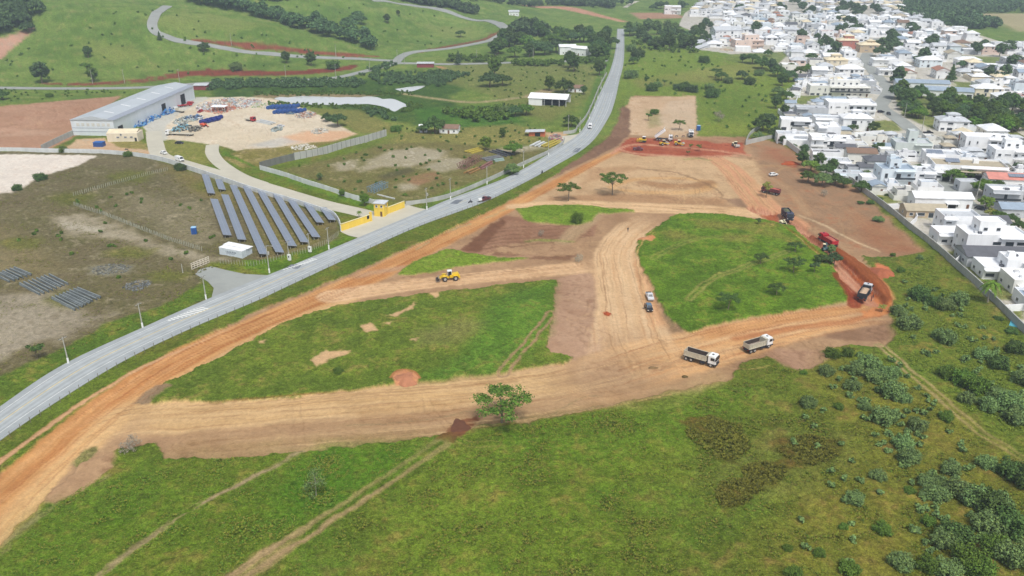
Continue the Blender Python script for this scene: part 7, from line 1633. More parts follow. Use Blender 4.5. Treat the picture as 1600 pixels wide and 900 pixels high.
    c, rz, L = place((314, 197), (324, 199)); excavator(c, rz, 'orange and black crawler machine in compound', paint_m('machine_orange', (220, 92, 48)), P_CHAS, .9, (1.5, 2.0))
build_vehicles()
# ================================================================== STRUCTURES LEFT OF THE SITE
def shed(pts, h, rise, label, name='warehouse'): pass
def build_left():
    steel = mat('pale_steel_cladding', (214, 222, 228), .55, var=.06, scale=.3, streak=True); steelr = mat('pale_steel_roof', (182, 190, 196), .5, var=.06, scale=.15); band = mat('roof_band_grey', (152, 160, 172), .6)
    A, B, C = at(117, 211), at(181, 213), at(305, 155); d = (C - B); L = d.length; d.normalize(); rz = math.atan2(d.y, d.x); nrm = Vector((-d.y, d.x, 0)); Wd = (A - B).dot(nrm); h = 8.5
    off = (A - B).dot(d)
    t = thing('warehouse', 'very long pale steel warehouse with low gabled roof', 'warehouse', B, rz)
    MB().box((L / 2, Wd / 2, h / 2 - .3), (L, Wd, h + .6)).build('wall', steel, t)
    rise = 2.2; mb = MB(); V = [(-.4, -.4, h), (L + .4, -.4, h), (L + .4, Wd / 2, h + rise), (-.4, Wd / 2, h + rise), (L + .4, Wd + .4, h), (-.4, Wd + .4, h)]
    mb.add(V, [(0, 1, 2, 3), (3, 2, 4, 5), (0, 3, 5), (1, 4, 2)]); r_ = mb.build('roof', steelr, t)
    MB().add([(-.4, -.42, h + .03), (L + .4, -.42, h + .03), (L + .4, 3.2, h + .03 + rise * 3.6 / (Wd / 2 + .4)), (-.4, 3.2, h + .03 + rise * 3.6 / (Wd / 2 + .4))], [(0, 1, 2, 3)]).build('eave_band', band, r_)
    for f in (.12, .3, .48, .66, .84):
        x = L * f; k = lambda y: h + .05 + rise * (y + .4) / (Wd / 2 + .4)
        MB().add([(x, Wd * .25, k(Wd * .25)), (x + 1.2, Wd * .25, k(Wd * .25)), (x + 1.2, Wd * .48, k(Wd * .48)), (x, Wd * .48, k(Wd * .48))], [(0, 1, 2, 3)]).build('skylight', P_WHITE, r_)
    for f, w, z in ((.06, 5, 2.2), (.57, 5, 2.9), (.83, 6, 3.2)): MB().box((L * f, -.06, z), (w, .2, z * 2)).build('door', M_DARKOP, t)
    for z in (2.4, 4.3): MB().box((-.06, Wd / 2, z), (.12, Wd * .98, .18)).build('cladding_rail', band, t)
    for i in range(7): MB().box((-.07, Wd * (.12 + .12 * i), 6.1), (.1, 1.6, 1.6)).build('translucent_panel', mat('translucent_sheet', (206, 206, 200), .6), t)
    cr = wallm('cream'); t = thing('office_building', 'small cream office building in front of warehouse', 'building', at(197, 219), R(4))
    MB().box((0, 0, 2.0), (15.5, 8.5, 5)).build('wall', cr, t); roof_gable(t, -.5, 1.5, 4.5, 14.5, 9, 1.3, .3, roofm('cream'), cr, 'x')
    for x in (-2.2, 1.6, 4.6): window(t, cr, x, -4.25, 2.6, 1.5, .7, 'f', True)
    MB().box((6.6, -4.3, 1.1), (1, .12, 2.2)).build('door', M_DARKOP, t); window(t, cr, -.5, -4.25, 3.9, .9, 1, 'f', True)
    # open white shed, cottages, huts
    wh = roofm('white'); t = thing('open_shed', 'white metal shed with open dark front on meadow', 'shed', at(856, 165), R(-14))
    roof_gable(t, 0, 6, 4.6, 24, 16, 2.0, .4, wh, wallm('white'), 'x'); MB().box((-11.8, 6, 2.1), (.3, 15.6, 5)).build('wall', wallm('white'), t); MB().box((-7.5, -1.8, 2.1), (8.5, .3, 5)).build('wall', wallm('white'), t); MB().box((0, 13.8, 2.1), (23.6, .3, 5)).build('wall', wallm('white'), t)
    for x in (-2, 3, 7.5, 11.7): MB().box((x, -1.8, 2.1), (.3, .3, 5)).build('post', M_FRAME, t)
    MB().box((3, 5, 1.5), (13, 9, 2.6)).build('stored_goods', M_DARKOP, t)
    def cottage(px, py, w, d, h, rc, label, rz=0, wall='white'):
        t = thing('cottage', label, 'cottage', at(px, py), R(rz)); MB().box((0, 0, h / 2 - .3), (w, d, h + .6)).build('wall', wallm(wall), t); roof_gable(t, 0, 0, h, w, d, 1.6, .5, roofm(rc), wallm(wall), 'x')
        for x in (-.28, .3): window(t, None, x * w, -d / 2, 1.6, 1.1, 1.0, 'f', True)
        MB().box((0, -d / 2 - .04, 1.0), (.95, .1, 2.0)).build('door', M_WOOD, t); return t
    cottage(899, 143, 10, 7, 3.0, 'brown', 'white cottage with brown tiled roof under the big dark tree', -6); cottage(703, 207, 10, 7, 3.0, 'brown', 'white cottage with dark brown roof right of meadow tree', -8); cottage(662, 206, 4, 4, 2.6, 'white', 'tiny white hut left of the meadow tree')
    cottage(886, 84, 14, 11, 6.5, 'white', 'white gabled house half hidden in the far wood, left half', 4); cottage(908, 86, 14, 11, 6.0, 'white', 'white gabled house half hidden in the far wood, right half', -30)
    cottage(803, 24, 12, 9, 4.5, 'pale grey', 'small grey house on the far left hillside by red track', 0)
    t = thing('brick_hut', 'small brick hut with tin roof beside the scrap field', 'hut', at(837, 212), R(-6)); MB().box((.8, 0, 1.2), (8.5, 4.5, 2.6)).build('wall', mat('orange_brick', (196, 112, 78), .9, var=.2, scale=2), t)
    MB().box((-.3, -.2, 2.75), (10.5, 6, .16), ry=R(-3)).build('roof', roofm('pale grey'), t); MB().box((1.2, -2.3, 1.1), (2.8, .12, 2.2)).build('opening', M_DARKOP, t)
    for px, py, w in ((665, 105, 13), (315, 140, 9)):
        t = thing('roadside_shed', 'red roadside shed with grey roof ' + ('by the red soil at hill road junction' if px > 400 else 'behind the far end of warehouse'), 'shed', at(px, py), R(0)); MB().box((0, 0, 1.5), (w, 5, 3.6)).build('wall', mat('faded_red_paint', (142, 72, 74), .8), t); MB().box((0, 0, 3.45), (w + .8, 6, .2), rx=R(5)).build('roof', roofm('pale grey'), t)
    t = thing('yard_shelter', 'open shelter with flat white roof among yard rubble', 'shelter', at(344, 175), R(-4)); MB().box((0, 0, 3.6), (9, 6, .2)).build('roof', roofm('white'), t)
    for x in (-4.2, 4.2):
        for y in (-2.7, 2.7): MB().box((x, y, 1.75), (.2, .2, 3.5)).build('post', M_FRAME, t)
    # yellow gate
    yl = mat('yellow_masonry', (232, 200, 84), .8, var=.08, scale=.6, streak=True)
    def ywall(a, b, label, h=2.6):
        p, q = at(*a), at(*b); c = (p + q) / 2; t = thing('gate_wall', label, 'wall', c, math.atan2(q.y - p.y, q.x - p.x), 'yellow gate walls'); Lw = (q - p).length
        MB().box((0, 0, h / 2 - .2), (Lw, .35, h + .4)).build('wall_panel', yl, t); MB().box((0, 0, h + .06), (Lw + .1, .5, .12)).build('coping', mat('coping_cream', (224, 214, 170), .8), t); return t, Lw
    t, Lw = ywall((533, 361), (580, 345), 'lower left yellow wall of the compound gate'); MB().box((Lw / 2 - 1.6, -.2, 1.9), (1.1, .1, 1.3)).build('opening', M_DARKOP, t); MB().box((Lw / 2 - .1, 0, 1.7), (.7, .8, 3.6)).build('pillar', yl, t)
    ywall((606, 334), (632, 324), 'upper right yellow wall of the compound gate')
    t = thing('gatehouse', 'yellow gatehouse with small square windows and pale roof', 'gatehouse', at(596, 335.5), R(-12)); MB().box((0, 0, 2.5), (4.2, 4.2, 5.6)).build('wall', yl, t); roof_hip(t, 0, 0, 5.3, 4.2, 4.2, .9, .35, roofm('pale grey'))
    for x in (-1.0, 1.0): window(t, None, x, -2.1, 4.1, .9, .9, 'f', True)
    MB().box((.8, -2.13, 1.0), (.8, .1, 2.0)).build('door', M_WOOD, t); window(t, None, 2.1, 0, 4.1, 1, 1, 'r', True)
    # walls
    ww = _MC['whitewashed_wall']; cw = _MC['stained_concrete_wall']
    wall_line('compound_wall', [(-120, 238), (0, 237), (90, 239), (170, 241), (245, 250), (300, 267), (350, 284), (400, 301), (460, 318), (500, 331), (520, 338), (530, 350), (533, 362)], 2.2, .25, ww, 'long whitewashed wall between solar field and compound road', piers=7)
    wall_line('compound_wall', [(66, 236), (90, 224), (117, 211)], 3.0, .3, cw, 'grey wall rising to the warehouse corner')
    wall_line('field_wall', [(407, 266), (440, 275), (475, 287), (510, 298), (545, 310), (575, 318), (590, 321), (604, 323)], 2.3, .25, ww, 'long white wall along the lush strip before the scrap field', piers=7)
    wall_line('panel_wall', [(407, 265), (432, 258), (460, 251)], 3.6, .3, mat('shade_toned_wall', (116, 118, 112), .9, var=.2, scale=.4, streak=True), 'streaked panel wall with shade painted into its colour at the compound corner', piers=3)  # shade of the unlit stretch is put into this dark wall colour
    wall_line('panel_wall', [(460, 251), (500, 243), (545, 230), (575, 222), (604, 213)], 3.8, .3, cw, 'tall pale panel wall with piers behind the scrap field', piers=3.2, pm=mat('dark_pier', (110, 112, 108), .9))
    wall_line('roadside_wall', [(634, 321), (665, 317), (700, 309), (730, 298), (766, 282), (800, 266), (830, 252), (860, 238), (878, 226), (882, 218)], 1.7, .22, cw, 'low grey wall between scrap field and main road')
    wall_line('roadside_wall', [(880, 210), (898, 207), (903, 199), (915, 185), (925, 165), (932, 148), (940, 130), (948, 116)], 1.7, .22, cw, 'low grey wall beside the upper main road')
    # ---- solar tables
    T = [((321, 277), (331, 307)), ((342, 285), (348, 301)), ((335, 316), (356, 373)), ((352, 309), (379, 380)), ((365, 294), (413, 403)), ((385, 296), (438, 400)), ((408, 303), (458, 390)), ((432, 308), (477, 384)), ((455, 317), (495, 376)), ((480, 323), (501, 353)), ((505, 329), (520, 349))]
    for i, (a, b) in enumerate(T):
        p, q = at(*a), at(*b); c = (p + q) / 2; L = (q - p).length; rz = math.atan2(q.y - p.y, q.x - p.x)
        t = thing('solar_table', 'blue-grey solar panel row, %s from the left, %s' % (ordn(i), 'short' if L < 22 else 'long' if L > 45 else 'medium length'), 'solar panels', (c.x, c.y, 0), rz, 'solar panel rows')
        o = MB().box((0, 0, 0), (L, 2.9, .06)).build('panel', solar_mat(), t); o.location = (0, 0, 1.45); o.rotation_euler = (R(-12), 0, 0)
        fr = MB().box((0, 0, 0), (L + .1, 3.0, .05)).build('panel_frame', P_RIM, t); fr.location = (0, 0, 1.40); fr.rotation_euler = (R(-12), 0, 0)
        n = max(2, int(L / 6)); one = MB().box((0, 0, .6), (.14, .14, 1.6)).mesh('post', P_RIM)
        for k in range(n + 1):
            for y in (-.8, .8):
                m_ = bpy.data.objects.new('post', one); COL.objects.link(m_); m_.parent = t; m_.location = (-L / 2 + .5 + (L - 1) * k / n, y, -.25)
    # ---- containers
    def cont(a, b, label, dy, roofplate):
        p, q = at(*a), at(*b); L = (q - p).length; rz = math.atan2(q.y - p.y, q.x - p.x); c = (p + q) / 2 + Vector((-math.sin(rz), math.cos(rz), 0)) * dy
        t = thing('container', label, 'container', c, rz, 'white containers')
        mb = MB(); mb.box((0, 0, 1.35), (L, 2.4, 2.6))
        for k in range(int(L / .4)): mb.box((-L / 2 + .2 + k * .4, -1.22, 1.35), (.18, .06, 2.3))
        mb.build('shell', mat('container_white', (206, 216, 222), .6, var=.1), t); MB().box((0, 0, 2.75), (L + (.9 if roofplate else .1), 2.9 if roofplate else 2.5, .12)).build('roof', roofm('white'), t)
        for y in (-.6, .6): MB().box((L / 2 + .03, y, 1.35), (.06, 1.1, 2.3)).build('door', mat('container_door', (196, 206, 212), .6), t)
        return t, L
    t, L = cont((343.5, 398), (379, 405), 'nearer white container with dark lettering on its side', 1.2, False)
    ink = mat('lettering_dark_blue', (84, 100, 120), .7); g = random.Random(2); lm_ = MB()      # worn, unreadable lettering
    x = -1.9
    for k in range(9):
        lm_.box((x, -1.262, 1.75), (.09, .03, .62)); lm_.box((x + .16, -1.262, 1.75 + g.choice([-.25, 0, .25])), (.24, .03, .1))
        if k % 2: lm_.box((x + .3, -1.262, 1.75), (.09, .03, .62))
        x += .52
    x = -1.7
    for k in range(8): lm_.box((x, -1.262, 1.1), (.08, .03, .3)); lm_.box((x + .12, -1.262, 1.1 + g.choice([-.1, .1])), (.16, .03, .07)); x += .46
    lm_.build('lettering', ink, t)
    cont((351, 394), (386, 401), 'farther container under an overhanging white roof sheet', 1.6, True)
    # ---- site toilets
    def toilet(px, py, label):
        t = thing('portable_toilet', label, 'portable toilet', at(px, py), R(10), 'blue portable toilets'); MB().box((0, 0, 1.1), (1.3, 1.3, 2.2)).build('cabin', P_BLUE, t, bevel=.04)
        MB().box((0, 0, 2.28), (1.35, 1.35, .16), taper=.8).build('roof', mat('pale_blue_plastic', (150, 190, 220), .5), t); MB().box((0, -.67, 1.05), (.85, .05, 1.85)).build('door', P_DBLUE, t); MB().tube((.45, .45, 2.2), (.45, .45, 2.75), .06).build('vent', P_CHAS, t)
        t.scale = (1.35, 1.35, 1.25)
    toilet(304, 366, 'blue portable toilet standing in the solar field'); toilet(1091, 204, 'blue portable toilet beside the bare platform')
    t = thing('water_box', 'blue open water box inside the lower compound corner', 'tank', at(156, 229), 0); MB().box((0, 0, 1.2), (5, 3.6, 2.4), taper=.94).build('tank', P_DBLUE, t, bevel=.1); MB().box((0, 0, 2.45), (4.9, 3.5, .15)).build('lid', P_BLUE, t)
    # ---- pole stacks: every pole its own
    pm = mat('precast_concrete', (122, 130, 132), .9, var=.25, scale=.8); one = MB().box((0, 0, .32), (10.5, .32, .42)).mesh('pole_body', pm); cap = MB().box((5.27, 0, .32), (.04, .2, .24)).mesh('pole_end', M_DARKOP)
    for si, (o0, o1, e0, e1, n, nm) in enumerate((((82, 468), (121, 453), (118, 487), (157, 468), 8, 'nearest'), ((32, 446), (77, 432), (64, 463), (107, 447), 8, 'middle'), ((-8, 431), (22, 421), (16, 443), (49, 432), 6, 'farthest left'))):
        for k in range(n):
            f = k / (n - 1); a = at(*o0).lerp(at(*o1), f); b = at(*e0).lerp(at(*e1), f); c = (a + b) / 2; rz = math.atan2(b.y - a.y, b.x - a.x); Lk = (b - a).length
            for lay in range(2):
                r_ = thing('concrete_pole', '%s concrete pole of the %s stack, %s layer' % (ordn(k), nm, 'bottom' if lay == 0 else 'top'), 'concrete pole', (c.x + rnd.uniform(-.2, .2), c.y, .12 + lay * .45), rz + rnd.uniform(-.012, .012), 'precast poles stacked in the field')
                for me, nn in ((one, 'pole_body'), (cap, 'pole_end')):
                    ch = bpy.data.objects.new(nn, me); COL.objects.link(ch); ch.parent = r_; ch.scale = (Lk / 10.5, 1, 1)
    # ---- utility poles
    conc = mat('pole_concrete', (168, 168, 160), .85, var=.12); wb = mat('pole_white_base', (232, 234, 230), .7)
    def upole(px, py, label, h=8.0, arm=True, lamp=False, meter=False, base=True, rz=None, trafo=False):
        p = at(px, py); t = thing('utility_pole', label, 'utility pole', p, R(-25) if rz is None else rz, 'concrete utility poles')
        MB().tube((0, 0, -.3), (0, 0, h), .2, .11, 8).build('shaft', conc, t)
        if base: MB().tube((0, 0, -.1), (0, 0, 1.5), .27, .25, 8).build('white_base', wb, t)
        if arm:
            a = MB().box((0, 0, h - .4), (.12, 2.2, .12)).build('cross_arm', conc, t)
            for y in (-1, -.4, .4, 1): MB().tube((0, y, h - .34), (0, y, h - .08), .07, .05, 6).build('insulator', P_CHAS, a)
        if lamp: MB().bar((0, 0, h - .2), (2.2, 0, h + .1), .1).box((2.5, 0, h + .1), (.8, .3, .14)).build('lamp_arm', conc, t)
        if meter: MB().box((.4, -.3, 1.3), (1.2, .5, 2.0)).build('meter_box', wb, t); MB().box((.4, -.57, 1.6), (.45, .04, .6)).build('meter_window', P_CHAS, t)
        if trafo: MB().tube((.5, 0, h - 3.2), (.5, 0, h - 2.1), .35, n=10).build('transformer', conc, t)
        return t
    U = [(107, 567, 7.5, {}), (223, 511.5, 7.5, {}), (322, 467, 7.5, {}), (421, 426, 9.5, dict(lamp=True, trafo=True)), (452, 407, 7, dict(meter=True, base=False)), (484, 394, 7, dict(meter=True, base=False)), (514, 389, 8, {}), (667, 327.5, 9, dict(trafo=True)), (704, 311.5, 9, {}), (761, 287.5, 8, {}), (818, 262, 8, {}), (857, 243, 8, {}), (906, 206, 8, {}), (921, 186, 8, {}), (929, 170, 8, {}), (934, 154, 8, {}), (939, 139, 8, {}), (945, 120, 8, {})]
    for i, (x, y, h, k) in enumerate(U): upole(x, y, '%s utility pole from the left along the main road%s' % (ordn(i), ', with lamp arm' if k.get('lamp') else ', with meter box' if k.get('meter') else ''), h, **k)
    H_ = [(525, 122), (578, 112), (632, 101), (621, 97), (745, 97), (525, 89), (281, 130), (145, 131), (195, 131), (447, 124), (362, 72), (833, 94)]
    for i, (x, y) in enumerate(sorted(H_)): upole(x, y, '%s pole from the left along the hill roads' % ordn(i), 10, base=False)
    for x, y, lb in ((1413, 184, 'utility pole before the wood at the town street'), (1525, 312, 'utility pole beside the leafy street tree in town'), (1440, 206, 'utility pole left of the pale hipped roof house'), (286, 428, 'white post left of the white field gate'), (888, 205, 'utility pole at the corner of roadside wall')): upole(x, y, lb, 9 if 'post' not in lb else 3.5, arm='post' not in lb, base=False)
    # ---- fences
    def fence(name, P, label, step, h, pm_, wires=(.3, .6, .9), pw=.12, jitter=0, mx=98):
        t = thing(name, label, 'fence', (0, 0, 0), 0); t.location = P[0]; org = Vector(P[0])
        one = MB().box((0, 0, h / 2 - .15), (pw, pw, h + .3)).mesh('post', pm_); s = 0; nxt = 0; n = 0; mbw = MB(); tot = sum((P[i + 1] - P[i]).length for i in range(len(P) - 1)); step = max(step, tot / mx); pts = []
        for i in range(len(P) - 1):
            Ls = (P[i + 1] - P[i]).length
            while nxt <= s + Ls and n < mx:
                q = P[i].lerp(P[i + 1], (nxt - s) / Ls); pts.append(q); o = bpy.data.objects.new('post', one); COL.objects.link(o); o.parent = t; o.location = q - org; o.rotation_euler = (rnd.uniform(-jitter, jitter), rnd.uniform(-jitter, jitter), 0); n += 1; nxt += step
            s += Ls
        for z in wires:
            for a, b in zip(pts[:-1], pts[1:]): mbw.bar(a - org + Vector((0, 0, z * h)), b - org + Vector((0, 0, z * h)), .012)
        mbw.build('wires', P_CHAS, t); return t
    m_ = SN; edge = [Vector((p[0], p[1], 0)) + Vector((.9, -.7, 0)) for p in m_ if 120 < p[1] < 352][::3]
    edge.sort(key=lambda v: v.y); wood = mat('fence_post_grey', (122, 116, 100), .9)
    fence('wire_fence', edge, 'wire fence of thin posts along near edge of main road', 3.0, 1.4, wood, jitter=.05, pw=.1, wires=(.9,))
    cp = mat('fence_concrete_post', (166, 168, 152), .9, var=.15)
    fence('post_fence', [at(*q) for q in ((262, 267), (215, 279), (165, 293), (112, 308))], 'upper arm of old concrete post fence across the left field', 1.0, 1.9, cp, jitter=.12, wires=(.5, .9), pw=.17)
    fence('post_fence', [at(*q) for q in ((116, 322), (165, 338), (215, 358), (265, 377), (316, 393))], 'lower arm of old concrete post fence across the left field', 1.0, 1.9, cp, jitter=.12, wires=(.5, .9), pw=.17)
    fence('post_fence', [at(*q) for q in ((345, 413), (395, 417), (430, 408), (480, 394), (512, 381), (530, 368))], 'dense post fence between solar rows and main road', 1.0, 1.9, cp, wires=(.4, .9), pw=.11)
    t = thing('field_gate', 'white slatted field gate at the grey side road', 'gate', (at(300, 422) + at(327, 411)) / 2, math.atan2((at(327, 411) - at(300, 422)).y, (at(327, 411) - at(300, 422)).x)); gl = (at(327, 411) - at(300, 422)).length; wp = mat('gate_white', (226, 218, 204), .7)
    for z in (.3, 1.0, 1.7, 2.3): MB().box((0, 0, z), (gl, .1, .14)).build('rail', wp, t)
    for k in range(7): MB().box((-gl / 2 + gl * k / 6, 0, 1.3), (.14, .14, 2.3)).build('upright', wp, t)
    # ---- compound goods
    def tank(px, py, L, r, rz, label, m=P_DBLUE, group='blue tanks in the compound'):
        t = thing('storage_tank', label, 'tank', at(px, py), rz, group); mb = MB(); mb.tube((-L / 2, 0, r), (L / 2, 0, r), r, n=14); mb.build('barrel', m, t, smooth=False)
        for x in (-L * .3, 0, L * .3): MB().tube((x - .08, 0, r), (x + .08, 0, r), r * 1.04, n=14).build('hoop', m, t)
    g = random.Random(5); k = 0
    for row in range(2):
        for i in range(7):
            px = 423 + i * 6.6 + row * 10; py = 170 + row * 7 - i * .2; tank(px, py, 6.5, 1.12, R(72), '%s blue tank from left in %s row of the tank pile' % (ordn(i), ['back', 'front'][row])); k += 1
    for i in range(9): px = 316 + i * 3.6; py = 193 - i * .9 + (i % 2) * 2; tank(px, py, 2.4, 1.15, R(70), '%s navy drum from left in the compound drum pile' % ordn(i), paint_m('drum_navy', (32, 48, 124)), 'navy drums in the compound')
    def heap(name, cx, cy, rx, ry, n, cols, label, hmax=1.6, s=(0.4, 2.0), z0=0):
        mb = MB(); ms = [mat('scrap_' + '_'.join(map(str, c)), c, .7, var=.15) for c in cols]
        c0 = at(cx, cy); e = at(cx + rx, cy); f = at(cx, cy - ry); ax = (e - c0).length; ay = (f - c0).length
        for _ in range(n):
            a = g.uniform(0, 6.28); r_ = math.sqrt(g.random()); x, y = math.cos(a) * r_ * ax, math.sin(a) * r_ * ay; hh = hmax * (1 - r_ * .8)
            d = (g.uniform(*s), g.uniform(s[0] * .5, s[1] * .5), g.uniform(.2, .9)); mb.box((x, y, g.uniform(.1, hh + .2)), d, g.uniform(0, 3.1), g.randrange(len(ms)), ry=g.uniform(-.4, .4), rx=g.uniform(-.3, .3))
        o = mb.build(name, ms, loc=(c0.x, c0.y, 0)); return tag(o, label, 'scrap', kind='stuff')
    heap('rubble_heap', 352, 165, 42, 10, 420, [(208, 204, 200), (184, 140, 124), (168, 186, 196), (222, 218, 212), (150, 150, 152), (200, 200, 204)], 'mixed pile of light debris along the back of compound', 2.6)
    heap('rubble_heap', 346, 172, 20, 6, 160, [(184, 116, 96), (172, 104, 84), (196, 150, 130)], 'reddish brick rubble beside the white shelter', 3.2)
    heap('scrap_heap', 290, 189, 16, 6, 140, [(200, 204, 200), (150, 168, 172), (186, 190, 180), (110, 120, 124)], 'grey and white scrap in the middle of compound', 2.6)
    heap('scrap_heap', 283, 202, 12, 5, 90, [(126, 184, 204), (86, 92, 96), (120, 126, 120)], 'light blue and dark machine parts above the flatbed', 2.8)
    heap('scrap_heap', 305, 203, 10, 4, 70, [(70, 74, 76), (104, 98, 88), (150, 146, 132)], 'dark scrap metal right of light blue parts', 2.0)
    for i, (x, y) in enumerate(((212, 194), (221, 193), (232, 187), (239, 184), (258, 176), (264, 174))): heap('machine_parts', x + 3, y + 2, 6, 3.5, 60, [(108, 164, 208), (76, 132, 190), (170, 180, 186), (52, 96, 160)], 'blue machine parts against the warehouse wall, %s from left' % ordn(i), 3.0, (.4, 1.8))
    heap('scrap_heap', 303, 186, 13, 4, 90, [(96, 130, 170), (190, 196, 200), (66, 74, 96)], 'blue and grey machine scrap left of the navy drums', 2.8)
    heap('debris', 395, 160, 16, 3, 90, [(206, 206, 204), (170, 180, 186), (188, 150, 140)], 'pale boxes and debris at back right of compound', 2.4)
    heap('debris', 478, 181, 16, 5, 130, [(200, 196, 190), (172, 128, 108), (150, 156, 160), (190, 184, 170)], 'loose debris right of the blue tanks', 1.4)
    heap('debris', 500, 206, 13, 4, 110, [(196, 196, 188), (160, 160, 150), (206, 190, 170)], 'whitish debris at right side of sand yard', 1.2)
    heap('debris', 433, 203, 8, 4, 50, [(176, 186, 184), (130, 140, 138)], 'grey scrap beside the wrecked car', 1.8)
    heap('debris', 410, 166, 22, 4, 120, [(206, 202, 192), (186, 186, 176), (150, 170, 120)], 'pale debris left of the blue tanks', 1.2)
    heap('debris', 475, 231, 20, 4, 70, [(206, 200, 186), (214, 212, 204)], 'white rubble on weedy strip behind panel wall', .8)
    heap('debris', 870, 216, 12, 5, 60, [(170, 110, 110), (190, 170, 150), (150, 150, 150)], 'reddish debris near the roadside wall corner', 1.6)
    heap('stone_scatter', 174, 422, 30, 8, 200, [(136, 138, 130), (112, 114, 108), (98, 98, 90)], 'scattered grey stones on the olive field', .3, (.2, .8))
    heap('stone_scatter', 215, 447, 20, 8, 160, [(110, 114, 116), (90, 94, 96), (130, 134, 134)], 'darker scattered stones near the verge', .3, (.2, .8))
    def beams(cx, cy, ex, ey, n, w, m, label, group, L=None, h=.5, truss=False):
        a, b = at(cx, cy), at(ex, ey); c = (a + b) / 2; rz = math.atan2(b.y - a.y, b.x - a.x); L = (b - a).length; t = thing('steel_truss' if truss else 'steel_beams', label, 'steel beams', c, rz, group)
        for k in range(n):
            mb = MB(); y = (k - n / 2) * w; z = .2 + (k % 2) * h
            if truss:
                mb.bar((-L / 2, y, .3), (L / 2, y, .3), .18).bar((-L / 2, y, 2.6), (L / 2, y, 2.6), .18); st = 12
                for j in range(st): x0 = -L / 2 + L * j / st; mb.bar((x0, y, .3 if j % 2 else 2.6), (x0 + L / st, y, 2.6 if j % 2 else .3), .14)
            else: mb.box((0, y, z + .25), (L * g.uniform(.85, 1), w * .7, .5))
            mb.build('beam', m, t)
    ry = mat('steel_yellow', (184, 168, 70), .7); rr_ = mat('steel_rust_red', (140, 100, 94), .8, var=.2); gr = mat('steel_grey', (120, 122, 124), .7); gb = mat('steel_blue_grey', (116, 142, 158), .7); ru = mat('pipe_rust', (150, 118, 70), .8, var=.2); wb2 = mat('steel_white', (200, 204, 204), .7)
    beams(729, 240, 752, 234, 4, 1.2, ry, 'yellow steel beams beside light green tree', None); beams(849, 231, 872, 221, 4, 1.2, ry, 'yellow steel beams behind the roadside wall', None)
    beams(718, 265, 746, 250, 4, 1.3, rr_, 'red lattice trusses stacked in scrap field', None, truss=True); beams(727, 272, 745, 264, 3, 1.3, ru, 'rusty ochre pipes below red trusses', None); beams(748, 265, 768, 254, 3, 1.0, rr_, 'red and white steel beams right of trusses', None)
    beams(753, 251, 782, 246, 5, 1.3, gr, 'dark grey steel beams in scrap field', None); beams(772, 236, 800, 244, 5, 1.3, mat('steel_dark', (76, 78, 84), .7), 'dark steel beams left of the bushy tree', None); beams(833, 230, 846, 223, 5, 1.2, wb2, 'white steel beams behind roadside wall', None); beams(770, 252, 786, 250, 3, 1.3, mat('steel_pale_green', (150, 172, 166), .7), 'pale green steel frames in scrap field', None)
    beams(576, 302, 600, 292, 3, 1.6, gb, 'blue-grey lattice frames behind the white wall', None, truss=True); beams(405, 190, 428, 195, 4, 1.1, wb2, 'white beams lying right of red-cab truck', None); beams(590, 305, 618, 312, 1, .6, wb2, 'long white beam lying behind the gatehouse', None)
    # soil mounds on the site
    def mound(px, py, rx, ry_, h, rgb, label):
        c = at(px, py); mb = MB(); V = [(0, 0, h)]; F = []; n = 28; rr2 = 6
        for j in range(1, rr2 + 1):
            for i in range(n):
                a = 2 * math.pi * i / n; q = j / rr2; wob = 1 + .14 * math.sin(3 * a + px) + .08 * math.sin(7 * a); V.append((rx * q * wob * math.cos(a), ry_ * q * wob * math.sin(a), h * (1 - q * q) * (1 + rnd.uniform(-.12, .12)) - .12 * q))
        F += [(0, 1 + i, 1 + (i + 1) % n) for i in range(n)]
        for j in range(rr2 - 1): F += [(1 + j * n + i, 1 + (j + 1) * n + i, 1 + (j + 1) * n + (i + 1) % n, 1 + j * n + (i + 1) % n) for i in range(n)]
        mb.add(V, F); tag(mb.build('soil_mound', mat('soil_%d_%d_%d' % rgb, tuple(int(v * .88) for v in rgb), .95, var=.18, scale=.6, bump=.4), smooth=True, loc=c), label, 'soil mound')
    mound(633, 592, 3.6, 3.6, .9, (196, 134, 98), 'round orange soil mound beside the lower haul road'); mound(1008, 374, 3.0, 1.8, .7, (214, 148, 104), 'small orange soil mound at left tip of the right plot'); mound(1378, 428, 4.0, 5.0, 1.5, (182, 106, 72), 'red soil mound right of the red track bend')
    mound(949, 490, 1.0, .8, .4, (176, 84, 46), 'tiny rust red soil heap on the central dirt area'); mound(1235, 256, 4.5, 2.2, 1.3, (184, 92, 50), 'rust orange soil heap beside dark grove'); mound(1070, 588, .8, .6, .3, (104, 88, 52), 'small dark clod heap on lower haul road'); mound(1020, 574, 1.3, .6, .25, (140, 114, 78), 'flat brown clod heap on lower haul road')
    mound(718, 672, 2.2, 4.6, .22, (116, 76, 54), 'dark brown dug soil ridge where the track meets haul road')
build_left()
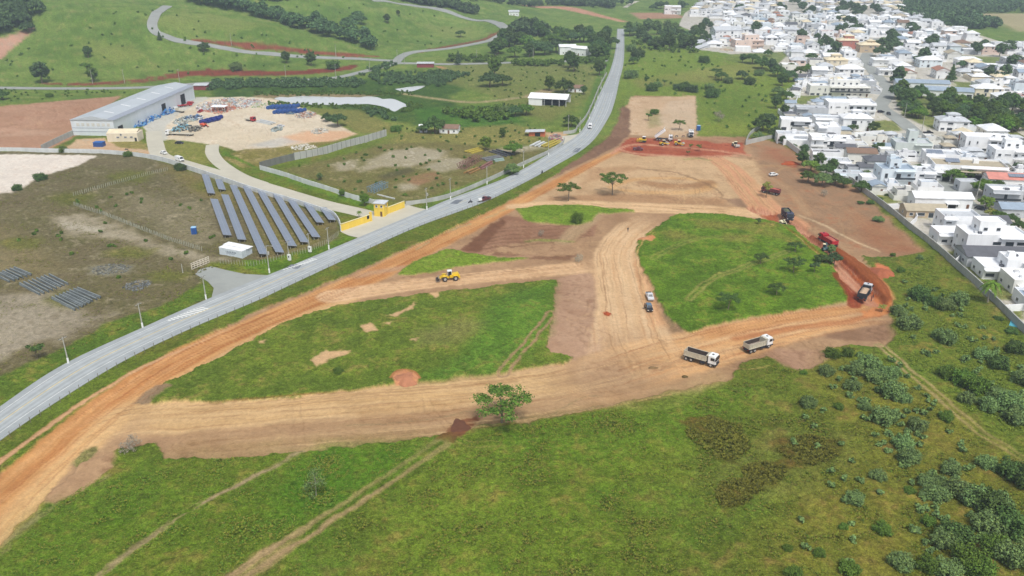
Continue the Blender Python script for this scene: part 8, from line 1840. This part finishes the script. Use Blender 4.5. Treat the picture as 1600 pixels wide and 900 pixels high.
# ================================================================== GRASS TUFTS
def tufts():
    g = np.random.RandomState(8)
    def field(name, pts, n, size, m, label, hfac=.5):
        size *= .72; hfac *= .55
        P = W(pts); lo, hi = P.min(0), P.max(0); q = lo + (hi - lo) * g.rand(int(n * 4), 2); ins = np.zeros(len(q), bool)
        for i in range(len(P)):
            a, b = P[i], P[(i + 1) % len(P)]
            if a[1] != b[1]: ins ^= ((a[1] > q[:, 1]) != (b[1] > q[:, 1])) & (q[:, 0] < (b[0] - a[0]) * (q[:, 1] - a[1]) / (b[1] - a[1]) + a[0])
        q = q[ins]; dens = fbm(q[:, 0], q[:, 1], 1 / 14.0, 4, ox=61); q = q[(dens + g.rand(len(q)) * .8) > .25]
        keep = np.ones(len(q), bool)
        for TP_, tw in TRACKS:
            lo_, hi_ = TP_.min(0) - tw, TP_.max(0) + tw; c_ = np.nonzero((q[:, 0] > lo_[0]) & (q[:, 0] < hi_[0]) & (q[:, 1] > lo_[1]) & (q[:, 1] < hi_[1]))[0]
            for i in range(len(TP_) - 1):
                e = TP_[i + 1] - TP_[i]; t_ = np.clip(((q[c_] - TP_[i]) @ e) / (e @ e + 1e-9), 0, 1); keep[c_[np.hypot(*(q[c_] - TP_[i] - t_[:, None] * e).T) < tw]] = False
        q = q[keep][:n]; k = len(q)
        nb = 7; c = np.repeat(q, nb, 0); kk = len(c); a = g.rand(kk) * 6.28; s = size * (.5 + g.rand(kk)); r_ = size * .45 * g.rand(kk)
        bx = c[:, 0] + np.cos(a) * r_; by = c[:, 1] + np.sin(a) * r_; bz = np.full(kk, .15)
        t = np.stack([-np.sin(a), np.cos(a)], 1) * (s * .22)[:, None]; ox, oy = np.cos(a) * s * .5, np.sin(a) * s * .5; h = s * hfac
        V = np.stack([np.stack([bx - t[:, 0], by - t[:, 1], bz - .1], 1), np.stack([bx + t[:, 0], by + t[:, 1], bz - .1], 1), np.stack([bx + t[:, 0] * .8 + ox, by + t[:, 1] * .8 + oy, bz + h], 1), np.stack([bx - t[:, 0] * .8 + ox, by - t[:, 1] * .8 + oy, bz + h * .9], 1)], 1).reshape(-1, 3)
        o = bpy.data.objects.new(name, leaf_mesh(name, V, m)); COL.objects.link(o); tag(o, label, 'grass', kind='stuff')
    A = leafmat('grass_blades_olive', (104, 120, 46), .35); B = leafmat('grass_blades_dry', (116, 116, 58), .25); D = leafmat('grass_blades_deep', (80, 108, 36), .35); FN = leafmat('fern_fronds', (92, 98, 42), .5)
    FG = [(260, 1000), (480, 860), (700, 706), (790, 672), (900, 654), (1050, 622), (1160, 592), (1200, 575), (1290, 580), (1380, 560), (1480, 650), (1640, 760), (1800, 1000)]
    FL = [(-60, 1000), (60, 812), (190, 720), (250, 720), (440, 715), (640, 692), (670, 700), (480, 835), (240, 1000)]
    field('grass_tufts', FG, 26000, .55, A, 'olive grass clumps over the big foreground pasture'); field('grass_tufts', FG, 12000, .5, B, 'dry straw-coloured clumps in the foreground pasture'); field('grass_tufts', FG, 16000, .5, D, 'deep green clumps in the foreground pasture')
    field('grass_tufts', FL, 9000, .5, A, 'olive grass clumps in the lower left pasture'); field('grass_tufts', FL, 7000, .5, D, 'deep green clumps in the lower left pasture'); field('grass_tufts', FL, 3000, .45, B, 'dry clumps in the lower left pasture')
    PL = [(250, 625), (300, 582), (450, 506), (600, 470), (800, 448), (864, 440), (855, 540), (780, 580), (560, 604), (330, 625)]
    field('grass_tufts', PL, 6000, .5, A, 'olive clumps in the middle grass plot', .7); field('grass_tufts', PL, 7000, .5, D, 'deep green clumps in the middle grass plot', .7)
    PR = [(1052, 342), (1200, 350), (1260, 382), (1300, 430), (1320, 468), (1200, 486), (1078, 514), (1040, 484), (1000, 395)]
    field('grass_tufts', PR, 6000, .55, A, 'olive clumps in the right grass plot', .7); field('grass_tufts', PR, 6000, .55, D, 'deep green clumps in the right grass plot', .7)
    RS = [(1400, 545), (1405, 410), (1460, 400), (1600, 545), (1700, 700), (1640, 740), (1480, 620)]
    field('grass_tufts', RS, 7000, .6, A, 'olive clumps on the slope below the town wall'); field('grass_tufts', RS, 5000, .6, D, 'deep green clumps on the slope below the town wall')
    for i, q in enumerate(([(1068, 680), (1078, 660), (1110, 652), (1165, 668), (1170, 700), (1150, 722), (1118, 720), (1098, 700)], [(1215, 705), (1225, 688), (1265, 680), (1308, 690), (1310, 712), (1280, 728), (1240, 728)], [(1120, 775), (1125, 755), (1165, 748), (1160, 730), (1190, 722), (1230, 730), (1225, 748), (1190, 765), (1160, 792), (1128, 795)])):
        field('fern_patch', q, 750, .8, FN, 'dark brownish-green fern patch in the pasture, ' + ['upper left', 'upper right', 'lowest'][i] + ' of three', .8)
    LF = [(-20, 310), (120, 262), (300, 275), (420, 312), (500, 350), (500, 380), (380, 405), (300, 430), (310, 460), (120, 545), (-60, 600)]
    field('weed_tufts', LF, 9000, .5, A, 'olive weeds over the left field'); field('weed_tufts', LF, 5000, .5, B, 'dry weeds over the left field')
tufts()
